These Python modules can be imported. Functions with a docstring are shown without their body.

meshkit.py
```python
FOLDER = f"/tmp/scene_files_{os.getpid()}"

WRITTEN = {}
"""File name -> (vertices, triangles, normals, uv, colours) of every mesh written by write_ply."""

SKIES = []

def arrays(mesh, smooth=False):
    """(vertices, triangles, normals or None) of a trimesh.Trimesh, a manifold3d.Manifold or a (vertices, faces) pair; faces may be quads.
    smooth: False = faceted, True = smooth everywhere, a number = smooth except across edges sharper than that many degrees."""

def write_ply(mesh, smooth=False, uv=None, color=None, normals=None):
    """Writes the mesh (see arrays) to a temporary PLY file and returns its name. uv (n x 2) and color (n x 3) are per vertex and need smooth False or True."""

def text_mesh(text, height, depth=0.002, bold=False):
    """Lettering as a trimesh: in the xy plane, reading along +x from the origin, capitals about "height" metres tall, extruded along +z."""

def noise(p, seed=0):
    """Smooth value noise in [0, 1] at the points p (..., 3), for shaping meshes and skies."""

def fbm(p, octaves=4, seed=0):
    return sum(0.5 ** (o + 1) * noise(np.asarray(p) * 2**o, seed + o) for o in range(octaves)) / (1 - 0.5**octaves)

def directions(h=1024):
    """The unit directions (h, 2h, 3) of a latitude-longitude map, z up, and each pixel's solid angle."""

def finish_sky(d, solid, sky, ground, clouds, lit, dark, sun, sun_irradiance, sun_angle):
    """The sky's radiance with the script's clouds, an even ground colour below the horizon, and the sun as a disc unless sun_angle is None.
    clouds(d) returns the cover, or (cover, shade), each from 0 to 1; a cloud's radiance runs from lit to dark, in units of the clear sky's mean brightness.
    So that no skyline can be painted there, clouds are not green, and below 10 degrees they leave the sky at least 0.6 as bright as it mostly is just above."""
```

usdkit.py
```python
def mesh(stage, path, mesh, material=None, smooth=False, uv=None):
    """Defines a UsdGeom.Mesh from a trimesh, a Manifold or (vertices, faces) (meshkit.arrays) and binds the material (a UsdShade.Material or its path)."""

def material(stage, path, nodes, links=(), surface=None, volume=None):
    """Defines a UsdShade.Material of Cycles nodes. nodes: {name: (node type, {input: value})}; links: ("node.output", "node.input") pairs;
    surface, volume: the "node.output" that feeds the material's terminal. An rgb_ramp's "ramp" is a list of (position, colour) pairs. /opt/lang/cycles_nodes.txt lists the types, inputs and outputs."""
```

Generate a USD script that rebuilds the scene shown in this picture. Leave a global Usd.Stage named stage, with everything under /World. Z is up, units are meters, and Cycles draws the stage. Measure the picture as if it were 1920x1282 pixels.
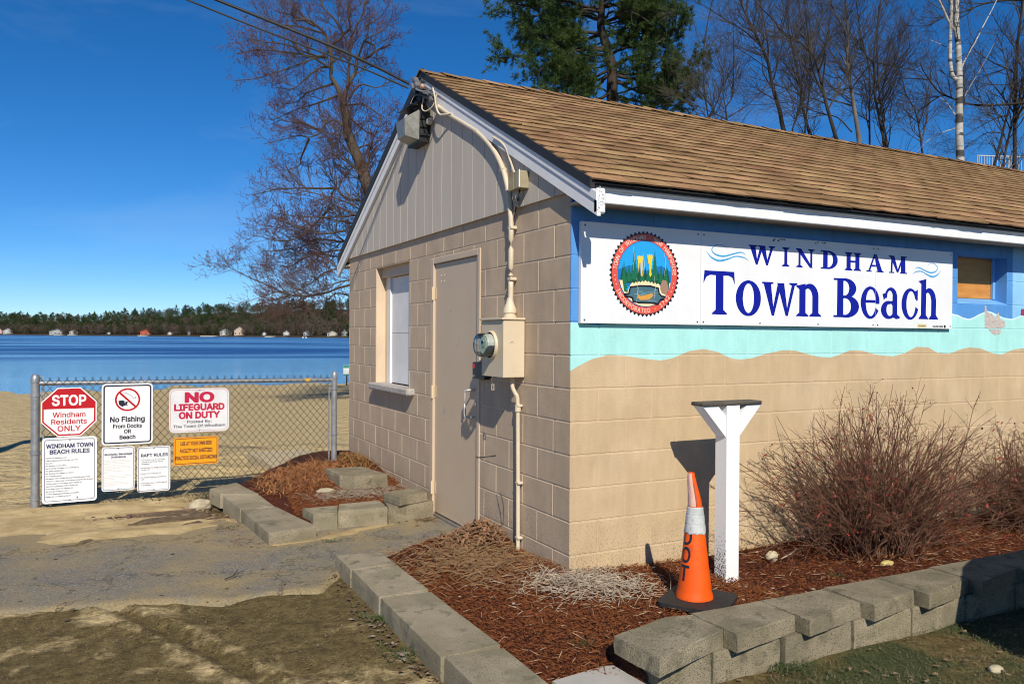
import math, random
import numpy as np, trimesh, shapely
import shapely.geometry as sg
import shapely.affinity as sa
from shapely.ops import unary_union
import usdkit, meshkit
from pxr import Usd, UsdGeom, UsdLux, UsdShade, Gf, Sdf, Vt

stage = Usd.Stage.CreateInMemory()
UsdGeom.SetStageUpAxis(stage, UsdGeom.Tokens.z); UsdGeom.SetStageMetersPerUnit(stage, 1.0)
UsdGeom.Xform.Define(stage, '/World'); UsdGeom.Scope.Define(stage, '/World/Looks')

# ---------------------------------------------------------------- camera
CAM = np.array([-2.53265, -4.15021, 1.53647]); YAW, PITCH, ROLL, FPX = 0.4744467, -0.0068128, 0.0062618, 1498.479
EXPOSURE = 0.12
_f = np.array([math.cos(PITCH)*math.sin(YAW), math.cos(PITCH)*math.cos(YAW), math.sin(PITCH)])
_r = np.array([math.cos(YAW), -math.sin(YAW), 0.0]); _u = np.cross(_r, _f)
_r, _u = _r*math.cos(ROLL)+_u*math.sin(ROLL), -_r*math.sin(ROLL)+_u*math.cos(ROLL)
cam = UsdGeom.Camera.Define(stage, '/World/camera')
cam.CreateHorizontalApertureAttr(36.0); cam.CreateVerticalApertureAttr(36.0*683/1024)
cam.CreateFocalLengthAttr(FPX/1920*36.0); cam.CreateClippingRangeAttr(Gf.Vec2f(0.05, 6000))
M4 = Gf.Matrix4d(*_r, 0, *_u, 0, *(-_f), 0, *CAM, 1)
cam.AddTransformOp().Set(M4)
cam.CreateExposureAttr(EXPOSURE)

# ---------------------------------------------------------------- sky and sun
SUN_AZ, SUN_EL = math.radians(19.1), math.radians(38.2)
SUN = np.array([-math.sin(SUN_AZ)*math.cos(SUN_EL), -math.cos(SUN_AZ)*math.cos(SUN_EL), math.sin(SUN_EL)])
SKY_STRENGTH, SUN_INTENSITY = 0.104, 1.25
sky_m = usdkit.material(stage, '/World/Looks/sky', {
    'tc': ('texture_coordinate', {}),
    'sky': ('sky_texture', {'sky_type': 'single_scattering', 'sun_disc': False, 'sun_elevation': SUN_EL,
            'sun_rotation': math.atan2(SUN[0], SUN[1]), 'altitude': 100.0, 'air_density': 0.7, 'aerosol_density': 0.0, 'ozone_density': 8.0}),
    'map': ('mapping', {'scale': (1.2, 1.2, 5.0), 'rotation': (0.0, 0.1, 0.5)}),
    'n': ('noise_texture', {'scale': 1.6, 'detail': 7.0, 'roughness': 0.62, 'distortion': 0.4}),
    'r': ('map_range', {'from_min': 0.52, 'from_max': 0.95, 'to_min': 0.0, 'to_max': 0.22, 'clamp': True}),
    'mx': ('mix_color', {'b': (5.0, 6.2, 7.4)}),
    'hs': ('hsv', {'saturation': 1.19, 'value': 1.0}),
    'bg': ('background_shader', {'strength': SKY_STRENGTH})},
    [('tc.generated', 'map.vector'), ('map.vector', 'n.vector'), ('n.fac', 'r.value'), ('r.result', 'mx.fac'), ('sky.color', 'hs.color'), ('hs.color', 'mx.a'), ('mx.result', 'bg.color')], surface='bg.background')
dome = UsdLux.DomeLight.Define(stage, '/World/sky')
UsdShade.MaterialBindingAPI.Apply(dome.GetPrim()).Bind(sky_m)
dome.GetPrim().SetCustomDataByKey('kind', 'structure')
sun = UsdLux.DistantLight.Define(stage, '/World/sun')
sun.CreateNormalizeAttr(True); sun.CreateIntensityAttr(SUN_INTENSITY); sun.CreateAngleAttr(0.53); sun.CreateColorAttr(Gf.Vec3f(1.0, 0.93, 0.81))
_z = Gf.Vec3d(*SUN); _x = Gf.Cross(Gf.Vec3d(0, 0, 1), _z).GetNormalized(); _y = Gf.Cross(_z, _x)
sun.AddTransformOp().Set(Gf.Matrix4d(*_x, 0, *_y, 0, *_z, 0, 0, 0, 30, 1))
sun.GetPrim().SetCustomDataByKey('kind', 'structure')

# measured skeletons, world metres
MAPLE=[(0.22,0.1,[[5.25,16.59,1.9],[4.83,16.81,3.34],[4.42,17.04,4.35],[4.0,17.26,5.51],[3.79,17.37,6.21],[3.52,17.52,6.95],[3.45,17.56,7.37],[3.36,17.6,7.9]]),(0.08,0.02,[[3.36,17.6,7.9],[3.27,17.62,8.19],[3.16,17.64,8.44],[3.05,17.67,8.62],[3.06,17.63,9.02],[3.0,17.62,9.38],[2.92,17.63,9.67],[2.71,17.7,9.92],[2.44,17.8,10.09],[2.13,17.92,10.04]]),(0.075,0.02,[[3.36,17.6,7.9],[3.47,17.66,8.3],[3.59,17.68,8.59],[3.75,17.69,8.89],[3.8,17.75,9.22],[4.06,17.69,9.28],[4.33,17.66,9.54],[4.7,17.58,9.74]]),(0.05,0.015,[[3.48,17.55,8.39],[3.53,17.59,8.97],[3.55,17.62,9.29],[3.58,17.65,9.68],[3.72,17.62,10.08],[3.9,17.58,10.48],[3.95,17.59,10.8]]),(0.045,0.012,[[3.05,17.78,9.48],[3.32,17.54,9.75],[3.12,17.54,10.13],[2.91,17.58,10.33],[2.72,17.6,10.59],[2.58,17.61,10.83]]),(0.04,0.012,[[3.34,17.63,9.79],[3.56,17.59,10.04],[3.51,17.7,10.45],[3.6,17.75,10.86]]),(0.035,0.008,[[3.06,17.77,8.88],[2.69,17.72,9.03],[2.57,17.71,9.04],[2.05,17.66,8.76],[1.5,17.61,8.47],[1.07,17.56,8.25],[0.51,17.5,8.08]]),(0.035,0.008,[[3.14,17.72,8.46],[2.83,18.01,8.38],[2.52,18.31,8.26],[2.31,18.53,8.06],[2.02,18.8,8.01]]),(0.035,0.008,[[3.07,17.76,8.91],[2.75,17.85,8.85],[2.36,17.92,8.48],[2.08,17.98,8.23],[1.66,18.09,8.23]]),(0.035,0.008,[[2.97,17.81,9.18],[2.7,18.11,9.22],[2.27,18.57,9.41],[1.84,19.04,9.56],[1.29,19.6,9.65],[0.87,20.05,9.6]]),(0.035,0.008,[[3.01,17.8,9.33],[2.69,17.74,9.15],[1.85,17.58,9.25],[1.12,17.44,9.18],[0.72,17.35,9.19]]),(0.035,0.008,[[2.94,17.84,9.82],[2.35,18.22,10.03],[1.79,18.58,10.13],[1.45,18.8,10.29]]),(0.035,0.008,[[2.67,17.98,10.04],[2.26,18.52,10.42],[1.93,18.94,10.62],[1.77,19.13,10.74]]),(0.035,0.008,[[2.47,18.08,10.19],[2.17,18.08,10.48],[2.01,18.07,10.67]]),(0.035,0.008,[[3.41,17.57,7.25],[3.18,17.69,7.44],[2.94,17.81,7.36],[2.81,17.88,7.1],[2.54,18.02,6.98],[2.27,18.16,7.02],[1.83,18.38,6.9],[1.43,18.59,6.79]]),(0.035,0.008,[[2.54,18.02,6.94],[2.38,18.29,6.45],[2.36,18.37,6.27],[2.07,18.64,6.14]]),(0.035,0.008,[[2.81,17.88,7.14],[2.36,17.89,7.31],[1.85,17.91,7.32],[1.49,17.9,7.46]]),(0.035,0.008,[[3.21,17.68,8.12],[2.75,18.28,7.98],[2.33,18.81,7.9],[1.97,19.28,7.74]]),(0.035,0.008,[[3.48,17.54,7.59],[3.72,17.56,7.4],[4.03,17.57,7.21],[4.31,17.56,7.09],[4.51,17.55,7.08]]),(0.035,0.008,[[3.45,17.56,7.86],[3.81,17.22,7.86],[4.1,16.92,7.6],[4.34,16.68,7.39]]),(0.035,0.008,[[3.72,17.41,6.69],[4.01,17.33,6.78],[4.16,17.32,6.53]]),(0.035,0.008,[[3.51,17.53,8.05],[3.86,17.68,8.52],[4.36,17.73,8.53],[4.7,17.79,8.75]]),(0.035,0.008,[[3.71,17.43,9.11],[3.8,17.08,9.53],[4.04,16.74,9.65],[4.24,16.42,9.8]]),(0.035,0.008,[[3.85,17.37,9.64],[4.13,17.29,9.55],[4.22,17.31,9.3]]),(0.035,0.008,[[3.88,17.35,10.02],[4.15,17.22,10.21],[4.35,17.12,10.4]]),(0.035,0.008,[[3.82,17.35,5.24],[3.47,17.63,5.33],[3.31,17.77,5.53],[3.24,17.84,5.65],[3.15,17.94,5.43],[3.13,18.0,5.24],[2.98,18.17,4.85],[2.85,18.31,4.55],[2.69,18.45,4.39],[2.25,18.79,4.48],[1.6,19.3,4.66]]),(0.035,0.008,[[4.42,17.02,3.1],[3.45,17.52,2.9],[2.96,17.77,2.7],[2.55,17.98,2.62],[2.2,18.16,2.62],[1.89,18.32,2.73],[1.54,18.5,2.92],[1.2,18.68,3.08],[0.85,18.86,3.27],[0.5,19.04,3.46]]),(0.035,0.008,[[4.14,17.17,3.49],[3.36,17.22,3.38],[2.83,17.24,3.24],[2.41,17.21,2.92],[1.93,17.2,2.64],[1.56,17.19,2.45]]),(0.035,0.008,[[4.0,17.25,4.19],[3.53,17.84,4.14],[2.92,18.59,4.26],[2.49,19.15,4.05],[1.64,20.16,3.98]]),(0.035,0.008,[[3.96,17.27,4.89],[3.28,17.38,4.77],[2.36,17.53,4.72],[1.56,17.65,4.76]]),(0.035,0.008,[[3.2,17.67,5.58],[2.48,18.44,5.64],[1.9,19.05,5.65],[1.31,19.68,5.54]]),(0.035,0.008,[[3.1,17.72,5.08],[2.36,17.85,4.3],[1.82,17.99,4.09],[1.11,18.17,4.22]]),(0.035,0.008,[[3.79,17.35,3.95],[3.1,18.0,3.86],[2.51,18.54,3.68],[2.19,18.86,3.45],[1.72,19.29,3.58]]),(0.035,0.008,[[4.14,17.17,3.8],[3.58,17.99,3.72],[2.98,18.83,3.89],[2.55,19.42,3.83]]),(0.035,0.008,[[4.42,17.02,2.87],[3.45,16.98,3.02],[2.91,16.95,2.89],[2.53,16.92,2.8]]),(0.035,0.008,[[3.45,17.53,4.42],[2.72,17.43,4.28],[2.24,17.34,4.39],[1.75,17.26,4.38]]),(0.035,0.008,[[4.14,17.16,2.86],[3.69,17.53,2.63],[3.3,17.84,2.71],[2.97,18.1,2.48],[2.57,18.42,2.36]]),(0.035,0.008,[[4.14,17.16,2.55],[3.82,17.7,2.49],[3.61,18.11,2.26]])]
BARE=[('dark',[(0.13,0.03,[[15.9,13.41,6.82],[15.68,13.53,7.75],[15.56,13.59,8.39],[15.42,13.66,8.88],[15.31,13.73,9.44],[15.24,13.77,9.89],[15.12,13.83,10.22],[14.92,13.94,10.67],[14.75,14.03,11.05],[14.58,14.12,11.46],[14.52,14.15,11.83]]),(0.06,0.02,[[15.24,13.77,9.89],[15.3,13.81,10.21],[15.32,13.9,10.69],[15.31,14.04,11.31],[15.3,14.18,11.92]]),(0.04,0.01,[[15.39,13.68,9.29],[15.4,13.55,9.62],[15.37,13.43,9.99],[15.44,13.25,10.32]]),(0.04,0.01,[[15.12,13.83,10.22],[14.5,13.91,10.63],[13.78,14.03,10.94],[13.15,14.13,11.19],[12.83,14.18,11.29]]),(0.03,0.01,[[15.26,13.76,9.59],[14.98,14.09,9.98],[14.62,14.51,10.43],[14.43,14.75,10.78]]),(0.03,0.01,[[15.43,13.66,8.69],[15.12,14.02,9.04],[14.78,14.41,9.48]])]),('dark',[(0.11,0.02,[[18.99,15.2,7.69],[18.76,15.32,8.39],[18.61,15.4,8.91],[18.51,15.45,9.46],[18.46,15.49,10.05],[18.34,15.55,10.68],[18.23,15.62,11.27],[18.11,15.68,11.86],[18.02,15.73,12.54],[17.98,15.76,13.09]]),(0.05,0.015,[[18.46,15.49,10.05],[18.7,15.56,10.66],[18.89,15.66,11.32],[19.15,15.71,11.89],[19.26,15.88,12.61],[19.32,16.11,13.49]]),(0.04,0.01,[[18.19,15.64,11.57],[18.38,15.44,11.91],[18.55,15.22,12.37],[18.66,15.06,12.75]]),(0.03,0.01,[[18.38,15.53,10.43],[18.17,15.89,10.84],[17.95,16.24,11.25]])]),('dark',[(0.1,0.015,[[15.61,11.3,6.52],[15.43,11.4,7.04],[15.28,11.48,7.62],[15.18,11.53,8.0],[15.06,11.6,8.58],[14.9,11.69,9.23],[14.66,11.81,9.54],[14.44,11.93,9.75],[14.08,12.12,9.98],[13.92,12.2,10.22],[13.68,12.33,10.5],[13.4,12.47,10.84]]),(0.04,0.01,[[14.9,11.69,9.23],[14.89,11.81,9.58],[14.85,11.95,9.96],[14.86,12.15,10.59],[14.91,12.29,11.14]]),(0.04,0.01,[[15.18,11.53,8.0],[14.91,11.77,8.16],[14.68,11.95,8.21]]),(0.035,0.01,[[15.83,11.2,7.21],[15.51,11.39,7.6],[15.22,11.56,7.7],[14.93,11.73,7.81],[14.63,11.91,7.95],[14.4,12.04,8.06],[13.87,12.35,8.01],[13.43,12.61,8.01],[13.1,12.8,8.1]])]),('pale',[(0.15,0.03,[[18.61,13.14,7.05],[18.54,13.18,7.64],[18.43,13.24,8.42],[18.29,13.32,9.39],[18.2,13.37,10.25],[18.2,13.38,11.11],[18.15,13.41,11.89],[18.13,13.43,12.28]]),(0.06,0.02,[[18.17,13.4,11.07],[18.02,13.44,11.33],[17.77,13.52,11.74],[17.56,13.58,12.11],[17.48,13.6,12.26]]),(0.05,0.015,[[18.17,13.39,10.09],[18.02,13.58,10.56],[17.8,13.82,11.03],[17.64,14.03,11.54],[17.55,14.16,11.89],[17.42,14.35,12.41]]),(0.04,0.01,[[18.22,13.36,9.43],[17.78,13.46,9.82],[17.35,13.56,10.13],[16.77,13.72,10.35]])]),('dark',[(0.09,0.02,[[20.21,13.44,7.1],[20.13,13.49,7.75],[19.94,13.59,8.79],[19.82,13.66,9.52],[19.78,13.69,10.48],[19.59,13.79,10.73],[19.43,13.88,11.47],[19.31,13.94,12.29],[19.27,13.97,12.68]]),(0.05,0.015,[[19.78,13.69,10.48],[19.97,13.77,11.31],[20.28,13.86,12.45],[20.39,13.89,12.88]]),(0.04,0.01,[[19.86,13.64,9.26],[20.39,13.61,9.94],[20.87,13.58,10.53],[21.26,13.58,11.12],[21.48,13.65,11.72]]),(0.035,0.01,[[19.82,13.67,10.52],[20.25,13.31,10.35],[20.61,13.0,10.23],[20.91,12.74,10.1]]),(0.035,0.01,[[20.01,13.55,8.53],[19.93,13.34,9.02],[19.99,12.96,9.61],[19.9,12.62,10.3]])]),('dark',[(0.07,0.015,[[21.41,15.08,7.52],[21.4,15.09,8.32],[21.37,15.11,9.67],[21.37,15.12,10.79],[21.29,15.17,11.39],[21.04,15.3,11.86],[20.79,15.43,12.23]]),(0.03,0.01,[[21.37,15.12,10.14],[21.19,15.41,10.66],[20.92,15.76,11.09]])]),('birch',[(0.2,0.1,[[19.48,10.44,5.94],[19.43,10.47,6.7],[19.39,10.49,7.47],[19.39,10.5,8.23],[19.39,10.51,9.0],[19.37,10.52,9.77],[19.31,10.55,10.53],[19.31,10.56,11.3],[19.31,10.56,11.64]]),(0.1,0.07,[[19.32,10.54,9.0],[19.21,10.59,9.15],[19.15,10.61,9.57],[19.14,10.6,10.32],[19.14,10.58,10.89],[19.12,10.57,11.61]]),(0.07,0.04,[[19.33,10.54,10.34],[19.07,10.61,10.66],[18.9,10.64,10.94],[18.72,10.68,11.23],[18.64,10.69,11.4]]),(0.045,0.015,[[19.45,10.47,9.31],[19.7,10.48,9.69],[20.15,10.46,10.3],[20.57,10.45,10.92],[20.92,10.44,11.41],[21.16,10.43,11.77]]),(0.03,0.01,[[19.44,10.47,8.31],[19.51,10.27,8.72],[19.61,10.02,9.16],[19.71,9.68,9.82]]),(0.03,0.01,[[19.32,10.53,7.96],[19.17,10.72,8.37],[19.04,10.84,8.54]]),(0.03,0.01,[[19.39,10.51,9.69],[19.22,10.81,10.02],[18.97,11.19,10.33]]),(0.03,0.01,[[19.36,10.51,7.62],[19.08,10.81,7.5],[18.86,11.08,7.3],[18.71,11.3,7.02]])]),('dark',[(0.13,0.05,[[24.87,12.17,6.71],[24.89,12.17,7.34],[24.9,12.17,8.96],[24.94,12.16,10.31],[25.0,12.14,11.66],[25.11,12.09,12.56],[25.13,12.09,13.28]]),(0.085,0.02,[[24.6,11.21,9.38],[24.14,11.44,9.25],[23.44,11.8,9.16],[22.67,12.19,9.15],[22.05,12.51,9.37],[21.67,12.71,9.58],[21.4,12.85,9.97],[21.2,12.95,10.27],[21.13,13.0,10.53]]),(0.04,0.01,[[21.67,12.71,9.41],[21.4,12.89,9.2],[20.99,13.17,8.91],[20.33,13.6,8.62]]),(0.04,0.01,[[21.36,12.87,9.97],[20.87,13.28,10.05],[20.24,13.8,10.06]]),(0.06,0.015,[[24.09,11.49,12.58],[23.51,11.87,12.57],[22.99,12.21,12.46],[22.69,12.42,12.3],[22.13,12.78,12.15],[21.65,13.1,11.87],[21.09,13.47,11.87]]),(0.03,0.01,[[23.98,11.53,9.9],[23.56,11.88,9.85],[23.11,12.26,9.95],[22.71,12.59,10.05]])]),('dark',[(0.1,0.03,[[27.09,14.41,7.63],[27.27,14.32,8.13],[27.53,14.2,9.28],[27.75,14.09,10.28],[27.88,14.03,11.28],[27.95,14.0,12.03]]),(0.04,0.01,[[27.53,14.2,9.28],[27.06,14.51,9.29],[26.59,14.82,8.91],[26.21,15.09,8.52]]),(0.04,0.01,[[27.75,14.09,9.98],[27.41,14.48,9.83],[26.98,14.98,9.49],[26.6,15.46,9.04]]),(0.03,0.01,[[27.88,14.03,11.08],[27.8,14.23,11.53],[27.35,14.72,11.7]])]),('dark',[(0.05,0.012,[[13.47,13.53,7.3],[13.46,13.54,7.81],[13.43,13.56,8.17],[13.59,13.48,8.46],[13.62,13.47,8.96],[13.63,13.47,9.82],[13.62,13.48,10.47]]),(0.03,0.01,[[13.44,13.55,8.09],[13.43,13.66,8.55],[13.52,13.75,9.17],[13.44,13.9,9.63],[13.39,14.01,10.02]]),(0.03,0.01,[[13.46,13.54,7.81],[13.01,13.66,7.99],[12.68,13.76,8.11],[12.39,13.84,8.17]]),(0.03,0.01,[[13.5,13.52,7.88],[14.03,13.39,8.24],[14.5,13.28,8.68],[14.75,13.25,9.07]])]),('dark',[(0.06,0.012,[[11.34,12.37,6.63],[11.46,12.31,7.13],[11.75,12.17,7.46],[11.63,12.23,7.72],[11.34,12.38,8.11]]),(0.03,0.01,[[11.46,12.31,7.13],[11.38,12.53,7.63],[11.26,12.68,7.85]]),(0.03,0.01,[[11.64,12.23,7.32],[11.79,12.03,7.75],[11.81,11.91,8.24],[11.59,11.91,8.66]])]),('dark',[(0.07,0.015,[[24.13,14.81,7.41],[23.95,14.9,8.28],[23.86,14.95,9.01],[23.73,15.02,9.73],[23.43,15.19,10.45],[23.26,15.28,11.13],[23.0,15.42,12.24]]),(0.03,0.01,[[23.86,14.95,9.01],[24.45,14.85,9.73],[24.91,14.75,10.26]]),(0.03,0.01,[[23.78,15.0,9.39],[23.16,15.09,9.81],[22.48,15.22,10.04]])]),('dark',[(0.06,0.015,[[21.49,18.42,8.84],[21.27,18.54,9.52],[21.44,18.45,10.15],[21.61,18.37,10.64],[21.74,18.31,11.56],[21.99,18.19,12.62],[22.21,18.09,13.69],[22.33,18.03,14.66]]),(0.03,0.01,[[21.61,18.37,10.64],[21.24,18.72,11.11],[21.08,18.95,11.74]])])]
PINE_TRUNK=(0.27,0.1,[[12.29,17.5,6.81],[12.26,17.54,8.71],[12.22,17.56,9.46],[12.22,17.57,10.22],[12.11,17.63,10.79],[11.98,17.7,11.25],[11.89,17.75,11.63],[11.91,17.74,12.12],[11.92,17.74,12.69],[11.94,17.74,13.45]])
PINE_LIMBS=[(0.06,0.015,[[11.98,17.7,10.94],[11.07,18.17,10.94],[10.19,18.61,10.7],[9.01,19.22,10.66]]),(0.06,0.015,[[12.05,17.66,10.87],[11.04,17.69,10.67],[10.18,17.68,10.3],[9.38,17.6,9.64]]),(0.06,0.015,[[11.88,17.75,11.36],[11.31,18.57,11.3],[10.87,19.19,11.54],[10.51,19.68,11.64]]),(0.06,0.015,[[11.84,17.77,11.44],[11.32,17.87,11.45],[10.54,18.02,11.4],[9.38,18.23,11.22]]),(0.06,0.015,[[12.12,17.62,10.07],[11.8,17.89,9.91],[11.38,18.22,9.83],[10.78,18.71,9.72]]),(0.06,0.015,[[12.12,17.62,10.26],[11.43,17.67,9.91],[10.81,17.73,9.68],[10.39,17.76,9.77]]),(0.06,0.015,[[12.08,17.64,10.07],[11.94,18.11,9.72],[11.66,18.67,9.49]]),(0.06,0.015,[[11.74,17.83,12.12],[10.79,18.32,12.19],[9.82,18.82,12.22],[8.8,19.34,12.4]]),(0.06,0.015,[[11.84,17.78,11.82],[11.3,18.56,12.22],[10.55,19.59,12.33],[10.02,20.29,12.39]]),(0.06,0.015,[[11.87,17.76,12.27],[10.82,17.78,12.3],[9.75,17.78,12.3],[8.72,17.77,12.02]]),(0.06,0.015,[[12.29,17.53,10.15],[13.01,17.32,10.12],[13.98,17.04,10.19],[15.16,16.7,10.59]]),(0.06,0.015,[[12.22,17.57,10.38],[12.72,16.93,10.56],[13.23,16.2,10.98],[13.54,15.68,11.37]]),(0.06,0.015,[[12.15,17.61,10.72],[13.06,17.6,11.13],[13.99,17.57,11.56],[14.67,17.57,11.99]]),(0.06,0.015,[[12.29,17.53,10.07],[13.1,17.12,9.89],[13.97,16.66,9.63],[14.72,16.28,9.71]]),(0.06,0.015,[[12.29,17.53,9.92],[12.66,16.76,9.39],[13.07,15.97,9.05],[13.35,15.41,8.84]]),(0.06,0.015,[[11.98,17.7,11.25],[12.71,17.57,11.6],[13.33,17.46,11.91],[14.02,17.36,12.43]]),(0.06,0.015,[[11.91,17.74,11.74],[12.49,17.26,11.98],[13.06,16.79,12.15],[13.49,16.44,12.18]]),(0.06,0.015,[[11.91,17.74,12.2],[12.77,17.66,12.56],[13.64,17.57,12.93]]),(0.06,0.015,[[11.94,17.73,12.39],[12.2,17.17,12.57],[12.58,16.45,12.52]]),(0.06,0.015,[[12.25,17.55,9.46],[13.01,17.63,9.4],[14.02,17.71,9.45],[15.18,17.79,9.47]]),(0.06,0.015,[[12.25,17.55,9.54],[11.5,17.42,9.1],[10.56,17.31,8.9],[9.89,17.17,9.06]]),(0.06,0.015,[[12.25,17.55,9.39],[12.57,17.02,9.0],[12.89,16.52,8.8]]),(0.06,0.015,[[12.08,17.64,10.6],[12.43,17.83,11.02],[12.99,17.96,11.31],[13.55,18.08,11.29]]),(0.06,0.015,[[12.08,17.64,10.68],[11.56,17.53,10.56],[10.99,17.32,10.11],[10.76,17.23,9.89]]),(0.06,0.015,[[11.94,17.72,11.55],[11.94,17.45,11.72],[12.09,17.01,11.71],[12.32,16.38,11.49]]),(0.06,0.015,[[11.91,17.74,11.74],[11.79,18.25,12.13],[11.55,18.97,12.18]]),(0.06,0.015,[[12.29,17.53,9.84],[12.41,17.11,9.67],[12.54,16.36,9.85],[12.62,15.58,10.06]]),(0.06,0.015,[[11.91,17.74,12.04],[11.31,17.86,12.08],[10.52,18.0,11.91],[10.04,18.05,11.5]]),(0.06,0.015,[[11.94,17.73,12.58],[11.53,18.06,12.69],[10.99,18.5,12.71]]),(0.06,0.015,[[11.93,17.74,12.27],[12.08,17.33,12.23],[12.3,16.68,11.89],[12.51,15.86,11.28]])]
CABLE_A=[[-0.145,2.488,3.733],[-0.413,2.525,3.841],[-0.724,2.584,3.959],[-1.067,2.659,4.072],[-1.402,2.73,4.177],[-1.727,2.796,4.278],[-2.121,2.897,4.4],[-2.881,3.188,4.66],[-3.62,3.467,4.894],[-4.337,3.735,5.099]]
CABLE_B=[[-0.153,2.492,3.696],[-0.451,2.555,3.803],[-0.719,2.601,3.883],[-1.061,2.686,3.992],[-1.395,2.767,4.094],[-1.722,2.843,4.2],[-1.925,2.856,4.253],[-2.313,2.965,4.395],[-2.88,3.167,4.609],[-3.618,3.456,4.889],[-4.337,3.735,5.149]]
HOUSES=[(-140.0,1429.3,np.float64(8.9),np.float64(11.3),'pink'),(-127.9,1413.7,np.float64(14.5),np.float64(12.1),'white'),(-59.7,1323.0,np.float64(23.1),np.float64(10.8),'grey'),(-38.0,1293.0,np.float64(12.1),np.float64(9.9),'white'),(50.2,1165.4,np.float64(17.0),np.float64(10.7),'red'),(76.5,1125.0,np.float64(7.6),np.float64(6.2),'white'),(96.9,1092.7,np.float64(4.8),np.float64(7.5),'white'),(133.6,1032.1,np.float64(16.4),np.float64(11.8),'white'),(146.4,1010.1,np.float64(14.2),np.float64(14.9),'peach'),(187.3,935.8,np.float64(8.6),np.float64(8.6),'white'),(204.3,902.9,np.float64(10.8),np.float64(9.0),'grey'),(222.5,865.6,np.float64(12.9),np.float64(8.2),'cream'),(231.2,847.3,np.float64(6.9),np.float64(11.0),'white'),(6.3,1230.3,np.float64(5.9),np.float64(5.1),'grey'),(168.4,970.9,np.float64(6.3),np.float64(6.3),'white')]
BUOYS=[(156.8,700.9),(154.4,702.2),(26.4,767.9),(61.7,749.8)]
TOWN=[('T',1.001,1.268),('o',1.283,1.503),('w',1.52,1.849),('n',1.843,2.082),('B',2.219,2.481),('e',2.507,2.706),('a',2.729,2.938),('c',2.963,3.146),('h',3.163,3.389)]
WIND=[('W',1.394,1.632),('I',1.703,1.77),('N',1.839,2.014),('D',2.085,2.252),('H',2.33,2.502),('A',2.564,2.749),('M',2.812,3.016)]
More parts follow.
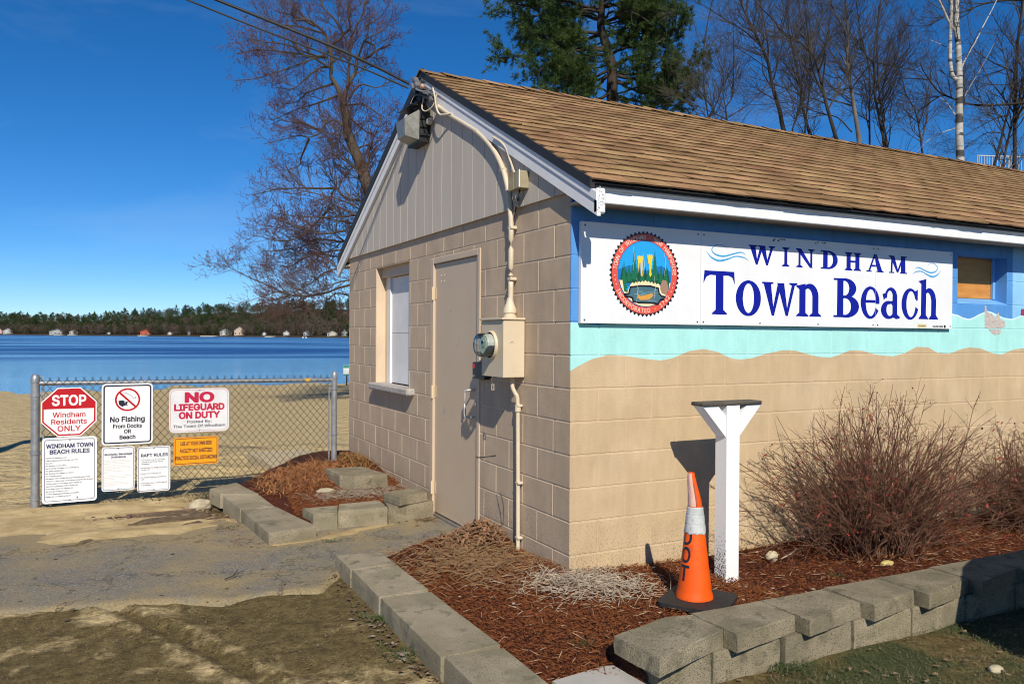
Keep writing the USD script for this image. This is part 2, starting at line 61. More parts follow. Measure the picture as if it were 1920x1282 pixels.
# ---------------------------------------------------------------- helpers
_names = {}
def numbered(path):
    n = _names.get(path, 0); _names[path] = n+1
    return path if n == 0 else f'{path}_{n:03d}'
def tag(p, label=None, cat=None, group=None, kind=None):
    for k, v in (('label', label), ('category', cat), ('group', group), ('kind', kind)):
        if v: p.SetCustomDataByKey(k, v)
    return p
class Thing:
    def __init__(s, path, loc): s.path, s.loc = path, np.asarray(loc, float)
def thing(name, label, cat, loc=(0, 0, 0), group=None, kind=None):
    path = numbered('/World/'+name); x = UsdGeom.Xform.Define(stage, path); x.AddTranslateOp().Set(Gf.Vec3d(*map(float, loc)))
    tag(x.GetPrim(), label, cat, group, kind); return Thing(path, loc)
def obj(name, mesh, m, parent=None, smooth=False, label=None, cat=None, group=None, kind=None, masks=None):
    """one Mesh prim, its points given in world coordinates"""
    base = parent.path if parent else '/World'; loc = parent.loc if parent else np.zeros(3)
    path = numbered(base+'/'+name)
    if isinstance(mesh, MB): mesh = mesh.mesh()
    if isinstance(mesh, trimesh.Trimesh): v, f = np.asarray(mesh.vertices), np.asarray(mesh.faces)
    else: v, f = mesh
    p = usdkit.mesh(stage, path, trimesh.Trimesh(np.asarray(v)-loc, f, process=False), m, smooth=smooth)
    if masks is not None:
        UsdGeom.PrimvarsAPI(p).CreatePrimvar('mask', Sdf.ValueTypeNames.Color3fArray, 'vertex').Set(Vt.Vec3fArray.FromNumpy(np.asarray(masks, np.float32)))
    tag(p.GetPrim(), label, cat, group, kind)
    return Thing(path, loc)

_bx_cache = {}
def _bx_template():
    if 'f' not in _bx_cache:
        s = np.array([[x, y, z] for x in (-1, 1) for y in (-1, 1) for z in (-1, 1)], float)
        P = np.concatenate([s*np.array(k) for k in ((1, .8, .8), (.8, 1, .8), (.8, .8, 1))])
        h = trimesh.convex.convex_hull(P)
        idx = [int(np.argmin(np.linalg.norm(P-q, axis=1))) for q in h.vertices]
        _bx_cache['f'] = np.array(idx)[h.faces]; _bx_cache['s'] = s
    return _bx_cache['s'], _bx_cache['f']
def cbox(c, size, b=.003):
    """chamfered box, centre and size"""
    s, f = _bx_template(); h = np.asarray(size, float)/2; b = min(b, h.min()*.45)
    P = np.concatenate([s*(h-b*np.array(k)) for k in ((0, 1, 1), (1, 0, 1), (1, 1, 0))])
    return P+np.asarray(c, float), f
def box2(lo, hi, b=.003):
    lo, hi = np.asarray(lo, float), np.asarray(hi, float); return cbox((lo+hi)/2, hi-lo, b)
def rot(v, ax, ang, c=(0, 0, 0)):
    return trimesh.transform_points(v, trimesh.transformations.rotation_matrix(ang, ax, c))
class MB:
    def __init__(s): s.v, s.f, s.n = [], [], 0
    def add(s, vf, f=None):
        if f is None:
            if isinstance(vf, trimesh.Trimesh): v, f = np.asarray(vf.vertices), np.asarray(vf.faces)
            elif isinstance(vf, MB): v, f = vf.mesh()
            else: v, f = vf
        else: v = vf
        v = np.asarray(v, float); f = np.asarray(f, int)
        if f.shape[1] == 4: f = np.vstack([f[:, [0, 1, 2]], f[:, [0, 2, 3]]])
        s.v.append(v); s.f.append(f+s.n); s.n += len(v); return s
    def box(s, lo, hi, b=.002): return s.add(box2(lo, hi, b))
    def mesh(s): return np.concatenate(s.v), np.concatenate(s.f)
def tubes(polys, sides=5, caps=True):
    """polys: list of (points (n,3), radii (n)); one (v, f)"""
    mb = MB(); groups = {}
    for P, R in polys: groups.setdefault(len(P), []).append((P, R))
    for n, g in groups.items():
        P = np.array([a for a, _ in g], float); R = np.array([np.broadcast_to(b, n) for _, b in g], float); B = len(g)
        T = np.gradient(P, axis=1); T /= np.linalg.norm(T, axis=2, keepdims=True)+1e-12
        ref = np.where(np.abs(T[..., 2:3].mean(1, keepdims=True)) > .8, np.array([1., 0, 0]), np.array([0, 0, 1.]))
        U = np.cross(T, np.broadcast_to(ref, T.shape)); U /= np.linalg.norm(U, axis=2, keepdims=True)+1e-12; W = np.cross(T, U)
        a = np.arange(sides)/sides*2*np.pi
        V = P[:, :, None]+R[:, :, None, None]*(U[:, :, None]*np.cos(a)[:, None]+W[:, :, None]*np.sin(a)[:, None])
        i, j, b = np.meshgrid(np.arange(n-1), np.arange(sides), np.arange(B), indexing='ij'); k = (j+1) % sides
        o = b*n*sides; q = np.stack([o+i*sides+j, o+i*sides+k, o+(i+1)*sides+k, o+(i+1)*sides+j], -1).reshape(-1, 4)
        mb.add(V.reshape(-1, 3), q)
        if caps:
            for e in (0, n-1):
                jj = np.arange(1, sides-1); bb = np.arange(B)[:, None]*n*sides+e*sides
                F = np.stack([bb+0*jj, bb+jj, bb+jj+1], -1).reshape(-1, 3)
                mb.f.append((F if e else F[:, ::-1])+mb.n-len(V.reshape(-1, 3)))
    return mb.mesh()
def tube(P, r, sides=8): return tubes([(np.asarray(P, float), r)], sides)
def smooth_path(P, n=24):
    """Catmull-Rom through P"""
    P = np.asarray(P, float); Q = np.vstack([2*P[0]-P[1], P, 2*P[-1]-P[-2]]); t = np.linspace(0, len(P)-1-1e-9, n); i = t.astype(int); u = (t-i)[:, None]
    a, b, c, d = Q[i], Q[i+1], Q[i+2], Q[i+3]
    return .5*(2*b+(c-a)*u+(2*a-5*b+4*c-d)*u**2+(3*b-a-3*c+d)*u**3)
def lathe(prof, sides=24, axis_at=(0, 0, 0)):
    prof = np.asarray(prof, float); a = np.arange(sides)/sides*2*np.pi
    V = np.stack([prof[:, None, 0]*np.cos(a), prof[:, None, 0]*np.sin(a), np.repeat(prof[:, 1:2], sides, 1)], -1).reshape(-1, 3)
    i, j = np.meshgrid(np.arange(len(prof)-1), np.arange(sides), indexing='ij'); k = (j+1) % sides
    return V+np.asarray(axis_at, float), np.stack([i*sides+j, i*sides+k, (i+1)*sides+k, (i+1)*sides+j], -1).reshape(-1, 4)
def orient(v, direction, at):
    """z axis of v turned to direction, then moved"""
    d = np.asarray(direction, float); d = d/np.linalg.norm(d)
    return trimesh.transform_points(v, trimesh.geometry.align_vectors([0, 0, 1], d))+np.asarray(at, float)
def extrude(poly, depth):
    gs = [g for g in getattr(poly, 'geoms', [poly]) if g.geom_type == 'Polygon' and g.area > 1e-9]
    mb = MB()
    for g in gs: mb.add(trimesh.creation.extrude_polygon(g, depth, engine='earcut'))
    return mb.mesh()
def on_y(vf, y, x0=0, z0=0):
    """flat (u, v, w) to a wall that faces -y: u along +x, v up, w out of the wall"""
    v, f = vf; v = np.asarray(v); return np.stack([x0+v[:, 0], y-v[:, 2], z0+v[:, 1]], 1), f
def on_x(vf, x, y0=0, z0=0):
    """flat (u, v, w) to a wall that faces -x: u along -y"""
    v, f = vf; v = np.asarray(v); return np.stack([x-v[:, 2], y0-v[:, 0], z0+v[:, 1]], 1), f
_txt = {}
def text(s, height, width=None, bold=False, depth=.0008, align='c'):
    k = (s, bold)
    if k not in _txt: _txt[k] = meshkit.text_mesh(s, 1.0, 1.0, bold)
    m = _txt[k]; v = np.array(m.vertices); x0, x1 = v[:, 0].min(), v[:, 0].max()
    sx = height if width is None else width/(x1-x0)
    v = np.stack([(v[:, 0]-x0)*sx, v[:, 1]*height, v[:, 2]*depth], 1)
    w = (x1-x0)*sx; v[:, 0] -= {'c': w/2, 'l': 0, 'r': w}[align]
    return v, np.array(m.faces)
def rrect(w, h, r, n=6): return sg.box(-w/2+r, -h/2+r, w/2-r, h/2-r).buffer(r, quad_segs=n)

def mat(name, c1, c2=None, scale=4., detail=6., lo=.38, hi=.62, rough=.7, bump=0., bscale=60., bdist=.004, rand=0., metallic=0., speck=None, stretch=None, spec=None, coord='pos', extra=None, rand_hue=0., translucent=0., obj_rand=None):
    """a procedural principled material: two colours mixed by noise, optional specks, value varied per object or island, bump"""
    N = {'p': ('principled_bsdf', {'base_color': c1, 'roughness': rough, 'metallic': metallic})}; L = []
    if spec is not None: N['p'][1]['specular_ior_level'] = spec
    N['g'] = ('geometry', {}); N['tc'] = ('texture_coordinate', {}); src = 'g.position' if coord == 'pos' else 'tc.object'
    if stretch: N['mp'] = ('mapping', {'scale': stretch}); L.append((src, 'mp.vector')); src = 'mp.vector'
    out = None
    if c2 is not None:
        N['n'] = ('noise_texture', {'scale': scale, 'detail': detail, 'roughness': .62}); N['mr'] = ('map_range', {'from_min': lo, 'from_max': hi, 'clamp': True})
        N['mx'] = ('mix_color', {'a': c1, 'b': c2}); L += [(src, 'n.vector'), ('n.fac', 'mr.value'), ('mr.result', 'mx.fac')]; out = 'mx.result'
    for i, sp in enumerate(speck or []):
        ssc, col, thr, amt = sp
        N[f's{i}'] = ('noise_texture', {'scale': ssc, 'detail': 3.0, 'roughness': .6}); N[f'sr{i}'] = ('map_range', {'from_min': thr, 'from_max': thr+.06, 'to_max': amt, 'clamp': True})
        N[f'sm{i}'] = ('mix_color', {'a': c1, 'b': col}); L += [(src, f's{i}.vector'), (f's{i}.fac', f'sr{i}.value'), (f'sr{i}.result', f'sm{i}.fac')]
        if out: L.append((out, f'sm{i}.a'))
        out = f'sm{i}.result'
    if rand:
        N['oi'] = ('object_info', {}); N['ad'] = ('math', {'math_type': 'add'}); N['fr'] = ('math', {'math_type': 'fraction'})
        N['vr'] = ('map_range', {'to_min': 1-rand, 'to_max': 1+rand}); N['hv'] = ('hsv', {'color': c1})
        L += [('oi.random', 'ad.value1'), ('g.random_per_island', 'ad.value2'), ('ad.value', 'fr.value1'), ('fr.value', 'vr.value'), ('vr.result', 'hv.value')]
        if rand_hue:
            N['hr'] = ('map_range', {'to_min': .5-rand_hue, 'to_max': .5+rand_hue}); N['m7'] = ('math', {'math_type': 'multiply', 'value2': 7.31}); N['f7'] = ('math', {'math_type': 'fraction'})
            L += [('fr.value', 'm7.value1'), ('m7.value', 'f7.value1'), ('f7.value', 'hr.value'), ('hr.result', 'hv.hue')]
        if out: L.append((out, 'hv.color'))
        out = 'hv.color'
    if out: L.append((out, 'p.base_color'))
    if bump:
        N['bn'] = ('noise_texture', {'scale': bscale, 'detail': 5.0, 'roughness': .65}); N['b'] = ('bump', {'strength': bump, 'distance': bdist})
        L += [(src, 'bn.vector'), ('bn.fac', 'b.height'), ('b.normal', 'p.normal')]
    surf = 'p.BSDF'
    if translucent:
        N['t'] = ('translucent_bsdf', {'color': c1}); N['mc'] = ('mix_closure', {'fac': translucent}); L += [('p.BSDF', 'mc.closure1'), ('t.BSDF', 'mc.closure2')]; surf = 'mc.closure'
        if out: L.append((out, 't.color'))
    if extra: extra(N, L)
    return usdkit.material(stage, '/World/Looks/'+name, N, L, surface=surf)
def sstep(a, b, x): t = np.clip((np.asarray(x, float)-a)/(b-a), 0, 1); return t*t*(3-2*t)
def fbm2(x, y, s, o=4, seed=0): return meshkit.fbm(np.stack([np.asarray(x)*s, np.asarray(y)*s, np.zeros_like(np.asarray(x, float))+seed*7.3], -1), o, seed)
# ---------------------------------------------------------------- ground, lake, hills
LAKE = -0.90
def H0(x, y):
    x, y = np.asarray(x, float), np.asarray(y, float)
    left = 1-sstep(-.6, .6, x)
    z = -.06*sstep(2.0, 4.2, y)*left
    beach = -.0272*np.clip(y-4.3, 0, 300)
    z = z+np.where(y > 4.3, np.maximum(beach, -4.0), 0)*(1-sstep(7, 26, x)*sstep(-40, 5, 30-y)*.0)
    hill = 8.3*sstep(13, 36, x)*sstep(-16, 8, y)*(1-sstep(30, 60, y-x*.8))
    return z+hill
_xs = lambda a, b, fine0, fine1, st: np.unique(np.round(np.concatenate([-np.geomspace(1, 1-a+fine0, 60)[::-1]+1+fine0, np.arange(fine0, fine1+1e-6, st), fine1-1+np.geomspace(1, 1+b-fine1, 60)]), 4))
def poly_sd(pts, x, y):
    """signed distance, positive inside"""
    P = sg.Polygon(pts); q = shapely.points(x, y); d = shapely.distance(q, P.exterior); return np.where(shapely.contains(P, q), d, -d)
gx, gy = np.meshgrid(_xs(-900, 900, -4.2, 3.2, .04), _xs(-300, 1400, -3.2, 6.0, .04))
gz = H0(gx, gy)
near = (gx > -7) & (gx < 6) & (gy > -6) & (gy < 12)
rel = (fbm2(gx, gy, 3.0, 4, 1)-.5)*.035+(fbm2(gx, gy, 14, 3, 2)-.5)*.016
TRACK = np.array([(-2.60, 1.15), (-2.463, .869), (-2.209, .351), (-2.046, -.045), (-1.908, -.421), (-1.79, -.75), (-1.6, -1.4), (-1.45, -2.2)])
td = shapely.distance(shapely.points(gx, gy), sg.LineString(TRACK))
rut = np.where(near, -.022*np.exp(-(td/.038)**2)+.014*np.exp(-((td-.085)/.03)**2), 0)
beachy = (gy > 4.35)
foot = (fbm2(gx, gy, 1.3, 4, 9)-.5)*.22*sstep(4.3, 6, gy)*(gz > -1.2)*(np.abs(gx) < 60)*(1-sstep(30, 60, gy))
gz = gz-.012+np.where(near & ~beachy, rel, 0)+rut+foot
sandm = np.where(beachy, 1.0, 0.0)
n1 = fbm2(gx*1.0+.35*gy, gy*1.7, 2.3, 5, 3); n2 = fbm2(gx, gy, 7, 4, 4)
streak = sstep(.44, .78, n1*.65+n2*.35+.10*np.exp(-((td-.1)/.09)**2)+.05*sstep(-.4, .9, gy)-.01)
sandm = np.maximum(sandm, streak*.62*(gx < -1.1))
sandm = np.maximum(sandm, (.30+.35*n2)*np.exp(-((td-.095)/.045)**2)*(gx < -1.1)*(gy < 1.1))
side = (gx > -.9) & (gy < -1.3)
grassm = np.where(side, .25+.6*sstep(.40, .6, fbm2(gx, gy, 3.2, 4, 6)), .25*sstep(.5, .7, fbm2(gx, gy, 2.6, 4, 8))*(gx < -1.1))
grassm = np.where((gx > 10) | (gy > 7.5), .0, grassm); hillm = sstep(8, 14, gx)*sstep(-30, 0, gy)*(gz > -.4)
sandm = sandm*(1-.95*np.exp(-(td/.035)**2)*(gy < 1.1)*(gx < -1.1))
gm = np.stack([sandm, grassm, hillm], -1).reshape(-1, 3)
def m_ground(N, L):
    N.update({'at': ('attribute', {'attribute': 'mask'}), 'sep': ('separate_color', {}),
      'nf': ('noise_texture', {'scale': 13.0, 'detail': 11.0, 'roughness': .84}), 'nm': ('noise_texture', {'scale': 5.0, 'detail': 12.0, 'roughness': .78, 'distortion': .5}), 'nk': ('math', {'math_type': 'multiply', 'value2': 2.5}), 'ng': ('noise_texture', {'scale': 170.0, 'detail': 3.0}), 'nfa': ('mix_float', {'fac': .35}),
      'sadd': ('math', {'math_type': 'add'}), 'sub': ('math', {'math_type': 'subtract', 'value2': .5}), 'smr': ('map_range', {'from_min': .22, 'from_max': .80, 'clamp': True}),
      'dirt': ('rgb_ramp', {'ramp': [(0, (.020, .014, .006)), (.40, (.040, .028, .011)), (.47, (.085, .061, .023)), (.53, (.125, .092, .035)), (.60, (.19, .145, .06)), (.75, (.32, .26, .13))]}),
      'sand': ('rgb_ramp', {'ramp': [(0, (.22, .155, .065)), (.42, (.36, .265, .125)), (.5, (.48, .365, .185)), (.60, (.58, .45, .245)), (.8, (.68, .54, .31))]}),
      'grass': ('rgb_ramp', {'ramp': [(0, (.018, .022, .008)), (.5, (.045, .055, .018)), (.7, (.10, .10, .04)), (1, (.20, .17, .09))]}),
      'leaf': ('rgb_ramp', {'ramp': [(0, (.03, .02, .01)), (.5, (.09, .06, .035)), (1, (.16, .12, .07))]}),
      'fbn': ('noise_texture', {'scale': 3.4, 'detail': 4.0, 'roughness': .6}), 'fb': ('bump', {'distance': .16}), 'm1': ('mix_color', {}), 'm2': ('mix_color', {}), 'm3': ('mix_color', {}), 'gadd': ('math', {'math_type': 'add'}), 'gmr': ('map_range', {'from_min': .45, 'from_max': .8, 'clamp': True})})
    L.remove(('b.normal', 'p.normal')); L += [('at.color', 'sep.color'), ('g.position', 'nf.vector'), ('g.position', 'nm.vector'), ('nm.fac', 'sub.value1'), ('sub.value', 'nk.value1'), ('sep.r', 'sadd.value1'), ('nk.value', 'sadd.value2'), ('g.position', 'ng.vector'), ('nf.fac', 'nfa.a'), ('ng.fac', 'nfa.b'), ('sadd.value', 'smr.value'),
      ('nfa.result', 'dirt.fac'), ('nfa.result', 'sand.fac'), ('nfa.result', 'grass.fac'), ('nfa.result', 'leaf.fac'), ('dirt.color', 'm1.a'), ('sand.color', 'm1.b'), ('smr.result', 'm1.fac'),
      ('sep.g', 'gadd.value1'), ('sub.value', 'gadd.value2'), ('gadd.value', 'gmr.value'), ('m1.result', 'm2.a'), ('grass.color', 'm2.b'), ('gmr.result', 'm2.fac'),
      ('g.position', 'fbn.vector'), ('fbn.fac', 'fb.height'), ('sep.r', 'fb.strength'), ('b.normal', 'fb.normal'), ('fb.normal', 'p.normal'), ('m2.result', 'm3.a'), ('leaf.color', 'm3.b'), ('sep.b', 'm3.fac'), ('m3.result', 'p.base_color')]
M_ground = mat('ground', (.1, .07, .04), rough=.93, bump=.7, bscale=48, bdist=.010, spec=.2, extra=m_ground)
nx_, ny_ = gx.shape[1], gx.shape[0]
def grid_faces(ny, nx, keep=None):
    j, i = np.meshgrid(np.arange(ny-1), np.arange(nx-1), indexing='ij'); a = j*nx+i; q = np.stack([a, a+1, a+nx+1, a+nx], -1)
    if keep is not None: q = q[keep]
    q = q.reshape(-1, 4); return np.vstack([q[:, [0, 1, 2]], q[:, [0, 2, 3]]])
obj('ground', (np.stack([gx, gy, gz], -1).reshape(-1, 3), grid_faces(ny_, nx_)), M_ground, smooth=True, kind='structure', masks=gm)

def patch(name, pts, m, thick, slope=.25, res=.025, amp=.05, fs=6, seed=0, relief=None, kind='structure', base=None, lift=0., maskf=None):
    """a sheet over the ground inside an irregular outline, thinning to nothing at its rim"""
    P = np.asarray(pts); x0, y0 = P.min(0)-amp; x1, y1 = P.max(0)+amp
    X, Y = np.meshgrid(np.arange(x0, x1+res, res), np.arange(y0, y1+res, res))
    d = poly_sd(pts, X, Y)+(fbm2(X, Y, fs, 4, 20+seed)-.5)*2*amp
    z = (base or H0)(X, Y)+np.minimum(thick, np.where(d > 0, d*slope, d*.7))+lift
    if relief is not None: z = z+relief(X, Y)*np.clip(d/.1, 0, 1)
    ok = d > -.075; keep = ok[:-1, :-1] & ok[1:, :-1] & ok[:-1, 1:] & ok[1:, 1:]
    F = grid_faces(*X.shape, keep=keep); used, inv = np.unique(F, return_inverse=True); V = np.stack([X, Y, z], -1).reshape(-1, 3)[used]
    return obj(name, (V, inv.reshape(-1, 3)), m, smooth=True, kind=kind, masks=None if maskf is None else np.repeat(maskf(V[:, 0], V[:, 1])[:, None], 3, 1))

def asph_sand(x, y):
    q = shapely.points(x, y); a = shapely.distance(q, sg.Polygon([(-3.9, 3.2), (-3.06, 2.9), (-2.97, 2.56), (-2.63, 2.45), (-2.1, 2.35), (-1.94, 2.24), (-1.74, 2.55), (-1.6, 2.5), (-1.6, 4), (-3.9, 4)])); b = shapely.distance(q, sg.LineString([(-1.75, 1.9), (-1.4, 1.78), (-.8, 1.9), (-.2, 2.1)])); c = shapely.distance(q, sg.LineString([(-7, 1.3), (-3.03, 1.04), (-2.45, .91), (-1.9, .69), (-1.36, .65), (-1.1, 1.0)])); d = shapely.distance(q, sg.LineString([(-2.3, 1.05), (-1.9, 1.05), (-1.6, 1.05)]))
    return np.clip(np.exp(-a/.16)+.9*np.exp(-b/.12)+.75*np.exp(-c/.09)+.6*np.exp(-d/.1), 0, 1)
# asphalt path in front of the door
def m_asph(N, L):
    N.update({'wpn': ('noise_texture', {'scale': 3.0, 'detail': 6.0, 'roughness': .7}), 'wpa': ('vector_math', {'math_type': 'add'}), 'vc': ('voronoi_texture', {'feature': 'distance_to_edge', 'scale': 1.05}), 'vcr': ('map_range', {'from_min': .004, 'from_max': .014, 'to_min': .75, 'to_max': 0., 'clamp': True}), 'ck': ('mix_color', {'b': (.035, .03, .022)})})
    N.update({'at2': ('attribute', {'attribute': 'mask'}), 'sp2': ('separate_color', {}), 'ma2': ('math', {'math_type': 'multiply_add', 'value2': .26}), 'nb': ('noise_texture', {'scale': 2.2, 'detail': 11.0, 'roughness': .74, 'distortion': .4}), 'br': ('map_range', {'from_min': .42, 'from_max': .68, 'to_max': .95, 'clamp': True}), 'nf2': ('noise_texture', {'scale': 70.0, 'detail': 3.0, 'roughness': .6}),
      'sandc': ('rgb_ramp', {'ramp': [(.3, (.20, .155, .08)), (.7, (.33, .255, .135))]}), 'mb': ('mix_color', {}), 'vo': ('voronoi_texture', {'scale': 130.0}), 'vr2': ('rgb_ramp', {'ramp': [(0, (.075, .071, .062)), (.35, (.135, .126, .108)), (.75, (.20, .186, .158)), (1, (.36, .335, .28))]})})
    L += [('g.position', 'nb.vector'), ('at2.color', 'sp2.color'), ('sp2.r', 'ma2.value1'), ('nb.fac', 'ma2.value3'), ('ma2.value', 'br.value'), ('g.position', 'nf2.vector'), ('nf2.fac', 'sandc.fac'), ('g.position', 'vo.vector'), ('vo.color', 'vr2.fac'), ('vr2.color', 'mb.a'), ('sandc.color', 'mb.b'), ('br.result', 'mb.fac'), ('g.position', 'wpn.vector'), ('wpn.color', 'wpa.vector1'), ('g.position', 'wpa.vector2'), ('wpa.vector', 'vc.vector'), ('vc.distance', 'vcr.value'), ('vcr.result', 'ck.fac'), ('mb.result', 'ck.a'), ('ck.result', 'p.base_color')]
M_asph = mat('asphalt', (.08, .08, .08), rough=.9, bump=.7, bscale=160, bdist=.004, spec=.3, extra=m_asph)
patch('asphalt_path', [(-7, 1.35), (-4.4, 1.12), (-3.03, 1.04), (-2.69, .95), (-2.45, .91), (-2.09, .81), (-1.9, .685), (-1.66, .70), (-1.36, .645), (-1.167, .9), (-1.1, 1.03), (-.86, 1.05), (-.75, 1.04), (-.43, 1.26), (-.08, 1.30), (.0, 1.3), (.02, 2.5), (-1.0, 2.3), (-1.5, 2.7), (-1.9, 3.3), (-3.2, 3.2), (-7, 3.4)], M_asph, .010, .5, .03, .03, 9, 1, maskf=asph_sand, relief=lambda x, y: (fbm2(x, y, 2.2, 3, 31)-.5)*.022)
M_sand = mat('sand', (.34, .25, .12), (.50, .38, .20), scale=5, rough=.95, bump=.8, bscale=70, bdist=.01, spec=.15, speck=[(38., (.16, .12, .07), .64, .6)])
rip = lambda x, y: (fbm2(x*1.0, y*2.2, 2.4, 4, 41)-.45)*.07
patch('sand_drift', [(-3.9, 3.2), (-3.3, 2.95), (-3.06, 2.93), (-2.97, 2.563), (-2.85, 2.438), (-2.63, 2.455), (-2.35, 2.466), (-2.106, 2.348), (-1.938, 2.236), (-1.84, 2.435), (-1.746, 2.552), (-1.62, 2.5), (-1.55, 2.9), (-1.75, 3.7), (-1.6, 4.1), (-1.2, 4.4), (-3.2, 4.6), (-3.9, 4.5)], M_sand, .022, .10, .02, .13, 4.5, 3, relief=rip, lift=-.002)
patch('sand_drift', [(-1.75, 1.92), (-1.6, 1.76), (-1.42, 1.69), (-1.15, 1.70), (-.82, 1.8), (-.5, 2.0), (-.2, 2.1), (-.75, 2.12), (-1.13, 1.9), (-1.4, 1.9), (-1.58, 1.98)], M_sand, .013, .12, .02, .05, 5, 5, lift=.002)

M_silt = mat('dark_silt', (.085, .055, .024), (.16, .11, .055), scale=14, rough=.95, bump=.8, bscale=60, bdist=.01, speck=[(30., (.05, .03, .015), .56, .7)])
for k, q in enumerate(([(-2.86, 2.43), (-2.70, 2.45), (-2.52, 2.86), (-2.38, 2.85), (-2.28, 2.90), (-2.38, 2.70), (-2.56, 2.58), (-2.68, 2.43)], [(-2.12, 2.55), (-2.0, 2.80), (-1.76, 3.0), (-1.55, 3.15), (-1.74, 2.9), (-1.92, 2.66)], [(-2.35, 3.02), (-2.2, 3.5), (-1.9, 3.55), (-1.72, 3.4), (-1.66, 3.15), (-1.9, 2.98), (-2.2, 2.96)])): patch('silt', q, M_silt, .016, .2, .02, .05, 6, 40+k, lift=.012)

# mulch beds
M_mulch = mat('mulch', (.032, .010, .005), (.115, .030, .013), scale=30, lo=.36, hi=.62, rough=.9, bump=1.0, bscale=90, bdist=.014, spec=.15, speck=[(75., (.24, .11, .055), .61, .8), (4., (.03, .016, .01), .56, .5)])
def mz(x, y):
    x, y = np.asarray(x, float), np.asarray(y, float)
    z = .075+.03*np.exp(-((x-.0)**2+(y-.1)**2)/.15)+.09*np.exp(-((x+.12)**2+(y-.92)**2)/.05)+.06*sstep(-1.0, -1.16, y)*(x > -.45)
    z = z-.035*sstep(-.55, -.9, x)*(y > -1.3)-.06*sstep(-.9, -1.35, y)*(x < -.45)+.03*np.exp(-((x-2.1)**2+(y+.5)**2)/.4)-.02*np.exp(-((x-.88)**2+(y+.45)**2)/.05)
    return z
patch('mulch_bed', [(-.89, 1.02), (-.75, 1.03), (-.43, 1.24), (-.10, 1.29), (.03, 1.25), (.03, .02), (11, .02), (11, -1.2), (-.42, -1.2), (-.52, -1.38), (-.9, -1.45)], M_mulch, .0, .35, .02, .03, 8, 11, base=mz, relief=lambda x, y: (fbm2(x, y, 11, 4, 51)-.5)*.045)
def mz2(x, y): return .085+.13*sstep(2.6, 4.2, y)*sstep(-1.4, -.5, x)-.03*sstep(-.9, -1.4, x)
patch('mulch_bed', [(-1.42, 4.0), (-1.2, 3.0), (-1.15, 2.1), (-.9, 2.25), (-.5, 2.25), (.03, 2.45), (.03, 4.9), (-.3, 5.0), (-.8, 4.5)], M_mulch, .0, .35, .025, .05, 6, 13, base=mz2, relief=lambda x, y: (fbm2(x, y, 9, 4, 52)-.5)*.04)
def ground_z(x, y):
    """upper surface at a point, for laying things down"""
    x, y = np.asarray(x, float), np.asarray(y, float)
    z = H0(x, y)+.004; bed = ((x > -.88) & (x < .02) & (y > -1.35) & (y < 1.2)) | ((x >= .02) & (y < .0) & (y > -1.18))
    bed2 = (x > -1.2) & (x < .02) & (y > 2.3) & (y < 4.6)
    return np.where(bed, mz(x, y), np.where(bed2, mz2(x, y), z))

# lake: still near the beach, ruffled by wind farther out
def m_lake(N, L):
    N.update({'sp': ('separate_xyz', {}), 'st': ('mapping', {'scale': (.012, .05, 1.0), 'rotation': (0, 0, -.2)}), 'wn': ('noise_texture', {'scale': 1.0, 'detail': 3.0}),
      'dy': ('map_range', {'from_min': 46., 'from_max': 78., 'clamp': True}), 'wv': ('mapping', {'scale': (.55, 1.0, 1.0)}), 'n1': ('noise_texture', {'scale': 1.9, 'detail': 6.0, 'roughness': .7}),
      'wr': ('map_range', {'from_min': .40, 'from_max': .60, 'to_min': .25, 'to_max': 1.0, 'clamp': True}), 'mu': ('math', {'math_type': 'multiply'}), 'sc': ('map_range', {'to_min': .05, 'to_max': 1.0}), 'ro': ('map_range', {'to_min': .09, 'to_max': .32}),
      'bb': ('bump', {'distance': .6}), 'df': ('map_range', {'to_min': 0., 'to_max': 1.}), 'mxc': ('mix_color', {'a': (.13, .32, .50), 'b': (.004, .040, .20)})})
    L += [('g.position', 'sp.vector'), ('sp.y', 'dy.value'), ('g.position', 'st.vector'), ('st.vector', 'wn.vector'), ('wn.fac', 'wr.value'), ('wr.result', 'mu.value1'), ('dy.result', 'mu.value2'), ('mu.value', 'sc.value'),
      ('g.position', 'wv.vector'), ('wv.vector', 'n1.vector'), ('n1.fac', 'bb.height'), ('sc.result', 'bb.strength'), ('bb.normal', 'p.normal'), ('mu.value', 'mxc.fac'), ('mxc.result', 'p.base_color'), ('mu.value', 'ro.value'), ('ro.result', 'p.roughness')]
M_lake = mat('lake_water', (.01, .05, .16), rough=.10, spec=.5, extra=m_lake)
lx, ly = np.meshgrid(np.linspace(-2400, 2600, 40), np.r_[np.linspace(26, 120, 20), np.linspace(150, 2300, 30)])
obj('lake', (np.stack([lx, ly, np.full_like(lx, LAKE)], -1).reshape(-1, 3), grid_faces(*lx.shape)), M_lake, smooth=True, kind='structure')

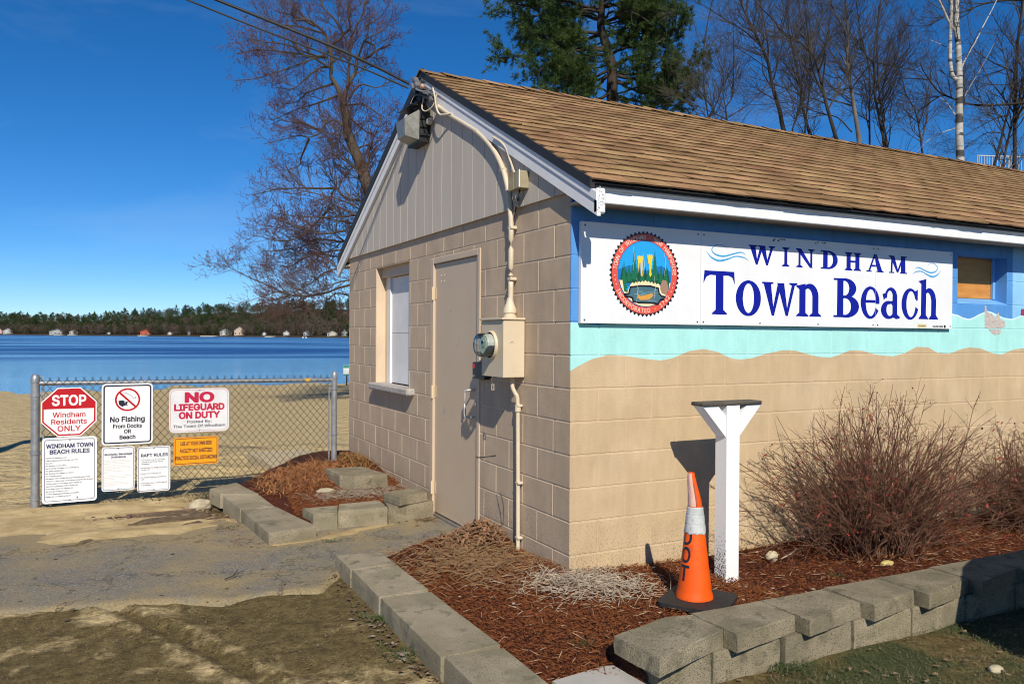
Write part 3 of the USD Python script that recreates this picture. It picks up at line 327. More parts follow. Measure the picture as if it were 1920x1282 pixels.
# hills of the far shore, laid out round the bay
def bearing(px): return YAW+np.arctan((np.asarray(px, float)-960)/FPX)
def far_pt(px, d):
    b = bearing(px); c = 1/np.cos(np.arctan((np.asarray(px, float)-960)/FPX)); return CAM[0]+np.sin(b)*d*c, CAM[1]+np.cos(b)*d*c
def shore_d(px): return np.clip(1200-np.asarray(px, float)/650*350, 800, 1500)
_tx = [-900, -300, 0, 100, 200, 330, 400, 500, 600, 650, 900, 1500]; _ty = [40, 38, 38, 36, 40, 50, 56, 61, 66, 69, 80, 80]
def hill_h(px, t):
    """height above the lake at bearing px, t = metres behind the shore"""
    top = np.interp(px, _tx, _ty)/FPX*(shore_d(px)+260)+1.5-14.0
    return LAKE+.8+np.clip(t, 0, 9)*.12+np.maximum(top, 4)*sstep(5, 270, t)
hpx, ht = np.meshgrid(np.linspace(-900, 1500, 160), np.r_[-30, 0, 4, 10, 25, 50, 80, 120, 170, 220, 270, 350, 500, 800])
hx, hy = far_pt(hpx, shore_d(hpx)+ht); hz = np.where(ht < -1, LAKE-3, hill_h(hpx, ht)+(fbm2(hx, hy, .012, 3, 61)-.5)*12*sstep(20, 150, ht))
M_hill = mat('forest_floor', (.035, .027, .016), (.07, .052, .03), scale=.05, rough=.95, spec=.1)
obj('hills', (np.stack([hx, hy, hz], -1).reshape(-1, 3), grid_faces(*hx.shape)), M_hill, smooth=True, kind='structure')
rng = np.random.default_rng(11)
def far_tree(kind, seed):
    r = np.random.default_rng(seed); n = 150
    if kind == 'pine':
        t = r.random(n)**.8; z = 3+13*t; w = (4.4*(1-t)**.75+.5)*(.6+.4*np.floor(t*6)%2)
    else:
        t = r.random(n); z = 2.5+10.5*t; w = 4.6*np.sqrt(np.clip(np.sin(np.pi*(t*.85+.1)), .05, 1))
    a = r.random(n)*6.283; q = np.sqrt(r.random(n)); c = np.stack([np.cos(a)*w*q, np.sin(a)*w*q, z+r.normal(0, .3, n)], 1)
    s = 1.25 if kind == 'pine' else 1.5
    e = r.normal(0, 1, (n, 2, 3)); e /= np.linalg.norm(e, axis=2, keepdims=True); e[:, 0] *= s; e[:, 1] *= s*(.75 if kind == 'pine' else .28)
    V = np.stack([c-e[:, 0], c+e[:, 0], c+e[:, 1]], 1).reshape(-1, 3)
    tv, tf = tubes([(np.array([[0, 0, -2], [0, 0, 6], [0, 0, 12]]), np.array([.3, .22, .08]))], 4)
    mb = MB(); mb.add(V, np.arange(3*n).reshape(-1, 3)); mb.add(tv, tf); return mb.mesh()
M_fp = [mat('far_pine', (.018, .032, .011), (.038, .055, .018), scale=.15, rough=.9, spec=.1, rand=.3), mat('far_bare_wood', (.072, .056, .044), (.115, .085, .066), scale=.2, rough=.9, spec=.1, rand=.35), mat('far_olive_wood', (.035, .042, .018), (.06, .058, .028), scale=.2, rough=.9, spec=.1, rand=.3)]
N_ = 4200
px = rng.uniform(-420, 760, N_); tt = rng.exponential(95, N_)+rng.uniform(3, 24, N_); tt = np.where(tt > 420, rng.uniform(10, 300, N_), tt)
conif = np.clip(.38-.26*sstep(380, 560, px)+.4*sstep(90, 260, tt)-.35*(tt < 45), .06, .95); kind = np.where(rng.random(N_) < conif, 0, np.where(rng.random(N_) < .72, 1, 2))
fx, fy = far_pt(px, shore_d(px)+tt); fz = hill_h(px, tt)
inst = UsdGeom.PointInstancer.Define(stage, '/World/far_forest'); tag(inst.GetPrim(), 'dark pines and bare brown woods on the far shore of the lake', 'forest', kind='stuff')
protos = []
for i, (k, sd) in enumerate([('pine', 1), ('pine', 2), ('bare', 3), ('bare', 4), ('bare', 5)]):
    o = obj('pine_form' if k == 'pine' else 'bare_form', far_tree(k, sd), M_fp[0 if k == 'pine' else (1 if i < 4 else 2)], Thing('/World/far_forest', (0, 0, 0))); protos.append(o.path)
pidx = np.where(kind == 0, rng.integers(0, 2, N_), np.where(kind == 1, rng.integers(2, 4, N_), 4))
inst.CreatePrototypesRel().SetTargets([Sdf.Path(p) for p in protos])
inst.CreateProtoIndicesAttr(Vt.IntArray.FromNumpy(pidx.astype(np.int32))); inst.CreatePositionsAttr(Vt.Vec3fArray.FromNumpy(np.stack([fx, fy, fz-.5], -1).astype(np.float32)))
sc_ = rng.uniform(.65, 1.12, N_); inst.CreateScalesAttr(Vt.Vec3fArray.FromNumpy(np.stack([sc_, sc_, sc_*rng.uniform(.85, 1.12, N_)], -1).astype(np.float32)))
an = rng.uniform(0, np.pi, N_); inst.CreateOrientationsAttr(Vt.QuathArray([Gf.Quath(float(math.cos(a)), 0, 0, float(math.sin(a))) for a in an]))
# ---------------------------------------------------------------- the beach house
LEN, WID, CH, BL = 10.5, 4.877, .2032, .4064
SANDX, SANDZ = zip(*[(0, 1.331), (.064, 1.364), (.15, 1.40), (.273, 1.426), (.4, 1.42), (.529, 1.402), (.68, 1.388), (.777, 1.403), (.915, 1.449), (1.036, 1.462), (1.16, 1.441), (1.265, 1.40), (1.351, 1.389), (1.459, 1.398), (1.614, 1.431), (1.75, 1.452), (1.866, 1.45), (1.985, 1.426), (2.105, 1.403), (2.228, 1.397), (2.328, 1.419), (2.429, 1.449), (2.558, 1.448), (2.717, 1.417), (2.907, 1.401), (3.045, 1.425), (3.186, 1.475), (3.331, 1.471), (3.449, 1.427), (3.6, 1.419), (3.722, 1.452), (3.846, 1.471), (4.005, 1.461), (4.168, 1.42), (4.301, 1.41), (4.435, 1.45), (4.607, 1.464), (4.8, 1.44)])
BLX, BLZ = zip(*[(0, 1.625), (.2, 1.61), (.4, 1.64), (3.55, 1.74), (3.636, 1.737), (3.694, 1.73), (3.758, 1.71), (3.837, 1.699), (3.903, 1.713), (3.969, 1.739), (4.036, 1.757), (4.09, 1.77), (4.158, 1.759), (4.241, 1.735), (4.325, 1.715), (4.438, 1.708), (4.524, 1.731), (4.603, 1.754), (4.8, 1.74)])
_u256 = np.linspace(0, 1, 256)
rampz = lambda X, Z: {'ramp': [(t, (z/3, z/3, z/3)) for t, z in zip(_u256, np.interp(_u256*4.8, X, Z))]}
def m_wall(N, L, k=1.0):
    mt = lambda k, t, **v: N.__setitem__(k, ('math', {'math_type': t, **v}))
    N.update({'sx': ('separate_xyz', {}), 'xr': ('map_range', {'from_min': 0., 'from_max': 4.8, 'clamp': True}), 'rs': ('rgb_ramp', rampz(SANDX, SANDZ)), 'rb': ('rgb_ramp', rampz(BLX, BLZ)),
      'ss': ('separate_color', {}), 'sb': ('separate_color', {}),
      'tanv': ('noise_texture', {'scale': 1.6, 'detail': 3.0}), 'tanr': ('map_range', {'from_min': .52, 'from_max': .56, 'clamp': True}),
      'tan': ('mix_color', {'a': (.505, .375, .222), 'b': (.535, .40, .245)}), 'tau': ('mix_color', {'a': (.485, .365, .252), 'b': (.515, .39, .268)}),
      'tq': ('mix_color', {'b': (.38, .72, .67)}), 'bl': ('mix_color', {'b': (.085, .27, .60)}), 'crest': ('mix_color', {'b': (.62, .84, .86)}),
      'gm': ('mix_color', {}), 'd1': ('mix_color', {'b': (.16, .115, .07)}), 'd2': ('mix_color', {'b': (.33, .22, .09)}), 'lb': ('mix_color', {'a': (.085, .27, .60), 'b': (.25, .52, .82)})})
    mt('zs', 'multiply', value2=3.); mt('zb', 'multiply', value2=3.); mt('cs', 'greater_than'); mt('cb', 'greater_than'); mt('dz', 'subtract'); mt('ab', 'absolute'); mt('cr', 'less_than', value2=.0065)
    mt('yg', 'greater_than', value2=.012); mt('xl', 'less_than', value2=1.0); mt('isg', 'multiply'); mt('xg', 'greater_than', value2=3.6); mt('crx', 'multiply')
    N['dn'] = ('noise_texture', {'scale': 85.0, 'detail': 2.0}); N['dr'] = ('map_range', {'from_min': .55, 'from_max': .60, 'to_max': .8, 'clamp': True}); N['dzr'] = ('map_range', {'from_min': .50, 'from_max': .14, 'clamp': True}); mt('dm', 'multiply')
    N['wz'] = ('map_range', {'from_min': .17, 'from_max': .10, 'to_max': .85, 'clamp': True}); N['wn'] = ('noise_texture', {'scale': 7.0}); mt('wa', 'multiply_add', value2=.12); mt('dpat', 'multiply')
    N['pn'] = ('noise_texture', {'scale': .8, 'detail': 1.0}); N['pr'] = ('map_range', {'from_min': .34, 'from_max': .52, 'to_min': .25, 'clamp': True})
    N['lx'] = ('map_range', {'from_min': 4.43, 'from_max': 4.44, 'clamp': True})
    L += [('g.position', 'sx.vector'), ('sx.x', 'xr.value'), ('xr.result', 'rs.fac'), ('xr.result', 'rb.fac'), ('rs.color', 'ss.color'), ('rb.color', 'sb.color'), ('ss.r', 'zs.value1'), ('sb.r', 'zb.value1'),
      ('sx.z', 'cs.value1'), ('zs.value', 'cs.value2'), ('sx.z', 'cb.value1'), ('zb.value', 'cb.value2'), ('sx.z', 'dz.value1'), ('zb.value', 'dz.value2'), ('dz.value', 'ab.value1'), ('ab.value', 'cr.value1'),
      ('g.position', 'tanv.vector'), ('tanv.fac', 'tanr.value'), ('tanr.result', 'tan.fac'), ('tanr.result', 'tau.fac'), ('tan.result', 'tq.a'), ('cs.value', 'tq.fac'), ('tq.result', 'bl.a'), ('cb.value', 'bl.fac'),
      ('sx.x', 'lx.value'), ('lx.result', 'lb.fac'), ('lb.result', 'bl.b'),
      ('sx.x', 'xg.value1'), ('xg.value', 'crx.value1'), ('cr.value', 'crx.value2'), ('crx.value', 'crest.fac'), ('bl.result', 'crest.a'),
      ('sx.y', 'yg.value1'), ('sx.x', 'xl.value1'), ('yg.value', 'isg.value1'), ('xl.value', 'isg.value2'), ('crest.result', 'gm.a'), ('tau.result', 'gm.b'), ('isg.value', 'gm.fac'),
      ('g.position', 'dn.vector'), ('dn.fac', 'dr.value'), ('sx.z', 'dzr.value'), ('dr.result', 'dm.value1'), ('dzr.result', 'dm.value2'), ('g.position', 'pn.vector'), ('pn.fac', 'pr.value'), ('dm.value', 'dpat.value1'), ('pr.result', 'dpat.value2'),
      ('gm.result', 'd1.a'), ('dpat.value', 'd1.fac'),
      ('g.position', 'wn.vector'), ('wn.fac', 'wa.value1'), ('sx.z', 'wa.value3'), ('wa.value', 'wz.value'), ('d1.result', 'd2.a'), ('wz.result', 'd2.fac'), ('d2.result', 'wm.a'), ('g.position', 'wmp.vector'), ('wmp.vector', 'wmn.vector'), ('wmn.fac', 'wmr.value'), ('wmr.result', 'wmv.value'), ('wm.result', 'wmv.color'), ('g.position', 'chn.vector'), ('chn.fac', 'chr.value'), ('chr.result', 'wm.fac'), ('wmv.color', 'p.base_color')]
    # uneven coats: brushed streaks, thin spots and small chips
    N.update({'wm': ('mix_color', {'b': (.46, .43, .38)}), 'wmp': ('mapping', {'scale': (1., 1., .35)}), 'wmn': ('noise_texture', {'scale': 6.0, 'detail': 7.0, 'roughness': .7}), 'wmr': ('map_range', {'from_min': .3, 'from_max': .7, 'to_min': .87, 'to_max': 1.11}), 'wmv': ('hsv', {}), 'chn': ('noise_texture', {'scale': 26.0, 'detail': 4.0}), 'chr': ('map_range', {'from_min': .735, 'from_max': .75, 'to_max': .75, 'clamp': True})})
    # painted block face: fine open grain and slow trowel swell
    N['b2n'] = ('noise_texture', {'scale': 5.0, 'detail': 2.0}); N['b2'] = ('bump', {'strength': .35, 'distance': .014}); L += [('g.position', 'b2n.vector'), ('b2n.fac', 'b2.height'), ('b.normal', 'b2.normal')]
    L.remove(('b.normal', 'p.normal')); L.append(('b2.normal', 'p.normal'))
M_wall = mat('block_paint', (.5, .4, .3), rough=.62, bump=.55, bscale=95, bdist=.004, spec=.35, extra=m_wall)
def m_mortar(N, L):
    m_wall(N, L); N['tau'] = ('mix_color', {'a': (.57, .44, .31), 'b': (.59, .455, .32)}); N['tan'] = ('mix_color', {'a': (.52, .385, .235), 'b': (.54, .40, .25)})
M_mortar = mat('mortar_paint', (.5, .4, .3), rough=.7, bump=.3, bscale=120, bdist=.003, extra=m_mortar)
M_trim_w = mat('white_paint', (.80, .80, .79), (.74, .74, .73), scale=3, rough=.5, bump=.15, bscale=25, bdist=.003)
M_trim_g = mat('rake_paint', (.80, .79, .79), (.74, .73, .73), scale=6, rough=.6, bump=.2, bscale=40)
M_sid = mat('siding_paint', (.53, .465, .39), (.495, .435, .365), scale=8, rough=.7, bump=.35, bscale=45, bdist=.002, stretch=(1, 1, .15), rand=.025)
M_groove = mat('groove_paint', (.62, .56, .47), rough=.7)
M_door = mat('door_paint', (.555, .425, .295), (.535, .41, .285), scale=2.2, rough=.5, bump=.08, bscale=30, speck=[(7., (.33, .26, .2), .66, .5)])
M_cream = mat('cream_paint', (.66, .52, .33), (.62, .49, .31), scale=3, rough=.6, bump=.2, bscale=60)
M_dark = mat('dark_gap', (.02, .02, .02), rough=.9)
M_black = mat('drip_edge', (.018, .017, .017), rough=.6)
M_steel = mat('worn_steel', (.50, .50, .50), (.38, .38, .38), scale=20, rough=.35, metallic=.9)
M_sill = mat('stone_sill', (.36, .33, .30), (.46, .42, .38), scale=14, rough=.9, bump=.9, bscale=35, bdist=.02)
M_ply = mat('plywood', (.58, .25, .05), (.47, .19, .035), scale=6, rough=.55, stretch=(1, 1, 4), speck=[(16., (.10, .035, .012), .66, .8)])
M_panel = mat('shutter_white', (.72, .72, .71), (.66, .66, .65), scale=4, rough=.45)
M_bare = mat('bare_block', (.40, .35, .31), (.52, .47, .43), scale=40, rough=.9, bump=.6, bscale=60)
M_soff = mat('soffit_paint', (.45, .37, .27), (.40, .33, .24), scale=5, rough=.7)

house = thing('beach_house', 'tan block beach house with brown shingle roof and wave mural under the eave', 'building', (0, 0, 0))
# openings as rectangles: along the long side (x) and the gable (y)
OP_L = [sg.box(3.69, 1.829, 4.36, 2.2352)]
OP_G = [sg.box(2.875, 1.016, 3.875, 2.2352), sg.box(1.315, -.1, 2.305, 2.195)]
G = .004
def piece(poly, side):
    """one block face polygon in (u, z) made into a block 45 mm deep"""
    x0, z0, x1, z1 = poly.bounds
    if poly.area > .999*(x1-x0)*(z1-z0):
        return box2((x0, 0, z0), (x1, .045, z1), .003) if side == 'L' else box2((0, x0, z0), (.045, x1, z1), .003)
    v, f = extrude(poly, .045); v = np.asarray(v)
    return (np.stack([v[:, 0], .045-v[:, 2], v[:, 1]], 1), f) if side == 'L' else (np.stack([.045-v[:, 2], v[:, 0], v[:, 1]], 1), f[:, ::-1])
rest = MB(); nblk = 0; jr = np.random.default_rng(3)
for c in range(12):
    z0, z1 = c*CH+G, (c+1)*CH-G; odd = c % 2 == 1
    a, b = (.2032, BL) if odd else (BL, .2032)          # the corner block along x and along y
    mb = MB(); w = .0
    obj('block', box2((0, 0, z0), (a-G, b-G, z1), .0035), M_wall, house); nblk += 1
    for side, s0, end, ops in (('L', a, LEN, OP_L), ('G', b, WID, OP_G)):
        u = s0
        while u < end-1e-6:
            e = min(u+BL, end); p = sg.box(u+G, z0, e-(G if e < end else 0), z1)
            for o in ops: p = p.difference(o.buffer(0))
            for g in getattr(p, 'geoms', [p]):
                if g.is_empty or g.area < 2e-4: continue
                v, f = piece(g, side); v = v.copy(); v[:, 1 if side == 'L' else 0] += jr.uniform(-.0006, .0006)
                if (side == 'L' and u > 5.2) or z1 < .05: rest.add(v, f)
                else: obj('block', (v, f), M_wall, house); nblk += 1
            u = e
obj('far_blocks', rest, M_wall, house, kind='stuff')
# mortar and wall body: panels 5 mm behind the block faces, with the openings cut
ZT = 2.438
pl_ = sg.box(.003, 0, LEN, ZT).difference(unary_union([o.buffer(-.004, join_style=2) for o in OP_L])); v, f = extrude(pl_, .18); obj('wall_body', (np.stack([v[:, 0], .1828-v[:, 2], v[:, 1]], 1), f), M_mortar, house)
pg_ = sg.box(.20, 0, WID, ZT).difference(unary_union([o.buffer(-.004, join_style=2) for o in OP_G])); v, f = extrude(pg_, .18); obj('wall_body', (np.stack([.1828-v[:, 2], v[:, 0], v[:, 1]], 1), f[:, ::-1]), M_mortar, house)
wb = MB(); wb.box((.2, WID-.2, 0), (LEN, WID, ZT)); wb.box((LEN-.2, .2, 0), (LEN, WID-.21, ZT)); obj('wall_body', wb, M_wall, house)
# bare patch where the paint has flaked
v, f = extrude(sg.Polygon([(4.048, 1.824), (4.068, 1.82), (4.076, 1.77), (4.144, 1.755), (4.186, 1.722), (4.241, 1.769), (4.255, 1.714), (4.326, 1.69), (4.333, 1.647), (4.271, 1.634), (4.106, 1.63), (4.051, 1.636)]), .001); obj('bare_patch', on_y((v, f), -.0006), M_bare, house)
v, f = extrude(sg.Polygon([(4.10, 1.621), (4.28, 1.622), (4.262, 1.585), (4.22, 1.578), (4.189, 1.574), (4.15, 1.59)]), .001); obj('bare_patch', on_y((v, f), -.0006), M_bare, house)
v, f = extrude(sg.Polygon([(4.559, 1.801), (4.75, 1.82), (4.75, 1.74), (4.552, 1.749)]), .001); obj('mural_patch', on_y((v, f), -.0006), mat('maroon_paint', (.30, .03, .08), rough=.6), house)
# high window on the long side
wn = obj('window', box2((3.70, .125, 1.885), (4.35, .14, 2.23)), M_ply, house, label='small window closed with orange plywood')
blu = mat('blue_paint', (.12, .33, .68), (.16, .40, .74), scale=3, rough=.6)
sl = sg.Polygon([(.0, 1.8305), (.13, 1.8305), (.13, 1.884), (.004, 1.838)]); v, f = extrude(sl, .662); obj('sill', (np.stack([3.694+v[:, 2], v[:, 0], v[:, 1]], 1), f), blu, house)
for x0, x1 in ((3.695, 3.703), (4.326, 4.355)): obj('frame', box2((x0, .10, 1.88), (x1, .124, 2.233)), blu, Thing(house.path+'/window', house.loc) if False else house)
# gable window: white shutter set deep in the opening
gw = obj('shutter', box2((.115, 2.88, 1.06), (.135, 3.70, 2.13)), M_panel, house)
obj('shutter_seam', box2((.1135, 2.885, 1.565), (.1165, 3.69, 1.570), .0005), mat('seam_shadow', (.35, .35, .34)), house)
obj('frame', box2((.095, 3.70, 1.05), (.14, 3.80, 2.14)), M_panel, house); obj('frame', box2((.10, 3.80, 1.02), (.16, 3.873, 2.23)), M_cream, house)
obj('lintel_board', box2((.06, 2.88, 2.135), (.15, 3.872, 2.232)), M_door, house)
sv, sf = box2((-.075, 2.72, .99), (.10, 3.90, 1.054), .012); obj('window_sill', (sv, sf), M_sill, house)
# door
obj('door', box2((.012, 1.352, .035), (.055, 2.245, 2.148), .003), M_door, house); door = Thing(house.path+'/door', house.loc)
for lo, hi in (((-.008, 2.247, -.02), (.07, 2.318, 2.20)), ((-.008, 1.30, -.02), (.07, 1.349, 2.20)), ((-.0075, 1.3495, 2.151), (.07, 2.2465, 2.199))): obj('door_frame', box2(lo, hi, .004), M_door, house)
obj('door_sill', box2((-.02, 1.35, -.01), (.05, 2.246, .028), .004), M_steel, house)
for z in (1.90, 1.06, .24):
    mb = MB(); mb.add(tube([(-.012, 2.247, z-.055), (-.012, 2.247, z+.055)], .0085, 8)); mb.box((-.0095, 2.25, z-.05), (-.0085+.003, 2.276, z+.05)); mb.box((.0085, 2.215, z-.05), (.0115, 2.2445, z+.05)); obj('hinge', mb, M_cream, door)
hp = smooth_path([(.012, 1.43, 1.125), (-.035, 1.432, 1.125), (-.052, 1.445, 1.118), (-.056, 1.455, 1.10), (-.056, 1.455, .94), (-.052, 1.445, .922), (-.035, 1.432, .915), (.012, 1.43, .915)], 40)
obj('handle', tube(hp, .0095, 10), mat('handle_metal', (.62, .57, .5), rough=.35, metallic=.5), door, smooth=40)
mb = MB(); mb.add(orient(lathe([(0, 0), (.027, 0), (.027, .006), (.019, .012), (.019, .02), (0, .021)], 20)[0], (-1, 0, 0), (.012, 1.372, 1.02)), lathe([(0, 0), (.027, 0), (.027, .006), (.019, .012), (.019, .02), (0, .021)], 20)[1]); obj('lock', mb, M_steel, door, smooth=35)
lp = MB(); lp.box((.0095, 1.3525, .87), (.012, 1.425, .8735), .0005); obj('lock_plate_edge', lp, M_groove, door)
mb = MB()
for px in (2.10, 2.04): 
    for z in (2.04, 1.99): mb.box((.0085, px, z), (.012, px+.008, z+.012), .001)
obj('screw_plug', mb, M_groove, door)
# scuffs of black rubber on the wall and door
M_scuff = mat('scuff', (.06, .05, .05), rough=.8)
for pts in ([(1.01, .40), (.955, .30), (.915, .19)], [(.985, .34), (.93, .27)], [(.95, .43), (.895, .34), (.90, .2)]):
    obj('scuff_mark', tube([(-.0004, y, z) for y, z in smooth_path([(a, b, 0) for a, b in pts], 10)[:, :2]], [.0014+.0016*math.sin(i/9*math.pi) for i in range(10)], 4), M_scuff, house)
obj('scuff_mark', tube([(-.009, 1.345, .63), (-.009, 1.31, .625), (-.002, 1.29, .63), (-.0008, 1.2, .645), (-.0008, 1.02, .68)], [.002, .004, .003, .002, .003], 4), M_scuff, house)

# gable boards
ZB = 2.412; RZ = lambda y: 3.835-.513*abs(y-2.4385)          # underside of the roof edge
edges = [-.268, -.045, .028, .168, .374, .58, .785, .989, 1.201, 1.413, 1.612, 1.825, 2.03, 2.235, 2.436, 2.645, 2.858, 3.06, 3.266, 3.48, 3.686, 3.892, 4.10, 4.30, 4.51, 4.715, 4.905, 5.145]
for y0, y1 in zip(edges[:-1], edges[1:]):
    zb = 2.385 if (y1 < .03 or y0 > 4.89) else ZB
    P = sg.Polygon([(y0+.0035, zb), (y1-.0035, zb), (y1-.0035, max(RZ(y1)-.03, zb+.004)), (2.4385, 3.81), (y0+.0035, max(RZ(y0)-.03, zb+.004))]) if y0 < 2.4385 < y1 else sg.Polygon([(y0+.0035, zb), (y1-.0035, zb), (y1-.0035, max(RZ(y1)-.03, zb+.004)), (y0+.0035, max(RZ(y0)-.03, zb+.004))])
    if P.area < 1e-4 or not P.is_valid: continue
    v, f = extrude(P, .016); obj('siding_board', (np.stack([-.006-v[:, 2], v[:, 0], v[:, 1]], 1), f[:, ::-1]), M_sid, house)
v, f = extrude(sg.Polygon([(-.26, 2.387), (.0, 2.387), (.0, ZB+.003), (4.877, ZB+.003), (4.877, 2.387), (5.13, 2.387), (2.4385, 3.80)]), .02); obj('gable_backing', (np.stack([.012-v[:, 2]*.95, v[:, 0], v[:, 1]], 1), f[:, ::-1]), M_groove, house)
# roof: deck, trim, shingles
TH = math.atan(.513); CO, SI = math.cos(TH), math.sin(TH); YE, ZE = -.30, 2.432
YR = 2.4385; ZR = ZE+.513*(YR-YE); SL = (YR-YE)/CO; XR = -.063
mb = MB()
for s in (0, 1):
    P = sg.Polygon([(YE+.02, ZE-.002), (YR, ZR-.002-.0), (YR, ZR-.022), (YE+.02, ZE-.022)]); v, f = extrude(P, LEN+.3-XR-.012); V = np.stack([XR+.012+v[:, 2], v[:, 0], v[:, 1]-.006], 1)
    if s: V[:, 1] = 2*YR-V[:, 1]; f = f[:, ::-1]
    mb.add(V, f)
obj('roof_deck', mb, M_black, house)
for s in (0, 1):       # rake boards: a broad board and a narrow one on top of it
    for (t, b, x0, x1, mm) in ((-.050, -.185, -.047, -.0225, M_trim_g), (-.050, -.100, -.0535, -.0475, M_trim_g), (.012, -.0495, -.0615, -.030, M_black)):
        ye = YE-.05 if mm is M_trim_g else YE
        t = t+.024 if s and mm is M_black else t
        P = sg.Polygon([(ye, ZE+.513*(ye-YE)+t), (YR, ZR+t), (YR, ZR+b), (ye, ZE+.513*(ye-YE)+b)]); v, f = extrude(P, x1-x0); V = np.stack([x0+v[:, 2], v[:, 0], v[:, 1]], 1)
        if s: V[:, 1] = 2*YR-V[:, 1]; f = f[:, ::-1]
        obj('rake_board' if mm is M_trim_g else 'drip_edge', (V, f), mm, house)
mb = MB(); rr = np.random.default_rng(8)      # ragged painted caulk on the rake tail
for k in range(46):
    q = rr.random(3); s = rr.uniform(.003, .008); v, f = cbox((0, 0, 0), (s, s*rr.uniform(.6, 1.5), s*rr.uniform(.8, 2)), s*.4); mb.add(rot(v, rr.normal(size=3), rr.uniform(0, 3))+np.array([-.045+.045*q[0], YE-.05+.008*q[1]-.006, ZE-.045-.135*q[2]]), f)
obj('rake_caulk', mb, M_trim_w, house, kind='stuff')
obj('rake_tail', box2((-.047, YE-.052, ZE-.195), (.012, YE-.012, ZE-.052), .008), M_trim_w, house)
obj('fascia', box2((.012, -.247, 2.316), (LEN+.25, -.222, 2.418), .003), M_trim_w, house); obj('fascia_strip', box2((.03, -.2655, 2.392), (LEN+.25, -.2475, 2.4165), .003), M_trim_w, house)
obj('drip_edge', box2((XR+.01, YE+.0, 2.4175), (LEN+.25, -.20, 2.4255), .002), M_black, house)
obj('soffit', box2((-.02, -.2215, 2.330), (LEN+.25, .03, 2.345), .001), M_soff, house)
obj('fascia', box2((-.02, WID+.222, 2.316), (LEN+.25, WID+.247, 2.418), .003), M_trim_w, house); obj('soffit', box2((-.02, WID-.03, 2.330), (LEN+.25, WID+.2215, 2.345), .001), M_soff, house)
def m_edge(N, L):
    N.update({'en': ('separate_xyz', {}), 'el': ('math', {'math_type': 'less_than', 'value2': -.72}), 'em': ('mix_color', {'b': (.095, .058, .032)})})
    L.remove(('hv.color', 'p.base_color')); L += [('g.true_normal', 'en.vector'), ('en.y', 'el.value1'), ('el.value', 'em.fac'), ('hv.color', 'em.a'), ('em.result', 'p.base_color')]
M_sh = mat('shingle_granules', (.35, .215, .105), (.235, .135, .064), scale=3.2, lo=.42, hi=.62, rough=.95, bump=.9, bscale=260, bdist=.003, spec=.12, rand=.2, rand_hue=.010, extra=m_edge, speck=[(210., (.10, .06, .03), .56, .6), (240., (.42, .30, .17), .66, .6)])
sr = np.random.default_rng(21)
def shingle(x0, x1, s0, rng_, ln=.205):
    """one tab: five columns of front-low, front-top, back-top, back-low points in (x, s, n)"""
    t = np.linspace(0, 1, 5); cup = rng_.uniform(0, .006)*(2*t-1)**2+rng_.normal(0, .0007, 5); lift = rng_.uniform(0, .003); ds = rng_.normal(0, .0055)+rng_.normal(0, .0018, 5); sk = rng_.normal(0, .003)
    xx = x0+(x1-x0)*t; top = .0135+cup+lift
    c = np.stack([np.stack([xx+sk, s0+ds, top-.009], 1), np.stack([xx+sk, s0+ds+.0005, top], 1), np.stack([xx-sk*.5, np.full(5, s0+ln*.55), np.full(5, .0095)], 1), np.stack([xx-sk, np.full(5, s0+ln), np.full(5, .0035)], 1)], 1).reshape(-1, 3)
    i, j = np.meshgrid(np.arange(4), np.arange(3), indexing='ij'); a = i*4+j
    q = np.stack([a, a+4, a+5, a+1], -1).reshape(-1, 4); e = np.array([[0, 1, 2, 3], [19, 18, 17, 16]]); return c, np.vstack([q, e])
def lay(c, far=False):
    y = YE-.012+c[:, 1]*CO-c[:, 2]*SI; z = ZE-.006+c[:, 1]*SI+c[:, 2]*CO
    if far: y = 2*YR-y
    return np.stack([c[:, 0], y, z], 1)
tabs, farm = [], MB(); rows = 22; EX = (SL+.012)/rows
for k in range(rows):
    off = [.0, .152][k % 2]+sr.normal(0, .006); u = XR-off
    while u < LEN+.25:
        a, b = max(u, XR), min(u+.3048, LEN+.25)
        if b-a > .03:
            c, f = shingle(a+.004, b-.004, k*EX, sr, min(.205, SL+.01-k*EX)); tabs.append((lay(c), f))
            c2, f2 = shingle(a+.004, b-.004, k*EX, sr, min(.205, SL+.01-k*EX)); farm.add(lay(c2, True), np.asarray(f2)[:, ::-1])
        u += .3048
def seen(v):
    d = v.mean(0)-CAM; zc = d@_f; return zc if abs(d@_r/zc) < .66 else zc+50
tabs.sort(key=lambda t: seen(t[0])); near_tabs, far_tabs = tabs[:300], tabs[300:]
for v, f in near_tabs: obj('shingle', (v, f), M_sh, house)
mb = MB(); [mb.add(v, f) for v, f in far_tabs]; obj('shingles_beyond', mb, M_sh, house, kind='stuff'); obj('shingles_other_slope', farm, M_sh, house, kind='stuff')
x = XR-.01; rc = np.random.default_rng(4)
while x < LEN+.1:      # ridge caps, each lapping the next
    t = np.linspace(-1, 1, 7); w = .135; h0, h1 = .030+rc.normal(0, .002), .012; yy = YR+w*t; drop = .513*np.abs(t)*w*.97-.01*(1-np.abs(t))**2*.0
    P = np.concatenate([np.stack([np.full(7, x+rc.normal(0, .004)), yy, ZR+h0-drop-.012], 1), np.stack([np.full(7, x), yy, ZR+h0-drop], 1), np.stack([np.full(7, x+.30), yy, ZR+h1-drop], 1)])
    i = np.arange(6); q = np.vstack([np.stack([i, i+7, i+8, i+1], 1), np.stack([i+7, i+14, i+15, i+8], 1)]); obj('ridge_cap', (P, q[:, ::-1]), M_sh, house); x += .2
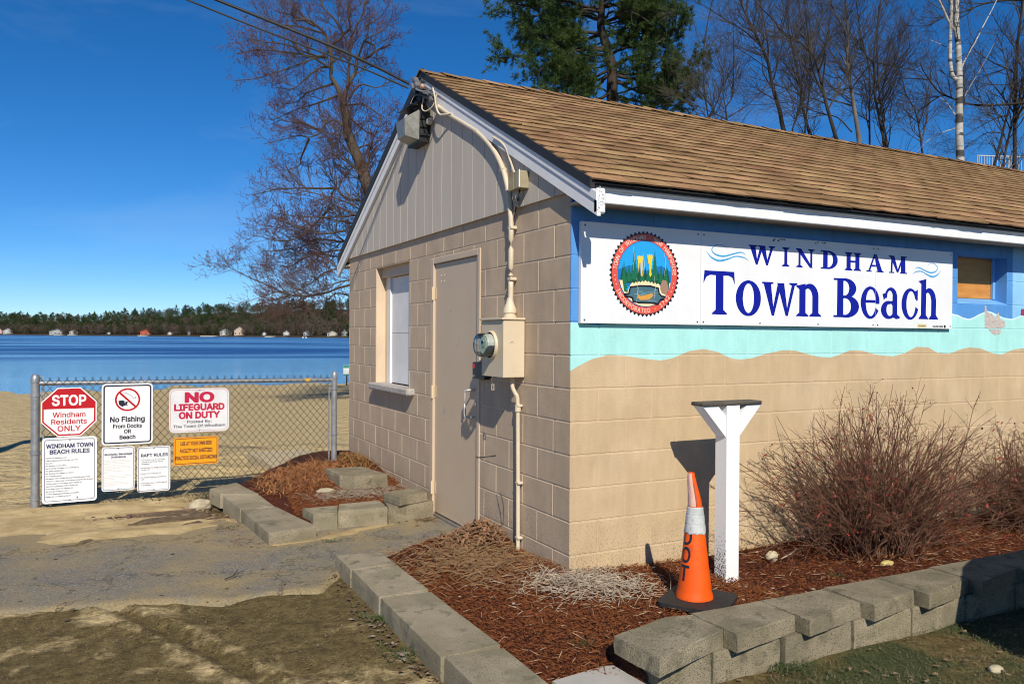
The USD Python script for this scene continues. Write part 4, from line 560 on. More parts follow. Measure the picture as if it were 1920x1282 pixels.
# ---------------------------------------------------------------- things on the walls
M_galv = mat('galvanised', (.36, .37, .38), (.27, .28, .29), scale=16, rough=.45, metallic=.55, bump=.15, bscale=60)
M_cond = mat('conduit_paint', (.62, .52, .37), (.56, .47, .34), scale=9, rough=.55, bump=.25, bscale=60)
M_box = mat('meter_paint', (.60, .495, .345), (.57, .47, .33), scale=5, rough=.5, bump=.1, bscale=40)
M_blackp = mat('black_plastic', (.012, .012, .013), rough=.45)
M_rubber = mat('cable_black', (.015, .015, .016), rough=.6)
M_white = mat('sign_white', (.77, .77, .765), rough=.3, c2=(.73, .73, .725), scale=3)
# electric meter cabinet
XB = -.165
mt = thing('electric_meter', 'beige electric meter cabinet with round glass meter beside the door', 'electric meter', (-.08, .76, 1.27))
obj('cabinet', box2((XB, .585, 1.262), (-.004, .925, 1.645), .004), M_box, mt)
v, f = box2((XB-.014, .575, 1.6465), (-.004, .935, 1.662), .003); obj('cover_lip', (v, f), M_box, mt)
mc = np.array([XB, .765, 1.478])
pr = [(0, 0), (.098, 0), (.098, .008), (.092, .016), (.088, .018), (.088, .008)]
v, f = lathe(pr, 36); obj('meter_ring', (orient(v, (-1, 0, 0), mc), f), M_box, mt, smooth=40)
M_glass = usdkit.material(stage, '/World/Looks/meter_glass', {'t': ('transparent_bsdf', {'color': (.9, .93, .9)}), 'g': ('glossy_bsdf', {'roughness': .04}), 'fr': ('fresnel', {'IOR': 1.5}), 'm': ('mix_closure', {})}, [('fr.fac', 'm.fac'), ('t.BSDF', 'm.closure1'), ('g.BSDF', 'm.closure2')], surface='m.closure')
v, f = lathe([(.080, .0), (.080, .085), (.074, .102), (.066, .108), (.0, .110)], 36); obj('glass_cover', (orient(v, (-1, 0, 0), mc+[-.001, 0, 0]), f), M_glass, mt, smooth=40)
v, f = lathe([(.077, .002), (.077, .05), (.070, .062), (.0, .062)], 36); body = obj('meter_body', (orient(v, (-1, 0, 0), mc), f), mat('meter_grey', (.45, .47, .45), (.36, .38, .37), scale=30, rough=.5), mt, smooth=40)
v, f = lathe([(.058, .063), (.058, .066), (0, .066)], 30); obj('dial_face', (orient(v, (-1, 0, 0), mc), f), mat('dial_green', (.42, .52, .46), rough=.5), body)
obj('display', box2((XB-.0685, .755, 1.487), (XB-.0665, .79, 1.507), .0005), M_blackp, body)
for dz, w_ in ((-.004, .06), (-.014, .045), (-.024, .05)): obj('dial_print', box2((XB-.0672, .765-w_/2, 1.478+dz), (XB-.0664, .765+w_/2, 1.4815+dz), .0002), mat('print_grey', (.12, .16, .14), rough=.6) if dz == -.004 else '/World/Looks/print_grey', body)
v, f = lathe([(.027, 0), (.027, .0015), (.0235, .0015), (.0235, 0)], 24); obj('knockout', (orient(v, (0, -1, 0), (-.07, .5855, 1.325)), f), M_box, mt)
obj('scratch', tube([(-.115, .5845, 1.49), (-.10, .5845, 1.505), (-.09, .5845, 1.492)], .0014, 4), M_scuff, mt)
tg = thing('seal_tag', 'small square meter tag hanging on a wire below the meter cabinet', 'tag', (XB+.01, .74, 1.2)); 
obj('wire', tube(smooth_path([(XB+.004, .745, 1.27), (XB-.006, .748, 1.245), (XB, .742, 1.215)], 8), .0012, 4), M_galv, tg)
v, f = extrude(sg.box(-.022, -.022, .022, .022).difference(sg.box(-.010, -.014, .010, .010)), .002); v, f = on_x((v, f), XB, .742, 1.192); obj('plate', (v, f), M_cond, tg)
# conduits
cd = thing('conduit', 'thick painted service conduit curving from the gable peak down to the meter cabinet', 'conduit', (-.03, .73, 1.66))
up = [(-.055, 2.10, 3.46), (-.045, 2.017, 3.42), (-.04, 1.781, 3.298), (-.04, 1.498, 3.163), (-.04, 1.293, 3.062), (-.04, 1.099, 2.938), (-.04, .954, 2.818), (-.04, .845, 2.685), (-.04, .775, 2.543), (-.04, .742, 2.398), (-.04, .728, 2.30), (-.04, .727, 2.0), (-.04, .727, 1.78)]
obj('pipe', tube(smooth_path(up, 60), .0185, 10), M_cond, cd, smooth=50)
v, f = lathe([(.0, .0), (.046, 0), (.046, .02), (.040, .022), (.040, .035), (.046, .037), (.046, .06), (.028, .105), (.0215, .13), (.0215, .14), (.0, .14)], 20); obj('fitting', (v+np.array([-.046, .727, 1.660]), f), M_cond, cd, smooth=40)
for y, z, t in ((1.30, 3.068, .5), (.86, 2.70, 1.2), (.727, 2.28, 0), (.727, 1.93, 0)): obj('strap', cbox((-.03, y, z), (.05, .052, .022), .004), M_cond, cd)
c2 = thing('conduit', 'thin painted conduit running from the meter cabinet down into the mulch', 'conduit', (-.03, .63, .1))
obj('pipe', tube(smooth_path([(-.06, .655, 1.275), (-.06, .655, 1.20), (-.045, .645, 1.155), (-.03, .636, 1.11), (-.028, .632, .9), (-.028, .625, .5), (-.028, .62, .04)], 50), .0145, 10), M_cond, c2, smooth=50)
for z in (1.07, .55, .18): obj('strap', cbox((-.022, .632-(.012 if z < .6 else 0), z), (.04, .046, .018), .004), M_cond, c2)
v, f = lathe([(.0, 0), (.021, 0), (.021, .035), (0, .035)], 14); obj('coupling', (v+np.array([-.028, .633, 1.03]), f), M_cond, c2, smooth=40)
# door alarm box
kp = thing('alarm_box', 'small black box with red window above the door handle', 'alarm box', (-.04, 1.19, 1.28))
obj('housing', box2((-.062, 1.10, 1.222), (-.0085, 1.31, 1.345), .006), M_blackp, kp)
obj('red_window', box2((-.0645, 1.262, 1.298), (-.0615, 1.302, 1.334), .001), mat('red_lens', (.45, .01, .015), rough=.25), kp)
obj('label_strip', box2((-.0632, 1.27, 1.235), (-.0617, 1.30, 1.25), .0004), M_galv, kp)
for y, z in ((1.11, 1.335), (1.11, 1.232)): obj('screw', box2((-.0635, y, z), (-.0617, y+.01, z+.006), .0005), M_galv, kp)
# junction box below the rake
jb = thing('junction_box', 'small open grey brown junction box beside the conduit on the gable', 'junction box', (-.04, .60, 2.52))
obj('box', box2((-.095, .505, 2.515), (-.0232, .66, 2.63), .003), mat('box_khaki', (.34, .30, .19), (.27, .22, .13), scale=14, rough=.7), jb)
obj('flap', box2((-.098, .585, 2.513), (-.0955, .662, 2.632), .001), mat('box_rust', (.30, .17, .09), (.36, .33, .22), scale=10, rough=.8), jb)
obj('chipped_edge', box2((-.099, .503, 2.518), (-.092, .509, 2.634), .001), M_trim_w, jb)
for k in range(3): obj('wire', tube(smooth_path([(-.06, .56+.03*k, 2.52), (-.075, .55+.045*k, 2.475), (-.055, .59+.03*k, 2.445), (-.04, .63, 2.47-.03*k), (-.035, .67, 2.40+.03*k), (-.032, .70, 2.34)], 24), .0045, 6), M_cond if k else M_rubber, jb)
obj('feed_wire', tube(smooth_path([(-.058, .985, 2.955), (-.05, .872, 2.895), (-.045, .80, 2.835), (-.043, .76, 2.77), (-.042, .715, 2.70), (-.045, .66, 2.63)], 24), .007, 6), M_cond, jb)
# flood light
fl = thing('flood_light', 'grey flood lamp with black back and ribbed clear lens below the gable peak', 'lamp', (-.06, 2.45, 3.4))
M_lens = mat('prism_lens', (.17, .165, .135), (.23, .22, .185), scale=20, rough=.3, bump=.5, bscale=70, spec=.6)
A = np.array([[-.03, 2.28, 3.50], [-.03, 2.62, 3.50], [-.03, 2.60, 3.20], [-.03, 2.30, 3.20]]); B = A+np.array([-.085, 0, 0]); B[0] += [0, .01, .0]; B[1] += [-.0, -.01, .0]
hull = trimesh.convex.convex_hull(np.vstack([A+[[0, 0, .0]]*4, B])); obj('housing', (np.asarray(hull.vertices), np.asarray(hull.faces)), M_blackp, fl)
Cq = np.array([[-.1155, 2.315, 3.475], [-.1155, 2.60, 3.475], [-.1155, 2.585, 3.22], [-.1155, 2.325, 3.22], [-.235, 2.36, 3.40], [-.235, 2.58, 3.40], [-.225, 2.56, 3.255], [-.225, 2.375, 3.255]])
hull = trimesh.convex.convex_hull(Cq); obj('lens', (np.asarray(hull.vertices), np.asarray(hull.faces)), M_lens, fl)
obj('visor', box2((-.20, 2.30, 3.503), (-.03, 2.62, 3.512), .003), M_blackp, fl); obj('bracket', box2((-.07, 2.40, 3.5125), (-.028, 2.50, 3.585), .006), M_blackp, fl)
obj('ear', box2((-.075, 2.205, 3.335), (-.03, 2.268, 3.39), .012), M_cond, fl)
for k in range(3): obj('rib', box2((-.125, 2.285+.0, 3.25+.07*k), (-.035, 2.2795+.0, 3.262+.07*k), .002), M_blackp, fl)
# wire hardware at the peak
hw = thing('wire_clamp', 'tangle of wire clamps and drip loops at the gable peak', 'wire clamps', (-.06, 2.3, 3.65))
mb = MB(); rw = np.random.default_rng(2)
for k in range(9):
    c = np.array([-.09-.05*rw.random(), 2.05+.42*k/8, 3.50+.24*k/8+rw.normal(0, .018)]); v, f = cbox((0, 0, 0), (.03+.03*rw.random(), .05+.05*rw.random(), .025+.02*rw.random()), .006); mb.add(rot(v, (1, 0, 0), .5+rw.normal(0, .3))+c, f)
obj('clamp_bodies', mb, mat('clamp_grey', (.22, .21, .20), (.06, .06, .06), scale=16, rough=.45, metallic=.3), hw)
mb = MB(); mb.box((-.09, 2.36, 3.57), (-.05, 2.54, 3.74), .012); mb.box((-.12, 2.42, 3.62), (-.06, 2.49, 3.70), .012); obj('insulator', mb, M_blackp, hw)
v, f = lathe([(0, 0), (.018, .002), (.024, .014), (.018, .03), (0, .033)], 14); obj('terracotta_knob', (orient(v, (-1, 0, 0), (-.12, 2.20, 3.635)), f), mat('terracotta', (.50, .28, .18), rough=.5), hw, smooth=60)
for k, (P, r, mm) in enumerate([([(-.14, 2.42, 3.68), (-.15, 2.32, 3.60), (-.14, 2.18, 3.56), (-.11, 2.08, 3.50), (-.07, 2.04, 3.45)], .013, M_rubber), ([(-.10, 2.25, 3.58), (-.13, 2.22, 3.46), (-.13, 2.12, 3.41), (-.11, 2.02, 3.43), (-.09, 1.98, 3.52)], .006, M_cond), ([(-.12, 2.00, 3.57), (-.11, 1.98, 3.50), (-.10, 1.965, 3.40), (-.09, 1.92, 3.34), (-.07, 1.86, 3.325), (-.05, 1.757, 3.31)], .008, M_cond),
        ([(-.13, 2.35, 3.66), (-.17, 2.25, 3.62), (-.15, 2.12, 3.57), (-.12, 2.0, 3.56)], .008, M_galv), ([(-.09, 2.5, 3.63), (-.13, 2.47, 3.54), (-.12, 2.38, 3.50), (-.10, 2.30, 3.52)], .012, M_rubber)]): obj('loop', tube(smooth_path(P, 24), r, 6), mm, hw, smooth=60)
CABLE_A.append(list(np.array(CABLE_A[0])+(np.array(CABLE_A[-1])-np.array(CABLE_A[0]))*1.39)); CABLE_B.append([CABLE_A[-1][0], CABLE_A[-1][1]-.02, CABLE_A[-1][2]-.22])
for nm, P, r, lb in (('A', CABLE_A, .0125, 'thicker upper overhead service cable running from the gable peak across the sky'), ('B', CABLE_B, .0075, 'thinner lower overhead cable running from the gable peak across the sky')):
    t = thing('overhead_cable', lb, 'cable', P[0]); q = smooth_path(P, 70); obj('conductor', tube(q, r, 6), M_rubber, t, smooth=60)
    if nm == 'A': qq = q+np.stack([0*q[:, 0], .011*np.sin(np.arange(70)*1.9), .011*np.cos(np.arange(70)*1.9)], 1); obj('messenger_wire', tube(qq, .0035, 5), M_rubber, t)

up_ = thing('utility_pole', 'weathered wooden utility pole left of the picture carrying the two cables', 'utility pole', (-6.0, 4.25, 0)); obj('pole', tube([(-6.02, 4.27, -.6), (-6.02, 4.27, 3.0), (-6.02, 4.27, 6.3)], [.135, .125, .11], 14), mat('pole_wood', (.16, .13, .10), (.24, .20, .16), scale=9, rough=.9, bump=.5, bscale=20, stretch=(1, 1, .1)), up_, smooth=50); obj('bracket', box2((-6.04, 4.10, 5.35), (-5.90, 4.28, 5.75), .01), M_galv, up_)

# ---------------------------------------------------------------- the town sign
def ell(cx, cy, rx, ry, n=40): return sa.scale(sg.Point(cx, cy).buffer(1, quad_segs=n//4*2), rx, ry)
def PG(*p): return sg.Polygon(p)
def stroke(pts, w):
    """a brush line whose width swells from thin to thick and back"""
    P = smooth_path([(x, y, 0) for x, y in pts], 40)[:, :2]; T = np.gradient(P, axis=0); T /= np.linalg.norm(T, axis=1, keepdims=True); Nn = np.stack([-T[:, 1], T[:, 0]], 1); ww = np.interp(np.linspace(0, 1, 40), np.linspace(0, 1, len(w)), w)[:, None]/2
    return sg.Polygon(np.vstack([P+Nn*ww, (P-Nn*ww)[::-1]])).buffer(0)
def stem(x0, x1, y0=0, y1=1, sb=.08, st=.08, h=.05):
    p = PG((x0, y0+.02), (x1, y0+.02), (x1, y1-.02), (x0, y1-.02))
    if sb: p = p.union(PG((x0-sb, y0), (x1+sb, y0), (x1+sb*.9, y0+.018), (x1, y0+h*1.9), (x0, y0+h*1.9), (x0-sb*.9, y0+.018)))
    if st: p = p.union(PG((x0-st, y1), (x1+st, y1), (x1+st*.9, y1-.018), (x1, y1-h*1.9), (x0, y1-h*1.9), (x0-st*.9, y1-.018)))
    return p
def bar(x0, y0, x1, y1, w0, w1=None):
    """slanted stroke of horizontal width w0 at its foot, w1 at its head"""
    w1 = w0 if w1 is None else w1; return PG((x0-w0/2, y0), (x0+w0/2, y0), (x1+w1/2, y1), (x1-w1/2, y1))
def flag(x0, x1, y): return PG((x0, y), (x1, y), (x1, y-.02), ((x0+x1)/2+.02, y-.06), ((x0+x1)/2-.02, y-.06), (x0, y-.02))
def glyph(ch):
    """flared serif letters in a unit box: x 0-1, y 0 = base line, 1 = this letter's height"""
    if ch == 'T': return unary_union([stem(.40, .62, 0, .97, .12, 0), PG((.03, 1), (.97, 1), (.995, .76), (.93, .88), (.80, .925), (.62, .92), (.40, .92), (.20, .925), (.08, .88), (.005, .76))])
    if ch == 'o': return ell(.5, .49, .5, .52).difference(ell(.5, .49, .245, .455))
    if ch in 'wW':
        k = 1.0; return unary_union([bar(.30, 0, .13, 1, .05, .19), bar(.30, 0, .49, .98, .05, .085), bar(.70, 0, .52, .98, .05, .18), bar(.70, 0, .90, 1, .05, .07), flag(0, .30, 1), flag(.78, 1.0, 1), flag(.36, .62, 1) if ch == 'W' else PG((.44, .98), (.56, .98), (.5, .9))])
    if ch == 'n': return unary_union([stem(.13, .36, 0, .94, .12, 0), PG((.0, .93), (.36, 1.0), (.36, .88), (.13, .84)), ell(.55, .60, .35, .41).difference(ell(.47, .52, .21, .36)).intersection(sg.box(.30, .52, 1, 1.1)), stem(.67, .90, 0, .64, .12, 0)])
    if ch == 'B': return unary_union([stem(.14, .36, 0, 1, .0, 0), PG((0, 0), (.5, 0), (.5, .035), (0, .03)), PG((0, 1), (.5, 1), (.5, .965), (0, .97)), ell(.46, .755, .42, .25).difference(ell(.42, .755, .20, .205)).intersection(sg.box(.36, .4, 1, 1.1)), ell(.50, .275, .50, .28).difference(ell(.44, .275, .26, .23)).intersection(sg.box(.36, -.1, 1.1, .6)), PG((.3, .51), (.55, .51), (.55, .545), (.3, .545)), sg.box(.3, 0, .52, .045), sg.box(.3, .96, .48, 1)])
    if ch == 'e': return unary_union([ell(.5, .49, .5, .52).difference(ell(.53, .49, .29, .455)).difference(PG((.52, .47), (1.2, .47), (1.2, .2), (.95, .22))), PG((.2, .5), (.98, .5), (.98, .565), (.2, .565))]).difference(PG((.99, .60), (1.2, .6), (1.2, .3), (.99, .3)))
    if ch == 'a': return unary_union([stem(.62, .84, .0, .74, 0, 0), PG((.62, .14), (.84, .12), (1.0, .03), (.98, .0), (.8, -.02), (.66, .05)), ell(.52, .70, .32, .31).difference(ell(.46, .68, .175, .25)).intersection(sg.box(.12, .68, .9, 1.1)), PG((.08, .78), (.30, .84), (.26, .70), (.14, .62)), ell(.40, .27, .40, .29).difference(ell(.46, .28, .20, .225)).intersection(sg.box(-.1, -.1, .66, .62)), PG((.36, .50), (.64, .58), (.64, .53), (.40, .46))])
    if ch == 'c': return unary_union([ell(.53, .49, .53, .52).difference(ell(.58, .49, .31, .455)).difference(PG((.6, .5), (1.3, .95), (1.3, .2))), PG((.80, .90), (1.0, .97), (1.0, .64), (.94, .62))])
    if ch == 'h': return unary_union([stem(.13, .36, 0, .98, .12, 0), PG((.0, .965), (.36, 1.02), (.36, .95), (.13, .90)), ell(.55, .46, .35, .33).difference(ell(.47, .40, .21, .29)).intersection(sg.box(.30, .40, 1, 1.1)), stem(.67, .90, 0, .50, .12, 0)])
    if ch == 'I': return stem(.34, .66, 0, 1, .3, .3)
    if ch == 'N': return unary_union([stem(.14, .215, 0, 1, .12, 0), stem(.80, .875, 0, 1, 0, .12), bar(.83, 0, .14, 1, .1, .24), flag(.0, .22, 1)])
    if ch == 'D': return unary_union([stem(.14, .38, 0, 1, 0, 0), PG((0, 0), (.5, 0), (.5, .03), (0, .03)), PG((0, 1), (.5, 1), (.5, .97), (0, .97)), ell(.42, .5, .58, .5).difference(ell(.40, .5, .35, .455)).intersection(sg.box(.36, -.1, 1.1, 1.1))])
    if ch == 'H': return unary_union([stem(.12, .34, 0, 1, .1, .1), stem(.66, .88, 0, 1, .1, .1), sg.box(.3, .47, .7, .53)])
    if ch == 'A': return unary_union([bar(.14, 0, .47, 1, .07, .05), bar(.80, 0, .50, 1, .25, .16), sg.box(.24, .31, .72, .37), PG((0, 0), (.28, 0), (.28, .02), (0, .02)), PG((.6, 0), (1, 0), (1, .02), (.6, .02))])
    if ch == 'M': return unary_union([bar(.14, 0, .17, 1, .06, .06), bar(.80, 0, .78, 1, .22, .20), bar(.48, .05, .17, 1, .06, .22), bar(.48, .05, .80, 1, .06, .07), PG((.02, 0), (.27, 0), (.27, .02), (.02, .02)), PG((.64, 0), (1, 0), (1, .02), (.64, .02)), flag(.0, .26, 1), flag(.72, .98, 1)])
YS = -.0335; SX0, SX1, SZ0, SZ1 = .047, 3.575, 1.620, 2.238
ts = thing('town_sign', 'long white board reading WINDHAM TOWN BEACH with round town seal under the eave', 'sign', (SX0, YS, SZ0))
seams = [SX0, .977, 2.665, SX1]
for a, b in zip(seams[:-1], seams[1:]): obj('panel', box2((a+.0012, YS, SZ0), (b-.0012, -.0045, SZ1), .0012), M_white, ts)
M_backing = mat('sign_backing', (.24, .21, .17), rough=.8); obj('backing', box2((SX0+.004, -.004, SZ0+.006), (SX1-.004, -.0005, SZ1-.006), .001), M_backing, ts)
M_blue = mat('letter_blue', (.006, .012, .27), rough=.4, spec=.2); M_cyan = mat('swoosh_blue', (.06, .33, .62), rough=.3)
HT = {'T': .282, 'o': .228, 'w': .226, 'n': .226, 'B': .279, 'e': .228, 'a': .228, 'c': .228, 'h': .303}
def split(p):
    for s in seams[1:3]: p = p.difference(sg.box(s-.0015, 0, s+.0015, 5))
    return p
def put(poly, m, name, parent=ts, lay_=1, y=None):
    if name == 'letter' and parent is ts: poly = split(poly.buffer(.0032, join_style=2))
    v, f = extrude(poly, .0006); v = np.asarray(v); return obj(name, on_y((v, f), (YS if y is None else y)-.0007*lay_+.0005), m, parent)
for ch, a, b in TOWN: put(split(sa.translate(sa.scale(glyph(ch), b-a, HT[ch], origin=(0, 0)), a, 1.696)), M_blue, 'letter')
for ch, a, b in WIND: put(split(sa.translate(sa.scale(glyph(ch), b-a, .127, origin=(0, 0)), a, 2.043)), M_blue, 'letter')
for fx_ in (lambda x: 1.022+x, lambda x: 3.425-x):
    sc1 = .36 if fx_(0) < 2 else .33
    for pts, w in (([(.0, .055), (.05, .015), (.12, -.005), (.2, .01), (.28, .035), (.36, .03), (.41, .01)], [.002, .012, .014, .008, .009, .002]), ([(.20, .085), (.16, .112), (.09, .108), (.05, .075), (.08, .042), (.16, .03), (.25, .05), (.33, .068), (.38, .055)], [.001, .004, .006, .008, .012, .010, .009, .002])):
        put(stroke([(fx_(x*sc1/.40), 2.055+z*.9+(.0 if fx_(0) < 2 else -.02)) for x, z in pts], w), M_cyan, 'swoosh')
for s, (x, z, h, w, mm) in {'SALEM SIGN': (3.395, 1.630, .016, .125, M_blackp)}.items(): v, f = text(s, h, w, True); obj('maker_mark', on_y((v, f), YS-.0002, x, z), mm, ts)
put(ell(3.482, 1.638, .012, .012), M_blackp, 'maker_dot'); put(sg.box(3.15, 1.627, 3.255, 1.655), mat('sticker_yellow', (.62, .52, .25), rough=.5), 'sticker'); v, f = text('Sign donated by', .010, .085); obj('sticker_print', on_y((v, f), YS-.001, 3.2025, 1.636), M_backing, ts)
M_screw = mat('screw_dark', (.10, .10, .10), rough=.5)
for x, z in [(.075, 2.215), (.95, 2.215), (1.0, 2.215), (2.03, 2.22), (2.64, 2.215), (2.69, 2.215), (3.55, 2.215), (.075, 1.64), (.95, 1.64), (1.0, 1.64), (1.5, 1.638), (2.06, 1.638), (2.64, 1.64), (2.69, 1.64), (3.55, 1.64)]: put(ell(x, z, .0065, .0065, 12), M_screw, 'screw')
rn = np.random.default_rng(6); put(unary_union([ell(1.62+.12*q[0]*(k < 7)+.95*0+(.42+.10*q[0])*(k >= 7), 2.228-.012*q[1]**2, .004+.008*q[2], .003+.005*q[1], 10) for k, q in enumerate(rn.random((11, 3)))]).intersection(sg.box(0, 0, 5, 2.2375)), M_screw, 'mildew')
# town seal
SC = (.5235, 1.9365); R0 = .272
M_red = mat('seal_red', (.66, .085, .055), rough=.35); M_seal = {k: mat('seal_'+k, c, rough=.35) for k, c in dict(sky=(.02, .33, .72), deep=(.01, .16, .46), pine=(.010, .14, .055), dark=(.008, .07, .03), gold=(.80, .56, .04), sand=(.80, .66, .38), pond=(.06, .14, .17), ripple=(.16, .28, .31), boat=(.62, .30, .05), rock=(.34, .20, .13), ink=(.012, .008, .012)).items()}
seal = put(PG(*[(SC[0]+(R0 if k % 2 else R0*.935)*math.cos(k*math.pi/52), SC[1]+(R0 if k % 2 else R0*.935)*math.sin(k*math.pi/52)) for k in range(104)]), M_seal['ink'], 'seal', lay_=2)
cir = lambda r: ell(SC[0], SC[1], r, r, 96)
inn = cir(.2045)
put(cir(.2525), M_red, 'ring', seal, 3); put(cir(.2095), M_seal['deep'], 'ring_line', seal, 4); put(inn, M_seal['sky'], 'sky_field', seal, 5)
loc = lambda pts: PG(*[(SC[0]+x*.2045, SC[1]+y*.2045) for x, y in pts])
put(loc([(-1, .1), (-.6, .25), (0, .1), (.6, .28), (1, .1), (1, -.4), (-1, -.4)]).intersection(inn), M_seal['deep'], 'sky_shade', seal, 6)
def fir(x, yb, yt, w):
    n = 7; L_ = []; 
    for k in range(n): t = k/n; L_ += [(x-w*(1-(1-t)*.92)*.9-.0, yt+(yb-yt)*(t+.12)), (x-w*(1-(1-t)*.92)*.45, yt+(yb-yt)*(t+.12))]
    return loc([(x, yt)]+[(a, b) for a, b in L_]+[(x, yb)]+[(2*x-a, b) for a, b in L_[::-1]]).buffer(0)
rf = np.random.default_rng(9); dk = [fir(x, -.25, .12+.12*rf.random(), .16) for x in np.linspace(-.85, .85, 15)]
put(unary_union(dk+[loc([(-.95, -.3), (.95, -.3), (.9, .0), (-.9, .0)])]).intersection(inn), M_seal['dark'], 'far_pines', seal, 7)
put(unary_union([fir(-.80, -.62, .36, .22), fir(-.42, -.2, .72, .20), fir(.36, -.2, .74, .20), fir(.80, -.50, .30, .22), fir(-.12, -.22, .1, .16), fir(.12, -.22, .15, .16), fir(-.62, -.25, .25, .16), fir(.6, -.25, .3, .16)]).intersection(inn), M_seal['pine'], 'near_pines', seal, 8)
for x, w, ys in ((-.20, .115, [(0, .0), (.15, -.42), (.3, -.12), (.55, -.1), (.65, -.5), (.95, -.52), (1, 0)]), (.17, .11, [(0, 0), (.12, -.18), (.35, -.18), (.4, -.42), (.35, -.52), (.6, -.6), (.9, -.5), (.75, -.40), (.85, -.2), (1, 0)])):
    top = .44+(.06 if x > 0 else 0); put(loc([(x-w, top), (x-w*.85, top+.12), (x-w*.5, top+.07), (x-w*.2, top+.13), (x+w*.15, top+.07), (x+w*.5, top+.13), (x+w*.85, top+.08), (x+w, top)]+[(x-w*.8+1.6*w*u, top+v_) for u, v_ in ys[::-1]]).buffer(0), M_seal['gold'], 'castle_tower', seal, 9)
shore_ = [(-1, -.22), (-.86, -.22), (-.80, -.55), (-.68, -.60), (-.6, -.42)]+[(x, -.34+.05*(k % 2)+.10*(1-abs(x)/.6)) for k, x in enumerate(np.linspace(-.55, .55, 19))]+[(.62, -.42), (.72, -.58), (.9, -.5), (.92, -.25), (1, -.24), (1, -1), (-1, -1)]
put(loc(shore_).buffer(0).intersection(inn).difference(inn.buffer(-.2)), M_seal['sand'], 'sand_field', seal, 10)
pond = loc([(-.58, -.42), (-.2, -.36), (.2, -.36), (.5, -.42), (.54, -.6), (.62, -.68), (.76, -.70), (.72, -.80), (.58, -.84), (.50, -.98), (.2, -1.10+.14), (-.25, -1.10+.14), (-.48, -.92), (-.5, -.80), (-.74, -.76), (-.80, -.66), (-.64, -.64)]).buffer(.004).buffer(-.002)
pond = sa.translate(sa.scale(pond, 1, .92), 0, .006)
put(pond, M_seal['ink'], 'pond_outline', seal, 11); put(pond.buffer(-.011), M_seal['pond'], 'pond_water', seal, 12)
put(unary_union([loc([(x, y), (x+.16, y+.012), (x+.17, y-.004), (x+.01, y-.018)]) for x, y in zip(rf.uniform(-.5, .3, 34), rf.uniform(-.9, -.45, 34))]).intersection(pond.buffer(-.012)), M_seal['ripple'], 'ripples', seal, 13)
put(loc([(-.28, -.66), (-.2, -.7), (.12, -.64), (.26, -.6), (.24, -.7), (.1, -.78), (-.2, -.8), (-.27, -.74)]).buffer(.003), M_seal['boat'], 'canoe', seal, 14)
put(loc([(.60, -.30), (.66, -.18), (.78, -.20), (.84, -.34), (.86, -.5), (.76, -.58), (.64, -.54), (.58, -.42)]).buffer(.004), M_seal['rock'], 'rock', seal, 14)
for x, y in ((-.5, .5), (-.12, .3), (.32, -.4), (.72, .35), (-.35, -.5)): put(stroke([(SC[0]+x*.2, SC[1]+y*.2+.07), (SC[0]+(x+.05)*.2, SC[1]+y*.2), (SC[0]+x*.2, SC[1]+y*.2-.08)], [.0008, .0018, .0008]), M_white, 'scratch', seal, 15)
def arc_text(s, a0, a1, r, h, top):
    n = len(s)
    for k, ch in enumerate(s):
        if ch == ' ': continue
        a = math.radians(a0+(a1-a0)*k/(n-1))
        if ch == '.': put(ell(SC[0]+r*math.cos(a), SC[1]+r*math.sin(a), .0035, .0035, 12), M_cream, 'seal_dot', seal, 4); continue
        v, f = text(ch, h, None, False); v[:, 0] *= .92; v[:, 1] -= h/2; v = rot(v, (0, 0, 1), a-math.pi/2 if top else a+math.pi/2); obj('seal_letter', on_y((v, f), YS-.0023, SC[0]+r*math.cos(a), SC[1]+r*math.sin(a)), M_sealtxt, seal)
M_sealtxt = mat('seal_lettering', (.80, .68, .52), rough=.4)
arc_text('TOWN OF WINDHAM . NEW HAMPSHIRE', 172, 2, .231, .027, True); arc_text('INCORPORATED . 1742', 208, 322, .231, .027, False)
for a in (184, 191, 198, 333, 340, 347): a = math.radians(a); put(ell(SC[0]+.231*math.cos(a), SC[1]+.231*math.sin(a), .0035, .0035, 12), M_sealtxt, 'seal_dot', seal, 4)
# ---------------------------------------------------------------- chain link fence and its signs
FY = 4.20
fe = thing('chain_link_fence', 'low galvanised chain link fence holding the beach rule signs', 'fence', (-3.06, FY, -.06))
def fpost(x, z0, z1, r): return lathe([(0, z0-.2), (r, z0-.2), (r, z1-.075), (r*1.10, z1-.075), (r*1.10, z1-.05), (r*1.0, z1-.03), (r*.78, z1-.010), (r*.4, z1), (0, z1+.002)], 18, (x, FY, 0))
XL, XRt = -3.062, -.348
obj('post', fpost(XL, -.06, 1.172, .036), M_galv, fe, smooth=35); obj('post', fpost(XRt, .15, 1.158, .030), M_galv, fe, smooth=35)
RZf = lambda x: np.interp(x, [XL, XRt], [1.088, 1.070])
obj('top_rail', tube([(x, FY, RZf(x)) for x in np.linspace(XL+.03, XRt-.02, 12)], .021, 10), M_galv, fe, smooth=50)
mb = MB(); [mb.add(tube([(x, FY, RZf(x)) for x in np.linspace(-.66, -.60, 4)], .0225, 10))]; obj('yellow_tape', mb, mat('tape_yellow', (.60, .36, .05), rough=.5), fe)
for x, z0, z1 in ((XL+.062, .0, 1.15), (XRt-.055, .19, 1.06)): obj('tension_bar', box2((x-.008, FY-.004, z0), (x+.008, FY+.004, z1), .001), M_galv, fe)
